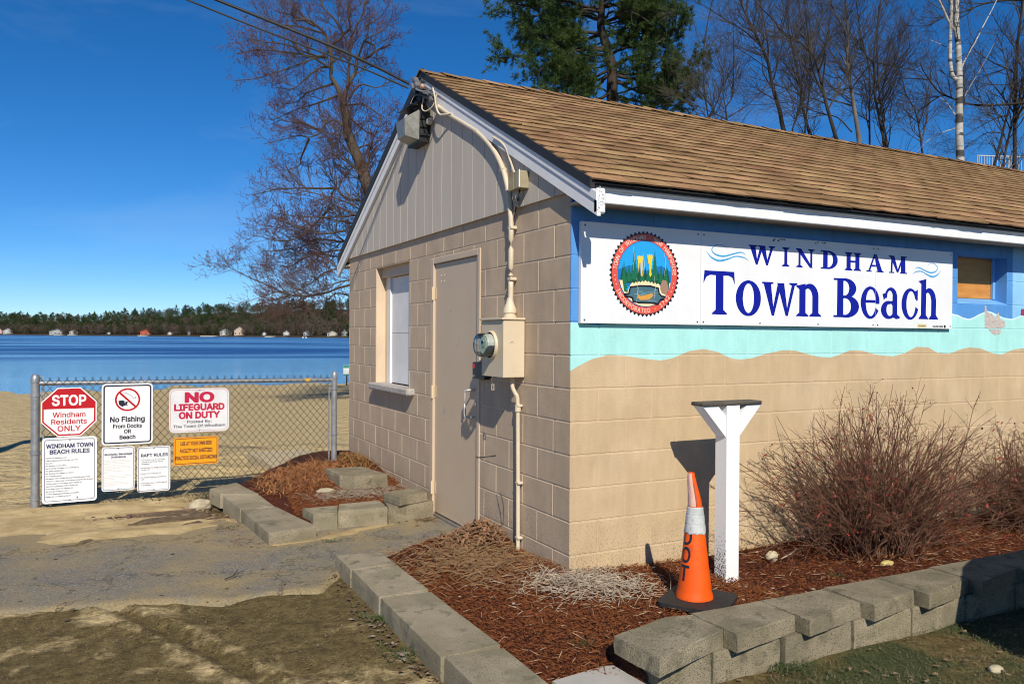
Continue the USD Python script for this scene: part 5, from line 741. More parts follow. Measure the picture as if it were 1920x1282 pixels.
for x, r, zs in ((XL, .036, (.98, .46, .05)), (XRt, .030, (.98, .50))):
    for z in zs:
        mb = MB(); mb.add(lathe([(r+.001, z-.012), (r+.006, z-.012), (r+.006, z+.012), (r+.001, z+.012)], 16, (x, FY, 0))); s = 1 if x < -1 else -1; mb.box((min(x+s*r, x+s*(r+.04)), FY-.006, z-.01), (max(x+s*r, x+s*(r+.04)), FY+.006, z+.01), .002); obj('brace_band', mb, M_galv, fe)
dw, dh = .0340, .0800; wires = []; rwz = np.random.default_rng(12); xk = np.arange(XL+.066, XRt-.05, dw)
for i, x in enumerate(xk):
    zt = RZf(x)+.035; nseg = 30; zz = zt-dh/2*np.arange(nseg+1); s = ((np.arange(nseg+1)+i) % 2)*2-1; zlow = np.interp(x, [-3.1, -1.4, -1.0, -.5, -.3], [-.05, -.02, .05, .17, .2]); keep = zz > zlow-.06
    P = np.stack([x+s*dw*.515, FY+.018*0+.0035*s*(-1)**i-.004, zz], 1)[keep]; P = np.vstack([P[:1]+[[.008*s[0], 0, .018]], P]); P[:, 0] += rwz.normal(0, .0012, len(P)); P[:, 1] -= .024*np.exp(-((P[:, 2]-RZf(x))/.05)**2); wires.append((P, .0031))
obj('chain_link_mesh', tubes(wires, 5), mat('wire_weathered', (.030, .024, .016), (.075, .068, .056), scale=7, rough=.5, metallic=.3), fe, kind='stuff')
M_sred, M_sblk = mat('sign_red', (.44, .008, .013), rough=.3), mat('sign_black', (.016, .016, .03), rough=.35)
M_crim = mat('sign_crimson', (.44, .010, .05), rough=.35); M_grime = mat('sign_offwhite', (.70, .70, .70), (.60, .60, .61), scale=5, rough=.4, speck=[(24., (.36, .36, .36), .68, .5)]); M_greytxt = mat('faded_print', (.42, .42, .42), rough=.5)
M_or = mat('sign_orange', (.86, .31, .005), rough=.35); M_navy = mat('sign_navy', (.018, .02, .09), rough=.35)
YF = 4.158
class Sign:
    def __init__(s, label, cx, cz, w, h, face, tilt=0., back=True, shape=None, rad=.02):
        s.t = thing('notice_sign', label, 'sign', (cx, YF, cz)); s.cx, s.cz, s.k, s.tl = cx, cz, 0, tilt
        shp = shape or rrect(w, h, rad); s.put(shp, face, 'plate', 0, .0025)
        for dz in (h*.46, -h*.46): s.put(sg.Point(0, dz).buffer(.006, quad_segs=3), M_screw, 'bolt', 3, .004)
    def put(s, poly, m, name, lay_=1, depth=.0006):
        s.vf(extrude(poly, depth), m, name, lay_)
    def vf(s, vf, m, name, lay_=1, x=0, z=0):
        v, f = vf; v = np.asarray(v).copy(); v[:, 0] += x; v[:, 1] += z; c, sn = math.cos(s.tl), math.sin(s.tl); v[:, :2] = np.stack([v[:, 0]*c-v[:, 1]*sn, v[:, 0]*sn+v[:, 1]*c], 1); v[:, 2] += .0025*(lay_ > 0)+.0005*(lay_-1 if lay_ else -.0)-.0001*(lay_ > 0); obj(name, on_y((v, f), YF, s.cx, s.cz), m, s.t)
    def tx(s, t, x, z, h, w=None, m=None, bold=True, lay_=2, align='c', name='lettering'): s.vf(text(t, h, w, bold, .0005, align), m or M_sblk, name, lay_, x, z)
    def rim(s, w, h, r, t, m, inset): s.put(rrect(w-2*inset, h-2*inset, max(r-inset*.5, .004)).difference(rrect(w-2*inset-2*t, h-2*inset-2*t, max(r-inset*.5-t, .002))), m, 'border', 1)
# stop: red top, white lower half
def octo(r): return PG(*[(r*math.cos(math.radians(22.5+45*k))/math.cos(math.radians(22.5)), r*math.sin(math.radians(22.5+45*k))/math.cos(math.radians(22.5))) for k in range(8)])
s = Sign('red and white octagonal STOP Windham Residents ONLY sign on the fence', -2.793, .825, .44, .44, M_white, 0, shape=octo(.222))
s.put(octo(.213).intersection(sg.box(-1, .03, 1, 1)), M_sred, 'red_field', 1); s.put(octo(.213).difference(octo(.200)).intersection(sg.box(-1, -1, 1, .03)), M_sred, 'border', 1)
s.tx('STOP', 0, .064, .088, .275, M_white, 2); s.tx('Windham', 0, -.045, .044, .262, M_sred, 1); s.tx('Residents', 0, -.107, .044, .285, M_sred, 1); s.tx('ONLY', 0, -.172, .047, .185, M_sred, 1)
# no fishing
W_, H_ = .432, .572; s = Sign('white No Fishing From Docks OR Beach sign with crossed out fish', -2.314, .788, W_, H_, M_white, 0, rad=.035); s.rim(W_, H_, .035, .013, M_sblk, .013)
ringc = (0, .135); rg = lambda r: ell(ringc[0], ringc[1], r, r, 48)
s.put(PG((-.075, .125), (-.07, .09), (-.045, .072), (-.02, .085), (.0, .083), (-.01, .098), (.005, .112), (-.02, .117), (-.04, .128)).buffer(.002), M_sblk, 'fish', 1); s.put(sg.Point(-.022, .111).buffer(.005, quad_segs=3), M_white, 'fish_eye', 2)
s.put(stroke([(-.04, .205), (-.01, .195), (.03, .17), (.055, .145), (.068, .15), (.066, .168)], [.001, .004, .003, .003, .004, .002]), M_sblk, 'hook', 1)
s.put(unary_union([rg(.107).difference(rg(.091)), sa.rotate(sg.box(-.098, .135-.009, .098, .135+.009), -45, origin=ringc)]), M_sred, 'prohibition_ring', 2)
s.tx('No Fishing', 0, -.070, .046, .295, None, 2); s.tx('From Docks', 0, -.128, .034, .245, None, 2); s.tx('OR', 0, -.178, .034, .06, None, 2); s.tx('Beach', 0, -.232, .035, .135, None, 2)
# beach rules
W_, H_ = .438, .594; s = Sign('large white WINDHAM TOWN BEACH RULES sign, lowest on the left of the fence', -2.787, .300, W_, H_, M_white, .0, rad=.03); s.rim(W_, H_, .03, .005, M_navy, .018)
s.tx('WINDHAM TOWN', 0, .203, .036, .375, M_navy, 2); s.tx('BEACH RULES', 0, .150, .036, .32, M_navy, 2)
for k, (t, w) in enumerate([('Beach for residents only', .165), ('Use of beach/pond is at your own risk', .255), ('No pets', .052), ('No alcohol or narcotics', .16), ('No smoking on beach or in parking lot', .262), ('No glass containers', .135), ('No fishing from beach or docks', .22), ('No tongue floats', .125), ('No plastic rafts (unless life seat attached baby float)', .352), ('Children 12 and under must be accompanied by an adult', .378), ('Young children must have swim diaper on', .285), ('Swimming permitted within lines only', .255), ('Must enter beach by parking lot', .215), ('No diving/running on dock', .18), ('Profane language/behavior prohibited', .265), ('Please do not feed the ducks', .20)]): s.tx(t, -.190, .108-.0232*k, .0105, w, M_navy, 1, align='l')
s.put(sg.Point(.06, -.255).buffer(.007, quad_segs=3), M_screw, 'bolt', 3, .003)
# alcohol
W_, H_ = .276, .412; s = Sign('small white Alcoholic Beverage Ordinance sign with faded grey print', -2.391, .281, W_, H_, M_white, 0, rad=.025); s.rim(W_, H_, .025, .005, M_navy, .009)
s.tx('Alcoholic Beverage', 0, .128, .018, .235, M_navy, 2); s.tx('Ordinance', 0, .102, .018, .125, M_navy, 2)
for k, (t, w) in enumerate([x or ('', 0) for x in [('It shall be unlawful for any person to', .2), ('consume or possess any open container of', .225), ('alcohol in or upon any public area in', .21), ('(1982, 2-1-1, and 2-1-2 Code)', .17), ('to have upon their person any alcoholic', .215), ('beverage, in public ways, streets, highways', .23), ('or buildings, or', .08), ('No public drinking unless allowed by the', .22), ('Board.', .03), None, ('The provisions of this ordinance shall be', .225), ('enforced by the Town of Windham', .19), ('Police Department.', .095), None, ('Any violation of this ordinance shall', .205), ('subject one to a penalty as per the', .2), ('fine schedule.', .09)]]):
    if t: s.tx(t, -.118, .078-.0147*k, .0072, w, M_greytxt, 1, align='l')
# raft rules
W_, H_ = .286, .428; s = Sign('small white RAFT RULES sign left of the orange sign', -2.087, .259, W_, H_, M_white, 0, rad=.025); s.rim(W_, H_, .025, .005, M_navy, .009)
s.tx('RAFT RULES', .005, .118, .027, .235, M_navy, 2)
for k, (t, w) in enumerate([('Use of raft is only for swimmers', .205), ('capable of swimming without', .185), ('assistance', .07), ('', 0), ('No pushing, no diving, no flipping', .225), ('off the raft', .07), ('', 0), ('Please do not rock the raft', .17), ('', 0), ('No flotation devices permitted on', .215), ('raft', .025), ('', 0), ('Swimming under or behind the raft', .225), ('is prohibited', .085)]):
    if t: s.tx(t, -.108, .082-.0182*k, .0095, w, M_navy, 1, align='l')
for k in (0, 4, 7, 9, 12): s.put(sg.Point(-.117, .086-.0182*k).buffer(.003, quad_segs=2), M_navy, 'bullet_dot', 2)
s.put(stroke([(-.02, -.005), (.02, .008), (.05, -.004), (.075, .004), (.06, -.02)], [.001, .003, .003, .002]), M_greytxt, 'graffiti', 3)
for x, z in ((-.13, .2), (-.13, -.2)): s.put(sg.Point(x, z).buffer(.006, quad_segs=3), M_screw, 'bolt', 3, .003)
# lifeguard
W_, H_ = .545, .423; s = Sign('worn white NO LIFEGUARD ON DUTY sign in red letters', -1.682, .802, W_, H_, M_grime, 0, rad=.05); s.rim(W_, H_, .05, .003, M_crim, .012)
s.tx('NO', 0, .082, .088, .27, M_crim, 3); s.tx('LIFEGUARD', 0, .002, .058, .46, M_crim, 3); s.tx('ON DUTY', 0, -.076, .058, .375, M_crim, 3); s.tx('Posted By:', 0, -.122, .025, .225, M_sblk, 1); s.tx('The Town Of Windham', 0, -.165, .026, .475, M_sblk, 1)
# orange
W_, H_ = .404, .266; s = Sign('orange USE AT YOUR OWN RISK social distancing sign below the lifeguard sign', -1.711, .409, W_, H_, M_or, 0, rad=.018); s.rim(W_, H_, .018, .006, M_sblk, .009)
s.tx('USE AT YOUR OWN RISK', 0, .056, .034, .285, None, 2); s.tx('FACILITY NOT SANITIZED', 0, -.013, .034, .295, None, 2); s.tx('PRACTICE SOCIAL DISTANCING', 0, -.082, .034, .372, None, 2)

# ---------------------------------------------------------------- stone edging
M_conc = mat('concrete_block', (.235, .198, .128), (.32, .272, .185), scale=6, rough=.95, bump=1.0, bscale=110, bdist=.010, spec=.15, rand=.10, speck=[(130., (.05, .045, .035), .56, .7), (90., (.30, .27, .22), .64, .6), (3.5, (.15, .135, .088), .52, .5), (11., (.10, .09, .06), .60, .55)])
M_conc2 = mat('concrete_slab', (.245, .208, .138), (.33, .282, .195), scale=4, rough=.95, bump=.8, bscale=120, bdist=.006, spec=.15, rand=.10, speck=[(140., (.055, .05, .04), .56, .6), (3.0, (.165, .15, .095), .52, .5), (12., (.12, .11, .075), .60, .55)])
def rough_block(pts_top, z0, z1, seed, amp=.007, rough_side=1.0, n=.028, taper=.006):
    """a cast block from a four sided plan: rim worn, faces split and uneven"""
    P = np.asarray(pts_top, float); r_ = np.random.default_rng(seed)
    pts = []
    for i in range(len(P)):
        a, b = P[i], P[(i+1) % len(P)]; k = max(2, int(np.linalg.norm(b-a)/n)); pts += [a+(b-a)*t/k for t in range(k)]
    pts = np.array(pts); c = pts.mean(0); m = len(pts); rows_ = np.linspace(z0, z1, max(3, int((z1-z0)/n)+1)); V = []
    for q, z in enumerate(rows_):
        d = pts-c; L_ = np.linalg.norm(d, axis=1, keepdims=True); s_ = -.004 if q == len(rows_)-1 else 0.; dis = (meshkit.fbm(np.concatenate([pts*14, np.full((m, 1), z*14+seed)], 1), 4, seed)-.5)*2*amp*rough_side
        V.append(np.concatenate([pts+d/L_*(dis[:, None]+s_), np.full((m, 1), z)], 1))
    V[-1][:, 2] += (r_.random(m)-.5)*.003; V = np.concatenate(V); top = [np.concatenate([c+(pts-c)*(1-.007/np.linalg.norm(pts-c, axis=1, keepdims=True)), np.full((m, 1), z1+.002)], 1)]
    inner = trimesh.Trimesh(*extrude(sg.Polygon(pts*.999+c*.001), .001)) if False else None
    V = np.vstack([V, top[0], [[c[0], c[1], z1+.002]]]); R_ = len(rows_)+1; F = []
    for q in range(R_-1):
        for i in range(m): j = (i+1) % m; F += [[q*m+i, q*m+j, (q+1)*m+j], [q*m+i, (q+1)*m+j, (q+1)*m+i]]
    F += [[(R_-1)*m+i, (R_-1)*m+(i+1) % m, R_*m] for i in range(m)]
    F = np.array(F)
    A_ = sum(P[i][0]*P[(i+1) % len(P)][1]-P[(i+1) % len(P)][0]*P[i][1] for i in range(len(P)))
    return V, (F if A_ > 0 else F[:, ::-1])
rw_ = thing('retaining_wall', 'low grey block retaining wall with cap stones in front of the shrubs', 'low wall', (0, -1.4, 0))
caps = [(-.495, -.022), (-.015, .423), (.430, .873), (.880, 1.285), (1.292, 1.74), (1.748, 2.19), (2.198, 2.64), (2.648, 3.09), (3.098, 3.55)]
for k, (a, b) in enumerate(caps):
    lf = (a+.0, -1.505) if k == 0 else (a+.0, -1.462+.004*(k % 2)); pts = [(a+(.0 if k else -.012), -1.215 if k == 0 else -1.14), lf, (b-.006, -1.385), (b, -1.15)]
    if k == 0: pts = [(-.505, -1.21), (-.482, -1.508), (-.018, -1.372), (-.012, -1.15), (-.15, -1.118)]
    obj('cap_stone', rough_block(pts, .134+.001*(k % 3), .211+.003*(k % 2), 30+k, .006 if k else .010), M_conc, rw_)
for k, (a, b) in enumerate([(-.44, -.112), (-.104, .305), (.322, .785), (.80, 1.235), (1.24, 1.68), (1.69, 2.13), (2.14, 2.58), (2.59, 3.03), (3.04, 3.5)]): obj('base_block', rough_block([(a, -1.19), (a, -1.405-.012*(k == 2)), (b, -1.398), (b, -1.18)], -.06, .130, 50+k, .004), M_conc, rw_)
kb = thing('kerb', 'long row of flat grey kerb slabs running from the door toward the camera', 'kerb', (-1.02, 0, 0))
for k, (y0, y1) in enumerate([(1.01, .653), (.650, .073), (.070, -.837), (-.840, -1.70), (-1.703, -2.4)]): obj('kerb_slab', rough_block([(-1.168+.004*(k % 2), y0), (-1.172-.004*(k % 3), y1), (-.872-.004*(k % 2), y1+.02), (-.880, y0-.02)], -.05, .098+.002*(k % 2), 70+k, .004), M_conc2, kb)
ka = thing('kerb', 'short row of tilted kerb slabs beside the fenced mulch bed', 'kerb', (-1.3, 2.9, 0))
for k, pts in enumerate([[(-1.640, 3.70), (-1.585, 3.40), (-1.275, 3.26), (-1.375, 3.93)], [(-1.565, 3.36), (-1.515, 2.72), (-1.235, 2.70), (-1.262, 3.24)], [(-1.510, 2.71), (-1.452, 1.79), (-1.085, 1.88), (-1.225, 2.69)]]): obj('kerb_slab', rough_block(pts, -.07 if k else -.02, .098+.012*(k == 0), 80+k, .005), M_conc2, ka)
br = thing('block_edging', 'row of split face blocks edging the mulch bed left of the door', 'block edging', (-.5, 2.2, 0))
for k, pts in enumerate([[(-1.090, 2.335), (-1.062, 2.09), (-.872, 2.075), (-.800, 2.33)], [(-.862, 2.105), (-.466, 2.065), (-.44, 2.36), (-.79, 2.36)], [(-.458, 2.07), (-.030, 2.16), (-.02, 2.44), (-.40, 2.37)]]): obj('split_block', rough_block(pts, -.04, (.142, .146, .140)[k], 90+k, .007), M_conc2 if k < 2 else M_conc, br)
sb = thing('stone_block', 'loose grey block lying on top of the edging next to the door', 'stone block', (-.25, 2.1, .15)); obj('block', rough_block([(-.415, 2.31), (-.365, 2.065), (-.085, 2.165), (-.06, 2.46)], .1475, .216, 95, .006), M_conc, sb)
sb = thing('stone_block', 'loose grey block lying in dry grass near the right fence post', 'stone block', (-.4, 3.1, .15)); obj('block', rough_block([(-.60, 3.58), (-.575, 3.12), (-.47, 3.0), (-.15, 3.02), (-.245, 3.54)], .13, .244, 97, .006), M_conc, sb)
sl_ = thing('paving_slab', 'pale flat slab between the kerb and the retaining wall, cut by the frame', 'paving slab', (-.55, -1.4, 0)); obj('slab', rough_block([(-.80, -1.17), (-.52, -1.135), (-.40, -1.17), (-.36, -1.9), (-.82, -1.9)], -.04, .052, 99, .003), mat('pale_slab', (.42, .40, .36), (.36, .345, .31), scale=5, rough=.95, bump=.5, bscale=130, spec=.15), sl_)
def rock(name, label, c, size, seed, m, moss=None):
    s_ = trimesh.creation.icosphere(3); v = np.asarray(s_.vertices); d = .75+.5*meshkit.fbm(v*1.6+seed, 4, seed); v = v*d[:, None]*np.asarray(size)+np.asarray(c); return obj(name, (v, s_.faces), m, smooth=True, label=label, cat='rock')
M_rock = mat('field_stone', (.46, .39, .26), (.32, .27, .18), scale=12, rough=.9, bump=.6, bscale=40, speck=[(20., (.22, .20, .13), .6, .6)])
rock('rock', 'yellowish mossy rock at the far end of the short kerb', (-1.74, 3.55, -.01), (.10, .07, .06), 3, M_rock)
rock('rock', 'pale round stone in the mulch right of the white post', (1.36, -.30, .115), (.042, .036, .036), 5, mat('pale_stone', (.52, .45, .31), (.42, .36, .24), scale=16, rough=.9))
rock('rock', 'flat yellow stone in the mulch in front of the shrub', (1.93, -.72, .10), (.055, .03, .024), 7, mat('yellow_stone', (.50, .40, .14), (.40, .32, .12), scale=14, rough=.8))
rock('rock', 'small grey stone on the turf below the retaining wall', (1.18, -1.88, .0), (.04, .03, .02), 9, M_rock)
rock('rock', 'pale flat stone in the dry grass beside the loose block', (-.72, 3.05, .125), (.085, .05, .03), 13, M_rock)
# drain grate
dg = thing('drain_grate', 'rusty drain grate half buried in sand and leaves before the fence', 'drain grate', (-2.05, 3.25, -.03)); M_rust = mat('rust_iron', (.11, .06, .035), (.19, .12, .07), scale=12, rough=.9, bump=.5, bscale=60)
mb = MB(); zg = -.026
for a in range(4): x0 = -2.33+.125*a; 
for (lo, hi) in (((-2.34, 3.02, zg-.02), (-1.78, 3.05, zg+.012)), ((-2.34, 3.45, zg-.02), (-1.78, 3.48, zg+.012)), ((-2.34, 3.0505, zg-.02), (-2.31, 3.4495, zg+.012)), ((-1.81, 3.0505, zg-.02), (-1.78, 3.4495, zg+.012))): mb.box(lo, hi)
obj('frame', mb, M_rust, dg)
for k in range(8): obj('grate_bar', box2((-2.295+.062*k, 3.051, zg-.015), (-2.265+.062*k, 3.449, zg+.010), .003), M_rust, dg)

# ---------------------------------------------------------------- traffic cone
CC = np.array([.368, -.715]); cz = .105
co = thing('traffic_cone', 'battered orange traffic cone marked DOT with grey collar and torn top', 'traffic cone', (CC[0], CC[1], cz))
M_orange = mat('cone_orange', (.95, .115, .003), (.86, .10, .004), scale=6, rough=.5, speck=[(9., (.45, .07, .02), .62, .5)], translucent=.12)
sq = rrect(.365, .365, .05); v, f = extrude(sq, .022); v = rot(v, (0, 0, 1), math.radians(34)); v[:, :2] += CC+np.array([0, -.03]); v[:, 2] += cz-.012; v[:, 2] += .012*np.abs(v[:, 0]-CC[0]); obj('base_plate', (v, f), mat('base_rubber', (.010, .010, .010), (.020, .019, .018), scale=18, rough=.75, bump=.3, bscale=60), co)
ZC0, ZC1, RB, RT_ = cz+.012, .80, .097, .017
Rc = lambda z: RB+(RT_-RB)*(z-ZC0)/(ZC1-ZC0)
zs = np.linspace(ZC0, ZC1, 40); pr = [(Rc(z)+(.004 if z < ZC0+.02 else 0), z) for z in zs]; V, F = lathe(pr, 40); dn = (meshkit.fbm(V*9, 3, 2)-.5)*.006; V[:, :2] *= (1+dn/np.maximum(np.linalg.norm(V[:, :2], axis=1), .02))[:, None]; V[:, 0] += CC[0]; V[:, 1] += CC[1]; V[:, 0] -= .03*sstep(.6, .82, V[:, 2]); obj('cone_body', (V, F), M_orange, co, smooth=60)
def cone_skin(z0, z1, off, m, name, a0=0., a1=2*math.pi, jag=0., n=48, nz=12, lean=True):
    a = np.linspace(a0, a1, n); t = np.linspace(0, 1, nz); r_ = np.random.default_rng(int(z0*1000)); jj = (meshkit.fbm(np.stack([np.cos(a)*3, np.sin(a)*3, 0*a], 1), 3, 4)-.5)*jag
    A_, T_ = np.meshgrid(a, t); Z = z0+jj+(z1+jj*.7-z0-jj)*T_; R = Rc(Z)+off*np.where((T_ > .02) & (T_ < .98), 1, .4)+(meshkit.fbm(np.stack([np.cos(A_)*5, np.sin(A_)*5, Z*20], -1), 3, 7)-.5)*.003*(off > .001)
    V = np.stack([CC[0]+R*np.cos(A_)-.03*sstep(.6, .82, Z), CC[1]+R*np.sin(A_), Z], -1).reshape(-1, 3); obj(name, (V, grid_faces(nz, n)), m, co, smooth=60)
M_col = mat('collar_grey', (.52, .53, .51), (.42, .43, .42), scale=14, rough=.6, bump=.4, bscale=30, speck=[(26., (.26, .26, .25), .62, .6)])
cone_skin(.468, .522, .0040, M_col, 'collar', jag=.02); cone_skin(.515, .572, .0048, M_col, 'collar', jag=.015); cone_skin(.565, .612, .0042, M_col, 'collar', jag=.01)
camang = math.atan2(CAM[1]-CC[1], CAM[0]-CC[0])
cone_skin(.615, .797, .0022, mat('torn_pink', (.74, .46, .38), (.66, .38, .30), scale=20, rough=.7), 'torn_patch', camang-1.5, camang+.12, n=16, nz=16, jag=.012)
cone_skin(.616, .745, .0026, mat('torn_brown', (.36, .07, .03), rough=.7), 'torn_edge', camang+.12, camang+.40, n=8, nz=12, jag=.02)
for ch, z, hh in (('D', .412, .078), ('O', .318, .078), ('T', .222, .078)):
    v, f = text(ch, hh, .056, True, .001); mm = trimesh.Trimesh(v, f); vv, ff = trimesh.remesh.subdivide_to_size(mm.vertices, mm.faces, .009)
    zz = z+vv[:, 1]; an_ = camang-.74+vv[:, 0]/Rc(zz); R = Rc(zz)+.0016+vv[:, 2]; obj('letter', (np.stack([CC[0]+R*np.cos(an_), CC[1]+R*np.sin(an_), zz], 1), ff), M_sblk, co)

# ---------------------------------------------------------------- white post with a shelf
pp = thing('post_stand', 'white wooden post with two angled brackets and a dark shelf on top', 'post', (.80, -.40, .05))
PX, PY, ang = .883, -.40, 0.0; M_postw = mat('post_white', (.80, .80, .80), (.76, .76, .77), scale=5, rough=.45, bump=.15, bscale=30, extra=None)
def m_spl(N, L):
    N.update({'sxp': ('separate_xyz', {}), 'zr': ('map_range', {'from_min': .44, 'from_max': .08, 'clamp': True}), 'vn': ('noise_texture', {'scale': 120.0, 'detail': 2.0}), 'th': ('map_range', {'to_min': .74, 'to_max': .50}), 'gt': ('math', {'math_type': 'greater_than'}), 'mm': ('mix_color', {'a': (.80, .80, .80), 'b': (.05, .04, .035)}),
      'dot': ('separate_xyz', {}), 'lt': ('math', {'math_type': 'less_than', 'value2': -.5}), 'mul': ('math', {'math_type': 'multiply'})})
    L += [('g.position', 'sxp.vector'), ('sxp.z', 'zr.value'), ('zr.result', 'th.value'), ('g.position', 'vn.vector'), ('vn.fac', 'gt.value1'), ('th.result', 'gt.value2'), ('g.true_normal', 'dot.vector'), ('dot.x', 'lt.value1'), ('lt.value', 'mul.value2'), ('gt.value', 'mul.value1'), ('mul.value', 'mm.fac'), ('mm.result', 'p.base_color')]
M_postw = mat('post_white_splashed', (.80, .80, .80), rough=.45, bump=.15, bscale=30, extra=m_spl)
hw_ = .052; obj('post', box2((PX-hw_, PY-hw_, -.1), (PX+hw_, PY+hw_, 1.127), .003), M_postw, pp)
for s in (-1, 1):
    P = sg.Polygon([(hw_+.001, .935), (hw_+.001, 1.065), (hw_+.064, 1.1265), (.232, 1.1265)]); v, f = extrude(P, .088); V = np.stack([PX+s*v[:, 0], PY-.044+v[:, 2], v[:, 1]], 1); obj('bracket', (V, f if s < 0 else f[:, ::-1]), M_trim_w, pp)
obj('shelf', box2((PX-.242, PY-.057, 1.1275), (PX+.228, PY+.057, 1.150), .005), mat('shelf_board', (.045, .038, .03), (.10, .085, .065), scale=14, rough=.8, stretch=(.3, 2, 2)), pp)
# ---------------------------------------------------------------- trees
M_bark = mat('bark_grey', (.060, .046, .033), (.105, .085, .064), scale=5, rough=.95, bump=1.0, bscale=14, bdist=.03, spec=.1, stretch=(1, 1, .3))
M_twig = mat('twig_grey', (.075, .055, .044), (.115, .088, .070), scale=3, rough=.9, spec=.1)
M_dbark = mat('bark_dark', (.026, .021, .017), (.058, .048, .040), scale=4, rough=.95, bump=1.0, bscale=12, bdist=.03, spec=.1, stretch=(1, 1, .3))
M_dtwig = mat('twig_dark', (.050, .041, .034), (.080, .066, .055), scale=3, rough=.9, spec=.1)
M_pbark = mat('bark_pale', (.15, .13, .11), (.055, .047, .04), scale=3, rough=.9, bump=.5, bscale=14, stretch=(1, 1, .5))
M_birch = mat('birch_bark', (.45, .43, .39), (.31, .285, .25), scale=2, rough=.8, bump=.3, bscale=12, stretch=(.6, .6, 4.0), speck=[(1.7, (.030, .026, .024), .545, .95), (5., (.10, .085, .08), .60, .7)])
M_bud = mat('bud_red', (.07, .022, .026), (.11, .032, .034), scale=9, rough=.8, spec=.1, rand=.3)
def unit(v): return v/(np.linalg.norm(v)+1e-12)
def grow(limbs, seed, levels, npts=(6, 5, 4), upturn=.25, t0=.18):
    """limbs: (r0, r1, points). levels: (spacing, length factor, min length, angle, max length) per order. Gives lists of (points, radii) by order"""
    r = np.random.default_rng(seed); out = [[]]; cur = []
    for r0, r1, P in limbs:
        n = max(8, len(P)*4); q = smooth_path(P, n); L_ = np.linalg.norm(np.diff(q, axis=0), axis=1).sum(); q = q+np.cumsum(r.normal(0, .006*L_/n**.5, q.shape), axis=0)*.5; R = r0+(r1-r0)*np.linspace(0, 1, n)**.8; out[0].append((q, R)); cur.append((q, R, L_, r0 > .06))
    for li, (space, lf, lmin, ang, lmax) in enumerate(levels):
        nxt = []; pts = npts[min(li, len(npts)-1)]; res = []
        for q, R, L_, big in cur:
            k = int(L_/space); k = k+(r.random() < (L_/space-k))
            for _ in range(k):
                t = r.uniform(t0 if not big else .3, 1.0); i = min(int(t*(len(q)-1)), len(q)-2); u = t*(len(q)-1)-i; p = q[i]*(1-u)+q[i+1]*u; T = unit(q[i+1]-q[i])
                a = unit(np.cross(T, r.normal(0, 1, 3))); an = np.radians(r.normal(ang, 11)); d = unit(T*math.cos(an)+a*math.sin(an)+np.array([0, 0, upturn*r.uniform(-.2, .9)])); ln = min(max(lmin*r.uniform(.6, 1.5), L_*lf*(1.15-t)*r.uniform(.6, 1.3)), lmax)
                st = ln/(pts-1); S = [p]; dd = d
                for _2 in range(pts-1): dd = unit(dd+r.normal(0, .16, 3)+np.array([0, 0, upturn*.35])); S.append(S[-1]+dd*st)
                S = np.array(S); ra = min(np.interp(t, np.linspace(0, 1, len(R)), R)*.62, .004+.011*ln); RR = np.linspace(ra, max(ra*.35, .0032), pts); res.append((S, RR)); nxt.append((S, RR, ln, False))
        out.append(res); cur = nxt
    return out
def bare(name, label, cat, limbs, seed, levels, mt, mtw, group=None, buds=False, trunk_n=1, sides=(10, 6, 4, 3, 3), upturn=.25):
    o = grow(limbs, seed, levels, upturn=upturn); base = np.array(limbs[0][2][0], float); t = thing(name, label, cat, base, group)
    gz_ = float(H0(base[0], base[1])); q, R = o[0][0]
    down = np.array([base+[0, 0, min(gz_-.5-base[2], -.5)], base+[0, 0, min((gz_-.5-base[2])*.5, -.25)]]); o[0][0] = (np.vstack([down, q]), np.r_[R[0]*1.35, R[0]*1.12, R])
    obj('trunk', tubes(o[0][:trunk_n], sides[0]), mt, t, smooth=60)
    if len(o[0]) > trunk_n: obj('limbs', tubes(o[0][trunk_n:], 7), mt, t, smooth=60)
    obj('branches', tubes(o[1], 5), mtw, t, kind='stuff'); obj('twigs', tubes(sum(o[2:], []), 3, caps=False), mtw, t, kind='stuff')
    if buds:
        r = np.random.default_rng(seed+1); ends = sum(o[2:], []); V, F, n = [], [], 0; s_ = np.array([[1, 0, 0], [0, 1, 0], [-1, 0, 0], [0, -1, 0], [0, 0, 1.5], [0, 0, -1.5]], float); f_ = np.array([[0, 1, 4], [1, 2, 4], [2, 3, 4], [3, 0, 4], [1, 0, 5], [2, 1, 5], [3, 2, 5], [0, 3, 5]])
        C = []
        for q, R in ends:
            for t_ in (1., r.uniform(.35, .95), r.uniform(.3, .9)): i = min(int(t_*(len(q)-1)), len(q)-2); u = t_*(len(q)-1)-i; C.append(q[i]*(1-u)+q[i+1]*u)
        C = np.array(C); S = r.uniform(.0045, .012, len(C)); V = (C[:, None]+s_*S[:, None, None]+r.normal(0, .003, (len(C), 6, 3))).reshape(-1, 3); F = (np.arange(len(C))[:, None, None]*6+f_).reshape(-1, 3); obj('buds', (V, F), M_bud, t, kind='stuff')
    return t
bare('maple_tree', 'big budding maple with reddish twigs behind the left end of the beach house', 'tree', MAPLE, 101, [(.15, .42, .55, 48, 2.6), (.125, .5, .30, 44, 1.3), (.092, .55, .17, 44, .55)], M_bark, M_twig, buds=True, trunk_n=3, upturn=.22)
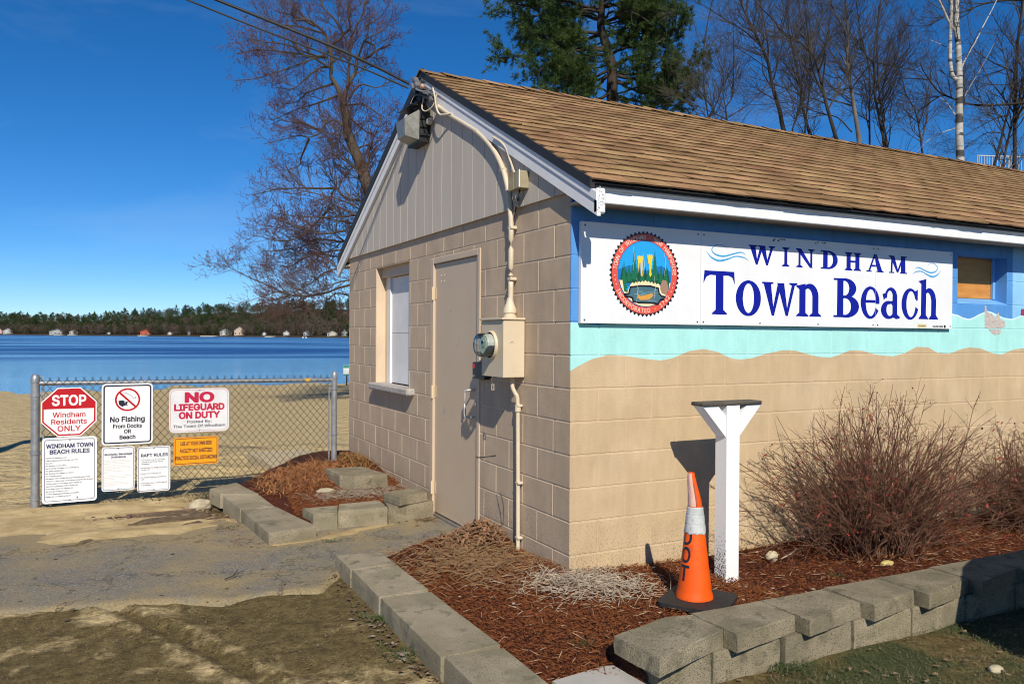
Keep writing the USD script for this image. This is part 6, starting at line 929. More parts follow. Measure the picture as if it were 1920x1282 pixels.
LBL = ['bare tree leaning left just right of the pine, with a pale forked crown', 'slim bare tree second to the right of the pine, forked at roof height', 'bare tree whose trunk bends left over the roof', 'grey trunked tree with white upper limbs left of the big birch', 'forked bare tree just left of the big birch', 'thin straight bare tree beside the forked tree',
  'twin stemmed white birch with peeling dark marks, tallest at the right', 'dark bare tree at the right edge with a long limb across the birch', 'slanting bare tree between the birch and the right edge', 'small bare tree beside the right side of the pine', 'low spreading bare tree at the lower right of the pine', 'small crooked bare tree left of the birch foot', 'thin leaning bare tree behind the bent tree']
for k, (kd, limbs) in enumerate(BARE):
    limbs = [(a*(.58 if kd != 'birch' else .62), b*.6, P) for a, b, P in limbs]
    nm = {'dark': 'bare_tree', 'pale': 'bare_tree', 'birch': 'birch_tree'}[kd]; mt = {'dark': M_dbark, 'pale': M_pbark, 'birch': M_birch}[kd]
    bare(nm, LBL[k], 'tree', limbs, 200+k, [(.19, .42, .8, 42, 3.4), (.17, .48, .5, 38, 1.8), (.145, .5, .3, 36, .85)] if kd != 'birch' else [(.5, .3, .7, 50, 2.6), (.22, .45, .4, 40, 1.4), (.2, .5, .25, 38, .7)], mt, M_dtwig, trunk_n=1 if kd == 'dark' else 3, upturn=.18)
# thin saplings that fill the wood behind the roof line
rs = np.random.default_rng(55)
for k, (p_, d_, l_) in enumerate([(1345, 30, "thin bare sapling just right of the pine's drooping right bough"), (1500, 29, 'thin bare sapling between the two trees that lean left over the roof'), (1700, 30, 'thin bare sapling between the forked tree and the big birch'), (1845, 31, 'thin bare sapling right of the birch, in front of the railing')]):
    b_ = bearing(p_); x_, y_ = CAM[0]+math.sin(b_)*d_, CAM[1]+math.cos(b_)*d_; z_ = float(H0(x_, y_)); hh = rs.uniform(13, 17); P_ = [[x_, y_, z_]]
    for q_ in range(1, 7): P_.append([P_[-1][0]+rs.normal(0, .25), P_[-1][1]+rs.normal(0, .25), z_+hh*q_/6])
    bare('sapling', l_, 'tree', [(.05, .012, P_)], 400+k, [(.42, .18, .9, 36, 2.4), (.34, .48, .5, 38, 1.4), (.3, .5, .3, 36, .8)], M_dbark, M_dtwig)
# white pine
def pine(label, trunk, limbs, seed):
    r = np.random.default_rng(seed); base = np.array(trunk[2][0], float); t = thing('pine_tree', label, 'tree', base); q = smooth_path(trunk[2], 40); gz_ = float(H0(base[0], base[1])); q = np.vstack([[base[0], base[1], min(gz_-.5, base[2]-.5)], q]); obj('trunk', tube(q, np.interp(np.linspace(0, 1, 41), [0, 1], [trunk[0]*.8, trunk[1]*.8]), 12), M_dbark, t, smooth=60)
    limbs = list(limbs); tq = smooth_path(trunk[2], 60)
    for k in range(9):
        p = tq[int(r.uniform(12, 59))]; a_ = r.uniform(0, 6.283); L3 = r.uniform(.9, 2.6); d_ = np.array([math.cos(a_), math.sin(a_), .12]); limbs.append((.03, .008, [list(p), list(p+d_*L3*.5+[0, 0, -.05]), list(p+d_*L3+[0, 0, .12])]))
    brs, tips = [], []
    for r0, r1, P in limbs:
        s = smooth_path(P, 16); s = s+np.cumsum(r.normal(0, .02, s.shape), 0); brs.append((s, np.linspace(r0, r1, 16))); L_ = np.linalg.norm(np.diff(s, axis=0), axis=1).sum()
        for _ in range(int(L_*7.5)):
            u = r.uniform(.22, 1)**.8; i = min(int(u*15), 14); T = unit(s[i+1]-s[i]); a = unit(np.cross(T, r.normal(0, 1, 3)*[1, 1, 2.2])); d = unit(T*.75+a*.75+[0, 0, .25]); ln = r.uniform(.35, 1.25)*(1.25-u*.55); pts = [s[i]]; dd = d
            for _2 in range(4): dd = unit(dd+r.normal(0, .12, 3)+[0, 0, .07]); pts.append(pts[-1]+dd*ln/4)
            pts = np.array(pts); brs.append((pts, np.linspace(.014, .005, 5)))
            for _3 in range(int(ln*9)+2):
                v = r.uniform(.3, 1); k = min(int(v*4), 3); p = pts[k]+(pts[k+1]-pts[k])*(v*4-k); Tt = unit(pts[k+1]-pts[k]); aa = unit(np.cross(Tt, r.normal(0, 1, 3))); d3 = unit(Tt+aa*.8+[0, 0, .15]); tips.append((p+d3*r.uniform(0, .2), d3)); 
                if r.random() < .7: tips.append((p+d3*r.uniform(.15, .42), unit(d3+r.normal(0, .3, 3))))
    groups = {}
    obj('limbs', tubes([b for b in brs if len(b[0]) == 16], 6), M_dbark, t, smooth=60); obj('branchlets', tubes([b for b in brs if len(b[0]) == 5], 3), M_dbark, t, kind='stuff')
    C = np.array([a for a, _ in tips]); Dv = np.array([b for _, b in tips]); n = len(C); K = 13
    w = r.normal(0, 1, (n, K, 3)); nd = Dv[:, None]*.9+w*.62+np.array([0, 0, .12]); nd /= np.linalg.norm(nd, axis=2, keepdims=True); ln = r.uniform(.11, .20, (n, K, 1)); sd = np.cross(nd, r.normal(0, 1, (n, K, 3))); sd /= np.linalg.norm(sd, axis=2, keepdims=True); p0 = C[:, None]+r.normal(0, .02, (n, K, 3))
    V = np.stack([p0-sd*.011, p0+sd*.011, p0+nd*ln], 2).reshape(-1, 3); obj('needles', (V, np.arange(len(V)).reshape(-1, 3)), mat('pine_needles', (.020, .047, .011), (.062, .095, .020), scale=1.2, rough=.6, spec=.25, rand=.35, rand_hue=.02, translucent=.25), t, kind='stuff')
    return n
print('pine tufts', pine('tall dark green white pine standing behind the roof ridge', PINE_TRUNK, PINE_LIMBS, 7))

# white picket railing on the bank at the far right
M_rail = mat('rail_paint', (.42, .44, .46), rough=.6)
pr_ = thing('picket_railing', 'white picket railing on the bank at the far right edge above the roof', 'railing', (0, 0, 0)); A0 = np.array([36.2, 21.2]); A1 = np.array([40.5, 17.6])
A0 = CAM[:2]+np.array([math.sin(bearing(1832)), math.cos(bearing(1832))])*44; A1 = CAM[:2]+np.array([math.sin(bearing(2010)), math.cos(bearing(2010))])*47
dirn = unit(A1-A0); Lr = np.linalg.norm(A1-A0); yaw_ = math.atan2(dirn[1], dirn[0]); zr0 = 9.2
for k in range(int(Lr/.135)):
    p = A0+dirn*.135*k; v, f = cbox((0, 0, 0), (.028, .025, .98), .004); v = rot(v, (0, 0, 1), yaw_)+np.array([p[0], p[1], zr0+.60]); obj('picket', (v, f), M_rail, pr_)
for z in (.16, 1.06): v, f = cbox((0, 0, 0), (Lr, .06, .05), .005); obj('rail', (rot(v, (0, 0, 1), yaw_)+np.array([*(A0+A1)/2, zr0+z+.0]), f), M_rail, pr_)
for k in range(4): p = A0+dirn*Lr*k/3; v, f = cbox((0, .06, 0), (.1, .05, 4.6), .006); obj('rail_post', (rot(v, (0, 0, 1), yaw_)+np.array([p[0], p[1], zr0-1.2]), f), M_rail, pr_)

# ---------------------------------------------------------------- shrubs
M_stem = mat('shrub_stem', (.085, .036, .022), (.145, .078, .048), scale=14, rough=.8, spec=.2, rand=.3); M_sleaf = mat('shrub_leaf', (.26, .022, .014), (.14, .02, .014), scale=20, rough=.7, rand=.4)
def shrub(label, c, rx, ry, h, n, seed, lean=.0):
    r = np.random.default_rng(seed); c = np.array(c, float); t = thing('shrub', label, 'shrub', c); S0, S1, S2 = [], [], []; leaves = []
    for _ in range(n):
        b = c+np.array([r.normal(0, .16), r.normal(0, .09), -.03]); az = r.uniform(0, 6.283); out = r.random()**.6; L_ = h*r.uniform(.75, 1.35)*(1-.10*out); d = unit(np.array([math.cos(az)*rx*out*1.25, math.sin(az)*ry*out*1.2, .55+.75*(1-out*.65)])); P = [b]; dd = d; bend = r.uniform(-.03, .05)
        for k in range(9): dd = unit(dd+r.normal(0, .085, 3)+np.array([math.cos(az)*.06*out, math.sin(az)*.04*out, -bend-.035*out*(k > 4)])); P.append(P[-1]+dd*L_/9)
        P = np.array(P); P[:, 1] = np.minimum(P[:, 1], -.03); P[:, 2] = np.maximum(P[:, 2], .05); S0.append((P, np.linspace(r.uniform(.0030, .0055), .0014, 10)))
        for _2 in range(r.integers(5, 10)):
            u = r.uniform(.25, 1); i = min(int(u*9), 8); T = unit(P[i+1]-P[i]); a = unit(np.cross(T, r.normal(0, 1, 3))); d2 = unit(T*.8+a*.65); l2 = r.uniform(.08, .30)*(1.2-.5*u); Q = [P[i]]
            for k in range(4): d2 = unit(d2+r.normal(0, .17, 3)); Q.append(Q[-1]+d2*l2/4)
            Q = np.array(Q); Q[:, 1] = np.minimum(Q[:, 1], -.02); S1.append((Q, np.linspace(.0019, .0010, 5)))
            for _3 in range(r.integers(1, 4)):
                v = r.integers(1, 5); d3 = unit(d2+r.normal(0, .7, 3)); q = Q[v]; R2 = np.array([q, q+d3*.03, q+unit(d3+r.normal(0, .4, 3))*.06*r.uniform(.5, 1.6)]); S2.append((R2, np.array([.0013, .0011, .0009])))
                if r.random() < .5: leaves.append((R2[-1], r.uniform(.004, .0105)))
    obj('stems', tubes(S0, 5), M_stem, t, kind='stuff'); obj('twigs', tubes(S1+S2, 3, caps=False), M_stem, t, kind='stuff')
    C = np.array([a for a, _ in leaves]); s = np.array([b for _, b in leaves])[:, None, None]; o4 = np.array([[1, 0, 0], [0, .6, .1], [-1, 0, .1], [0, -.6, .2]]); A_ = r.normal(0, 1, (len(C), 3, 3)); V = (C[:, None]+np.einsum('ij,njk->nik', o4, A_)*s*.75).reshape(-1, 3); o = np.arange(len(C))[:, None]*4; F = np.concatenate([o+[0, 1, 2], o+[0, 2, 3]]); obj('red_leaves', (V, F), M_sleaf, t, kind='stuff')
shrub('large bare shrub of reddish twigs with a few red leaves beside the white post', (2.16, -.50, .09), .98, .42, .93, 330, 31)
shrub('second bare reddish shrub at the right edge of the picture', (3.86, -.50, .08), .62, .40, .66, 200, 37)

# ---------------------------------------------------------------- litter: chips, straw, leaves, grass
rl = np.random.default_rng(77)
def slivers(P, L, W, T, seed, tiltv=.35, bend=.0):
    """thin three sided splinters lying about the points"""
    r = np.random.default_rng(seed); n = len(P); az = r.uniform(0, 6.283, n); el = r.normal(0, tiltv, n); d = np.stack([np.cos(az)*np.cos(el), np.sin(az)*np.cos(el), np.sin(el)], 1); s = np.stack([-np.sin(az), np.cos(az), 0*az], 1); u = np.cross(d, s); L, W, T = (np.broadcast_to(q, n)[:, None] for q in (L, W, T)); z = np.array([0, 0, 1.])*np.abs(np.sin(el))[:, None]*L*.4
    a, m_, b = P-d*L/2+z, P+z+u*L*bend, P+d*L/2+z
    V = np.stack([a-s*W*.5, a+s*W*.5, a+u*T, m_-s*W*.6, m_+s*W*.6, m_+u*T*1.1, b-s*W*.3, b+s*W*.3, b+u*T*.6], 1).reshape(-1, 3); f = np.array([[0, 3, 4], [0, 4, 1], [1, 4, 5], [1, 5, 2], [2, 5, 3], [2, 3, 0], [3, 6, 7], [3, 7, 4], [4, 7, 8], [4, 8, 5], [5, 8, 6], [5, 6, 3], [0, 1, 2], [6, 8, 7]]); return V, (np.arange(n)[:, None, None]*9+f).reshape(-1, 3)
def chips(P, L, W, T, seed):
    r = np.random.default_rng(seed); n = len(P); az = r.uniform(0, 6.283, n); el = r.normal(0, .3, n); d = np.stack([np.cos(az)*np.cos(el), np.sin(az)*np.cos(el), np.sin(el)], 1); s = np.stack([-np.sin(az), np.cos(az), 0*az], 1); L, W, T = L[:, None], W[:, None], T[:, None]; up = np.array([0, 0, 1.])
    V = np.stack([P-d*L*.5, P-s*W*.5, P+s*W*.5, P+d*L*.5, P+up*T+d*L*.1], 1).reshape(-1, 3); f = np.array([[0, 1, 4], [1, 3, 4], [3, 2, 4], [2, 0, 4]]); return V, (np.arange(n)[:, None, None]*5+f).reshape(-1, 3)
def scatter(n, x0, x1, y0, y1, test=None, seed=0):
    r = np.random.default_rng(seed); x, y = r.uniform(x0, x1, n), r.uniform(y0, y1, n)
    if test is not None: k = test(x, y); x, y = x[k], y[k]
    return x, y
def atop(x, y, dz=.004, r=None): return np.stack([x, y, ground_z(x, y)+dz], 1)
inbed = lambda x, y: ((x > -.87) & (x < -.01) & (y > -1.33) & (y < 1.22-.0*x) & (y < 1.02+.30*(x+.87)/.86)) | ((x >= -.01) & (y < -.01) & (y > -1.13)) | ((x > -.45) & (x < 0) & (y < -1.0) & (y > -1.13))
x1, y1 = scatter(34000, -.87, 4.9, -1.33, 1.25, inbed, 1); x2, y2 = scatter(12000, -1.2, 0, 2.35, 3.3, lambda x, y: (y > 2.3-.0) & (x > -1.15+.1*(y-2.2)), 2); x3, y3 = scatter(22000, -.87, .9, -1.33, .6, inbed, 5)
xx, yy = np.r_[x1, x2, x3], np.r_[y1, y2, y3]; P = atop(xx, yy, .012); nn = len(P); P[:, 2] += rl.uniform(-.010, .016, nn)
M_chip = mat('mulch_chip', (.115, .029, .012), (.185, .054, .022), scale=40, rough=.85, rand=.5, rand_hue=.012, spec=.15)
obj('mulch_chips', chips(P, rl.uniform(.008, .034, nn), rl.uniform(.0025, .007, nn), rl.uniform(.002, .005, nn), 4), M_chip, label='red brown shredded bark chips covering the planting beds', cat='mulch', kind='stuff')
x, y = scatter(1500, -.87, 4.9, -1.3, 1.2, inbed, 3); P = atop(x, y, .018); nn = len(P); obj('pale_splinters', slivers(P, rl.uniform(.02, .075, nn), rl.uniform(.002, .005, nn), .002, 5, .25), mat('pale_wood', (.40, .27, .16), (.30, .18, .10), scale=30, rough=.8, rand=.35), label='pale wood splinters scattered over the red mulch', cat='wood chips', kind='stuff')
# grey straw heap by the corner
def heap(name, label, cat, cx, cy, rx, ry, hgt, n, Lr_, Wr, m, seed, tilt=.35, ang=0., base=None):
    r = np.random.default_rng(seed); q = r.normal(0, .5, (n, 2)); c, s = math.cos(ang), math.sin(ang); x = cx+(q[:, 0]*c*rx-q[:, 1]*s*ry); y = cy+(q[:, 0]*s*rx+q[:, 1]*c*ry); k = (x < -.012) | (y < -.012) if cy < 1.25 else (x < -.015); x, y, q = x[k], y[k], q[k]
    z = (ground_z(x, y) if base is None else base(x, y))+hgt*np.exp(-(q**2).sum(1)*1.2)*r.uniform(.15, 1, len(x))+.008; obj(name, slivers(np.stack([x, y, z], 1), r.uniform(*Lr_, len(x)), r.uniform(*Wr, len(x)), .0022, seed, tilt, .06), m, label=label, cat=cat, kind='stuff')
M_straw = mat('grey_straw', (.40, .33, .24), (.20, .155, .11), scale=20, rough=.85, rand=.6, translucent=.1); M_brown = mat('brown_straw', (.25, .145, .065), (.15, .085, .04), scale=20, rough=.85, rand=.45, rand_hue=.012, translucent=.1); M_gold = mat('dead_grass', (.42, .20, .07), (.26, .10, .035), scale=16, rough=.8, rand=.45, rand_hue=.015, translucent=.15)
heap('straw_heap', 'heap of pale grey dead stems on the mulch at the house corner', 'straw', -.02, -.26, .42, .27, .045, 950, (.03, .12), (.002, .005), M_straw, 11, .30, -.5)
heap('dead_leaf_heap', 'brown dry grass and stems heaped between the kerb and the gable wall', 'dead grass', -.42, .52, .46, .58, .035, 1700, (.03, .11), (.002, .005), M_brown, 13, .25, .1)
heap('dead_leaf_heap', 'crumpled brown leaves piled against the wall right of the door', 'dead leaves', -.18, .97, .24, .24, .06, 700, (.02, .07), (.006, .016), M_brown, 15, .5)
heap('straw_heap', 'pale dead stems around the loose block near the fence post', 'straw', -.45, 2.86, .5, .22, .03, 700, (.03, .11), (.002, .005), M_straw, 17, .3)
# tawny grass clump at the fence post: arching blades
def blades(name, label, cat, xs, ys, L, W, m, seed, up=.8, base=None, bend=.5):
    r = np.random.default_rng(seed); n = len(xs); az = r.uniform(0, 6.283, n); L = L*r.uniform(.5, 1.3, n); P0 = np.stack([xs, ys, (ground_z(xs, ys) if base is None else base(xs, ys))-.004], 1); d = np.stack([np.cos(az), np.sin(az), np.full(n, up)+r.normal(0, .25, n)], 1); d /= np.linalg.norm(d, axis=1, keepdims=True); s = np.stack([-np.sin(az), np.cos(az), 0*az], 1); V = []
    for k in range(4): t = k/3; c = P0+d*(L*t)[:, None]-np.array([0, 0, 1])*(L*bend*t*t)[:, None]; w = W*(1-.85*t)*.5; V += [c-s*w, c+s*w]
    V = np.stack(V, 1); V[..., 2] = np.maximum(V[..., 2], P0[:, None, 2]); f = np.array([[0, 1, 3], [0, 3, 2], [2, 3, 5], [2, 5, 4], [4, 5, 7], [4, 7, 6]]); obj(name, (V.reshape(-1, 3), (np.arange(n)[:, None, None]*8+f).reshape(-1, 3)), m, label=label, cat=cat, kind='stuff')
q = rl.normal(0, 1, (2600, 2)); xs, ys = -.72+.26*q[:, 0], 3.72+.26*q[:, 1]; k = (xs < -.03) & (xs > -1.32) & (ys > 3.15) & (ys < 4.6); blades('dry_grass_clump', 'tawny dead day lily leaves in a clump against the fence', 'dry grass', xs[k], ys[k], .17, .013, M_gold, 19, .7, bend=.55)
q = rl.normal(0, 1, (700, 2)); xs, ys = -.16+.10*q[:, 0], 4.1+.28*q[:, 1]; k = xs < -.02; blades('dry_grass_clump', 'tawny dead leaves between the right fence post and the wall', 'dry grass', xs[k], ys[k], .15, .012, M_gold, 20, .9, bend=.4)
M_grass = mat('green_grass', (.05, .085, .022), (.09, .11, .035), scale=9, rough=.7, rand=.35, translucent=.2); M_turf = mat('turf_mixed', (.055, .065, .022), (.15, .115, .06), scale=3, rough=.8, rand=.45, translucent=.15)
q = rl.normal(0, 1, (420, 2)); blades('grass_tuft', 'thin green and straw grass along the bottom of the fence left of the dry clump', 'grass', -1.62+.22*q[:, 0], 4.12+.12*q[:, 1], .13, .004, M_turf, 23, 1.2, bend=.3)
tufts = [(-1.60, 2.52, .05, 90, 'green weed tuft beside the short kerb'), (-1.03, 1.73, .03, 50, 'small green weed at the end of the short kerb'), (-1.20, .02, .045, 80, 'green weed tuft at the middle of the long kerb'), (-1.215, -.50, .06, 110, 'green weed tuft nearest the camera along the long kerb'), (.32, -1.44, .05, 130, 'dark weed growing from a joint of the retaining wall'), (1.46, -.72, .03, 40, 'small green weed in the mulch near the shrub'), (-.48, -.93, .03, 40, 'tiny green weed in the mulch near the wall end')]
for x, y, r_, n, lb in tufts: q = rl.normal(0, 1, (n, 2)); blades('weed', lb, 'weed', x+r_*q[:, 0], y+r_*.8*q[:, 1], .075, .006, M_grass, int(n+100*abs(x)), .8, bend=.4)
x, y = scatter(26000, -.35, 3.4, -3.2, -1.40, lambda x, y: (y < -1.41) & (fbm2(x, y, 3.2, 4, 6) > .40-.06*np.exp((y+1.42)*4)), 6); blades('turf', 'short patchy winter grass and moss below the retaining wall', 'grass', x, y, .026, .004, M_turf, 29, .7, bend=.3)
# leaves and grit
def leaves(name, label, x, y, size, m, seed, dz=.006, cat='dead leaves'):
    r = np.random.default_rng(seed); n = len(x); P = atop(x, y, dz); o = np.array([[-1, 0, 0], [-.45, .42, .12], [.35, .46, .08], [1, 0, .1], [.35, -.46, .14], [-.45, -.42, .06]]); az = r.uniform(0, 6.283, n); s = size*r.uniform(.5, 1.35, n); o_ = o+r.normal(0, .10, (n, 6, 3)); o_[..., 2] *= r.uniform(.2, 1.5, n)[:, None]; c, sn = np.cos(az)[:, None], np.sin(az)[:, None]; V = np.stack([o_[..., 0]*c-o_[..., 1]*sn, o_[..., 0]*sn+o_[..., 1]*c, o_[..., 2]], -1)*s[:, None, None]+P[:, None]; f = np.array([[0, 1, 5], [1, 2, 4], [1, 4, 5], [2, 3, 4]]); obj(name, (V.reshape(-1, 3), (np.arange(n)[:, None, None]*6+f).reshape(-1, 3)), m, label=label, cat=cat, kind='stuff')
M_leaf = mat('dead_leaf', (.24, .155, .09), (.14, .085, .05), scale=20, rough=.8, rand=.5, rand_hue=.015, translucent=.15); M_leafp = mat('pale_leaf', (.42, .33, .25), (.32, .24, .17), scale=20, rough=.8, rand=.35, rand_hue=.01, translucent=.15)
q = rl.normal(0, 1, (420, 2)); leaves('fallen_leaves', 'brown leaves caught along the left side of the long kerb', np.minimum(-1.19-.07*np.abs(q[:170, 0]), -1.185), rl.uniform(-1.7, .9, 170), .013, M_leaf, 41); leaves('fallen_leaves', 'pale curled leaves lying beside the long kerb', np.minimum(-1.20-.07*np.abs(q[:40, 0]), -1.2), rl.uniform(-1.4, .1, 40), .019, M_leafp, 42)
q = rl.normal(0, 1, (520, 2)); leaves('fallen_leaves', 'brown leaves gathered on and behind the drain grate', -2.05+.22*q[:, 0], 3.42+.13*q[:, 1], .020, M_leaf, 43, .012); q = rl.normal(0, 1, (420, 2)); leaves('fallen_leaves', 'leaf litter along the foot of the fence', -2.0+.45*q[:, 0], 4.10+.10*q[:, 1], .022, M_leaf, 44)
q = rl.normal(0, 1, (160, 2)); leaves('fallen_leaves', 'leaf scraps beside the short kerb', -1.62+.06*q[:, 0], 2.5+.5*q[:, 1], .018, M_leaf, 45); leaves('fallen_leaves', 'pale leaf bits scattered on the red mulch', *scatter(110, -.8, 2.8, -1.1, .3, inbed, 8), .016, M_leafp, 46, .02)
leaves('fallen_leaves', 'leaves on the turf below the retaining wall', *scatter(170, -.2, 2.6, -2.6, -1.44, None, 9), .015, M_leaf, 47)
leaves('fallen_leaves', 'dry leaves between the door step and the block edging', -.10+.07*rl.normal(0, 1, 130), 2.06+.06*rl.normal(0, 1, 130), .022, M_leaf, 48); leaves('fallen_leaves', 'tiny dark leaf scraps on the brown dirt in the foreground', *scatter(260, -3.2, -1.2, -1.0, .9, None, 14), .008, M_leaf, 51, .0); leaves('fallen_leaves', 'a few leaf scraps on the asphalt path', *scatter(90, -4, -.1, .7, 2.4, None, 10), .015, M_leaf, 49)
x, y = scatter(3800, -3.4, -.9, -1.4, 2.6, lambda x, y: (x < -1.2) | (y > 1.1), 12); P = atop(x, y, .004); v = np.asarray(trimesh.creation.icosphere(0).vertices); f = trimesh.creation.icosphere(0).faces; s = rl.uniform(.0010, .0026, len(P))*(1+1.2*(rl.random(len(P)) < .03)); V = (P[:, None]+v*s[:, None, None]).reshape(-1, 3); obj('grit', (V, (np.arange(len(P))[:, None, None]*12+f).reshape(-1, 3)), mat('grit', (.15, .12, .075), (.26, .22, .15), scale=90, rough=.9, rand=.5), label='small stones and sand grains on the path and dirt', cat='gravel', kind='stuff')
tw = thing('twig', 'forked dark twig lying on the asphalt path', 'twig', (-1.78, 1.10, .02)); obj('stick', tubes([(np.array([[-1.85, 1.05, .025], [-1.80, 1.08, .03], [-1.76, 1.14, .05]]), np.array([.004, .004, .002])), (np.array([[-1.80, 1.08, .03], [-1.77, 1.08, .045], [-1.73, 1.10, .05]]), np.array([.003, .003, .0015]))], 5), M_dtwig, tw)
tw = thing('twig', 'straight pale stick lying on the mulch right of the white post', 'twig', (1.3, -.5, .1)); obj('stick', tubes([(np.array([[1.36, -.38, .12], [1.47, -.36, .135], [1.58, -.30, .14]]), np.array([.004, .004, .003]))], 5), M_straw, tw)

# ---------------------------------------------------------------- the far shore
HC = {k: mat('house_'+k, c, rough=.7) for k, c in dict(white=(.46, .46, .44), pink=(.55, .35, .32), grey=(.34, .35, .36), red=(.42, .09, .05), peach=(.46, .36, .28), cream=(.42, .39, .31)).items()}
M_roofg, M_roofr, M_win = mat('far_roof_grey', (.20, .20, .21), rough=.8), mat('far_roof_red', (.34, .07, .04), rough=.8), mat('far_window', (.04, .05, .06), rough=.2)
HL = ['pink house cut by the left edge on the far shore', 'tall white gabled house at the far left of the far shore', 'wide grey white house right of the tall white one', 'small white boathouse with open gable at the water', 'red roofed house among trees above the far shore', 'tiny white cottage right of the red roofed house', 'narrow white cottage at the foot of the dark pines', 'long white wing beside the peach gabled house', 'large peach gabled white house at the far shore point', 'white cottage right of the peach gabled house', 'grey house among bare trees on the far shore', 'cream house partly hidden by bare twigs', 'white house next to the beach house wall on the far shore', 'small grey shed between the boathouse and the red house', 'small white shed left of the white cottage']
for (x, y, w, h, col), lb in zip(HOUSES, HL):
    b = math.atan2(x-CAM[0], y-CAM[1]); zb = LAKE+1.2; t = thing('far_house', lb, 'house', (x, y, zb), 'houses on the far shore'); c, s = math.cos(-b), math.sin(-b); dp = w*.7; h = h*.72; w = w*.85; wh = h*.58
    def tr(v): v = np.asarray(v, float); return np.stack([x+v[:, 0]*c-v[:, 1]*s, y+v[:, 0]*s+v[:, 1]*c, zb+v[:, 2]], 1)
    v, f = box2((-w/2, 0, -1), (w/2, dp, wh), .02); obj('wall', (tr(v), f), HC[col], t)
    P = sg.Polygon([(-w*.5, wh), (w*.5, wh), (0, h)]); v, f = extrude(P, dp*.98); obj('gable', (tr(np.stack([v[:, 0], v[:, 2]+.01*dp, v[:, 1]], 1)), f[:, ::-1]), HC[col], t)
    P = sg.Polygon([(-w*.58, wh-.3), (0, h+.1), (w*.58, wh-.3), (w*.58, wh+.15), (0, h+.6), (-w*.58, wh+.15)]); v, f = extrude(P, dp*1.1); obj('roof', (tr(np.stack([v[:, 0], v[:, 2]-.06*dp, v[:, 1]], 1)), f[:, ::-1]), M_roofr if col == 'red' else M_roofg, t)
    for k in range(max(2, int(w/4))):
        u = -w*.38+w*.76*k/(max(2, int(w/4))-1); v, f = box2((u-.6, -.06, wh*.30), (u+.6, .02, wh*.30+1.7), .01); obj('window', (tr(v), f), M_win, t)
    v, f = box2((-w*.45, -4.5, -.6), (w*.5, -.5, -.1), .02); obj('porch', (tr(v), f), HC['cream'], t)
for i, (px, w, lb) in enumerate([(112, 16, 'long pale stone strip of shore in front of the grey white house'), (138, 15, 'white dock in front of the small boathouse'), (272, 18, 'pale dock below the red roofed house'), (400, 30, 'pale stone shore wall left of the peach gabled house'), (508, 14, 'low pale dock left of the white cottage')]):
    d = float(shore_d(px)); x, y = far_pt(px, d-4); b = math.atan2(x-CAM[0], y-CAM[1]); v, f = box2((-w/2, -2, -.3), (w/2, 2, .8), .05); v = rot(v, (0, 0, 1), -b)+np.array([x, y, LAKE+.2]); obj('far_dock', (v, f), HC['cream'], label=lb, cat='dock')
for (x, y), lb in zip(BUOYS[:2], ('white mooring buoy on the lake below the grey far house', 'smaller white buoy left of the larger mooring buoy')): v, f = lathe([(0, -.4), (.55, -.3), (.8, .2), (.55, .7), (.15, .9), (0, .95)], 14, (x, y, LAKE)); obj('buoy', (v, f), M_trim_w, smooth=60, label=lb, cat='buoy')
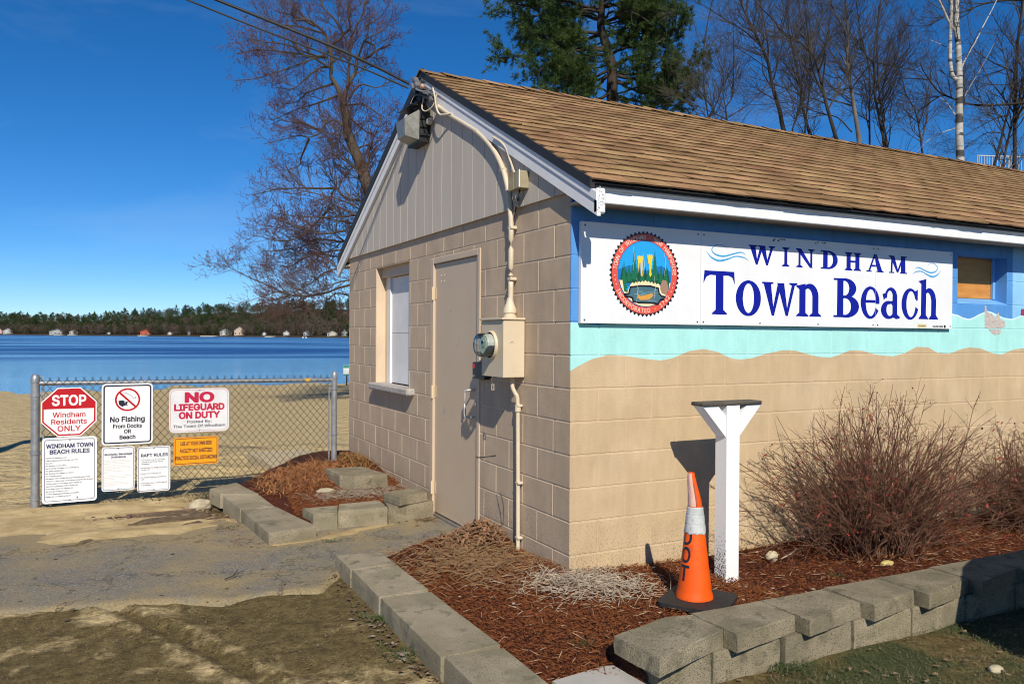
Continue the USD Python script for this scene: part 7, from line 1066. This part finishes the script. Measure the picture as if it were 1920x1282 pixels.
# green notice by the water
gs = thing('shore_sign', 'small green and white notice on a post at the water edge beside the house wall', 'sign', (7.26, 31.28, -.8)); v, f = cbox((0, 0, 0), (.30, .02, .44), .004); b = -math.atan2(7.26-CAM[0], 31.28-CAM[1]); R_ = lambda v: rot(v, (0, 0, 1), b)+np.array([7.30, 31.28, 0.0])
obj('plate', (R_(v+[0, 0, -.03]), f), mat('notice_white', (.66, .70, .66), rough=.5), gs); v, f = cbox((0, -.014, .13), (.295, .006, .11), .001); obj('green_band', (R_(v), f), mat('notice_green', (.02, .22, .14), rough=.5), gs); v, f = cbox((0, -.014, -.225), (.295, .006, .05), .001); obj('green_band', (R_(v), f), '/World/Looks/notice_green', gs); v, f = cbox((0, .03, -.5), (.06, .03, 1.3), .004); obj('post', (R_(v), f), M_dbark, gs)
# low concrete wall behind the right fence post
M_pale = mat('footing_concrete', (.46, .37, .23), (.40, .32, .19), scale=5, rough=.95, bump=.5, bscale=80)
cwl = thing('concrete_footing', 'low concrete footing wall behind the right fence post on the beach side', 'low wall', (-.1, 5.3, 0)); obj('slab', rough_block([(-.80, 6.9), (-.72, 5.6), (-.02, 5.5), (-.02, 6.9)], -.4, -.025, 120, .004, n=.09), M_pale, cwl)

# ---------------------------------------------------------------- rowing boat on a stand, beyond the right edge: its bow shades the wall end
bt = thing('rowing_boat', 'white rowing boat on a low timber stand beyond the right end of the wall', 'boat', (2.8, -2.75, 0)); V = []; ns = 15; st_ = np.linspace(0, 1, ns)
for t in st_:
    bw = .80*(math.sin(min(t*2.6, 1.0)*math.pi/2)**.5)*(1-.12*max(0, t-.6)); keel = .34+.50*(1-min(t/.28, 1))**1.7; sheer = .95+.10*(1-t)**2; xk_ = 1.09+3.4*t
    for a in np.linspace(-1, 1, 13): w = abs(a); V.append((xk_+.0*(1-w), -2.83+np.sign(a)*bw*(w**.55), keel+(sheer-keel)*w**1.9))
V = np.array(V); obj('hull', (V, grid_faces(ns, 13)), mat('boat_white', (.72, .73, .73), rough=.3), bt, smooth=60); v = V.reshape(ns, 13, 3); obj('gunwale', tubes([(v[:, 0], .025), (v[:, -1], .025)], 6), M_dbark, bt, smooth=60)
obj('transom', (np.vstack([v[-1], [[v[-1][0][0], -2.83, .95]]]), np.array([[i, i+1, 13] for i in range(12)])), mat('boat_wood', (.20, .11, .05), rough=.6), bt)
for k, x in enumerate((2.3, 3.4)): obj('thwart', box2((x, -3.55, .80), (x+.22, -2.11, .83), .004), '/World/Looks/boat_wood', bt); obj('stand', box2((x, -3.3, -.02), (x+.12, -2.35, .365), .01), M_dbark, bt)
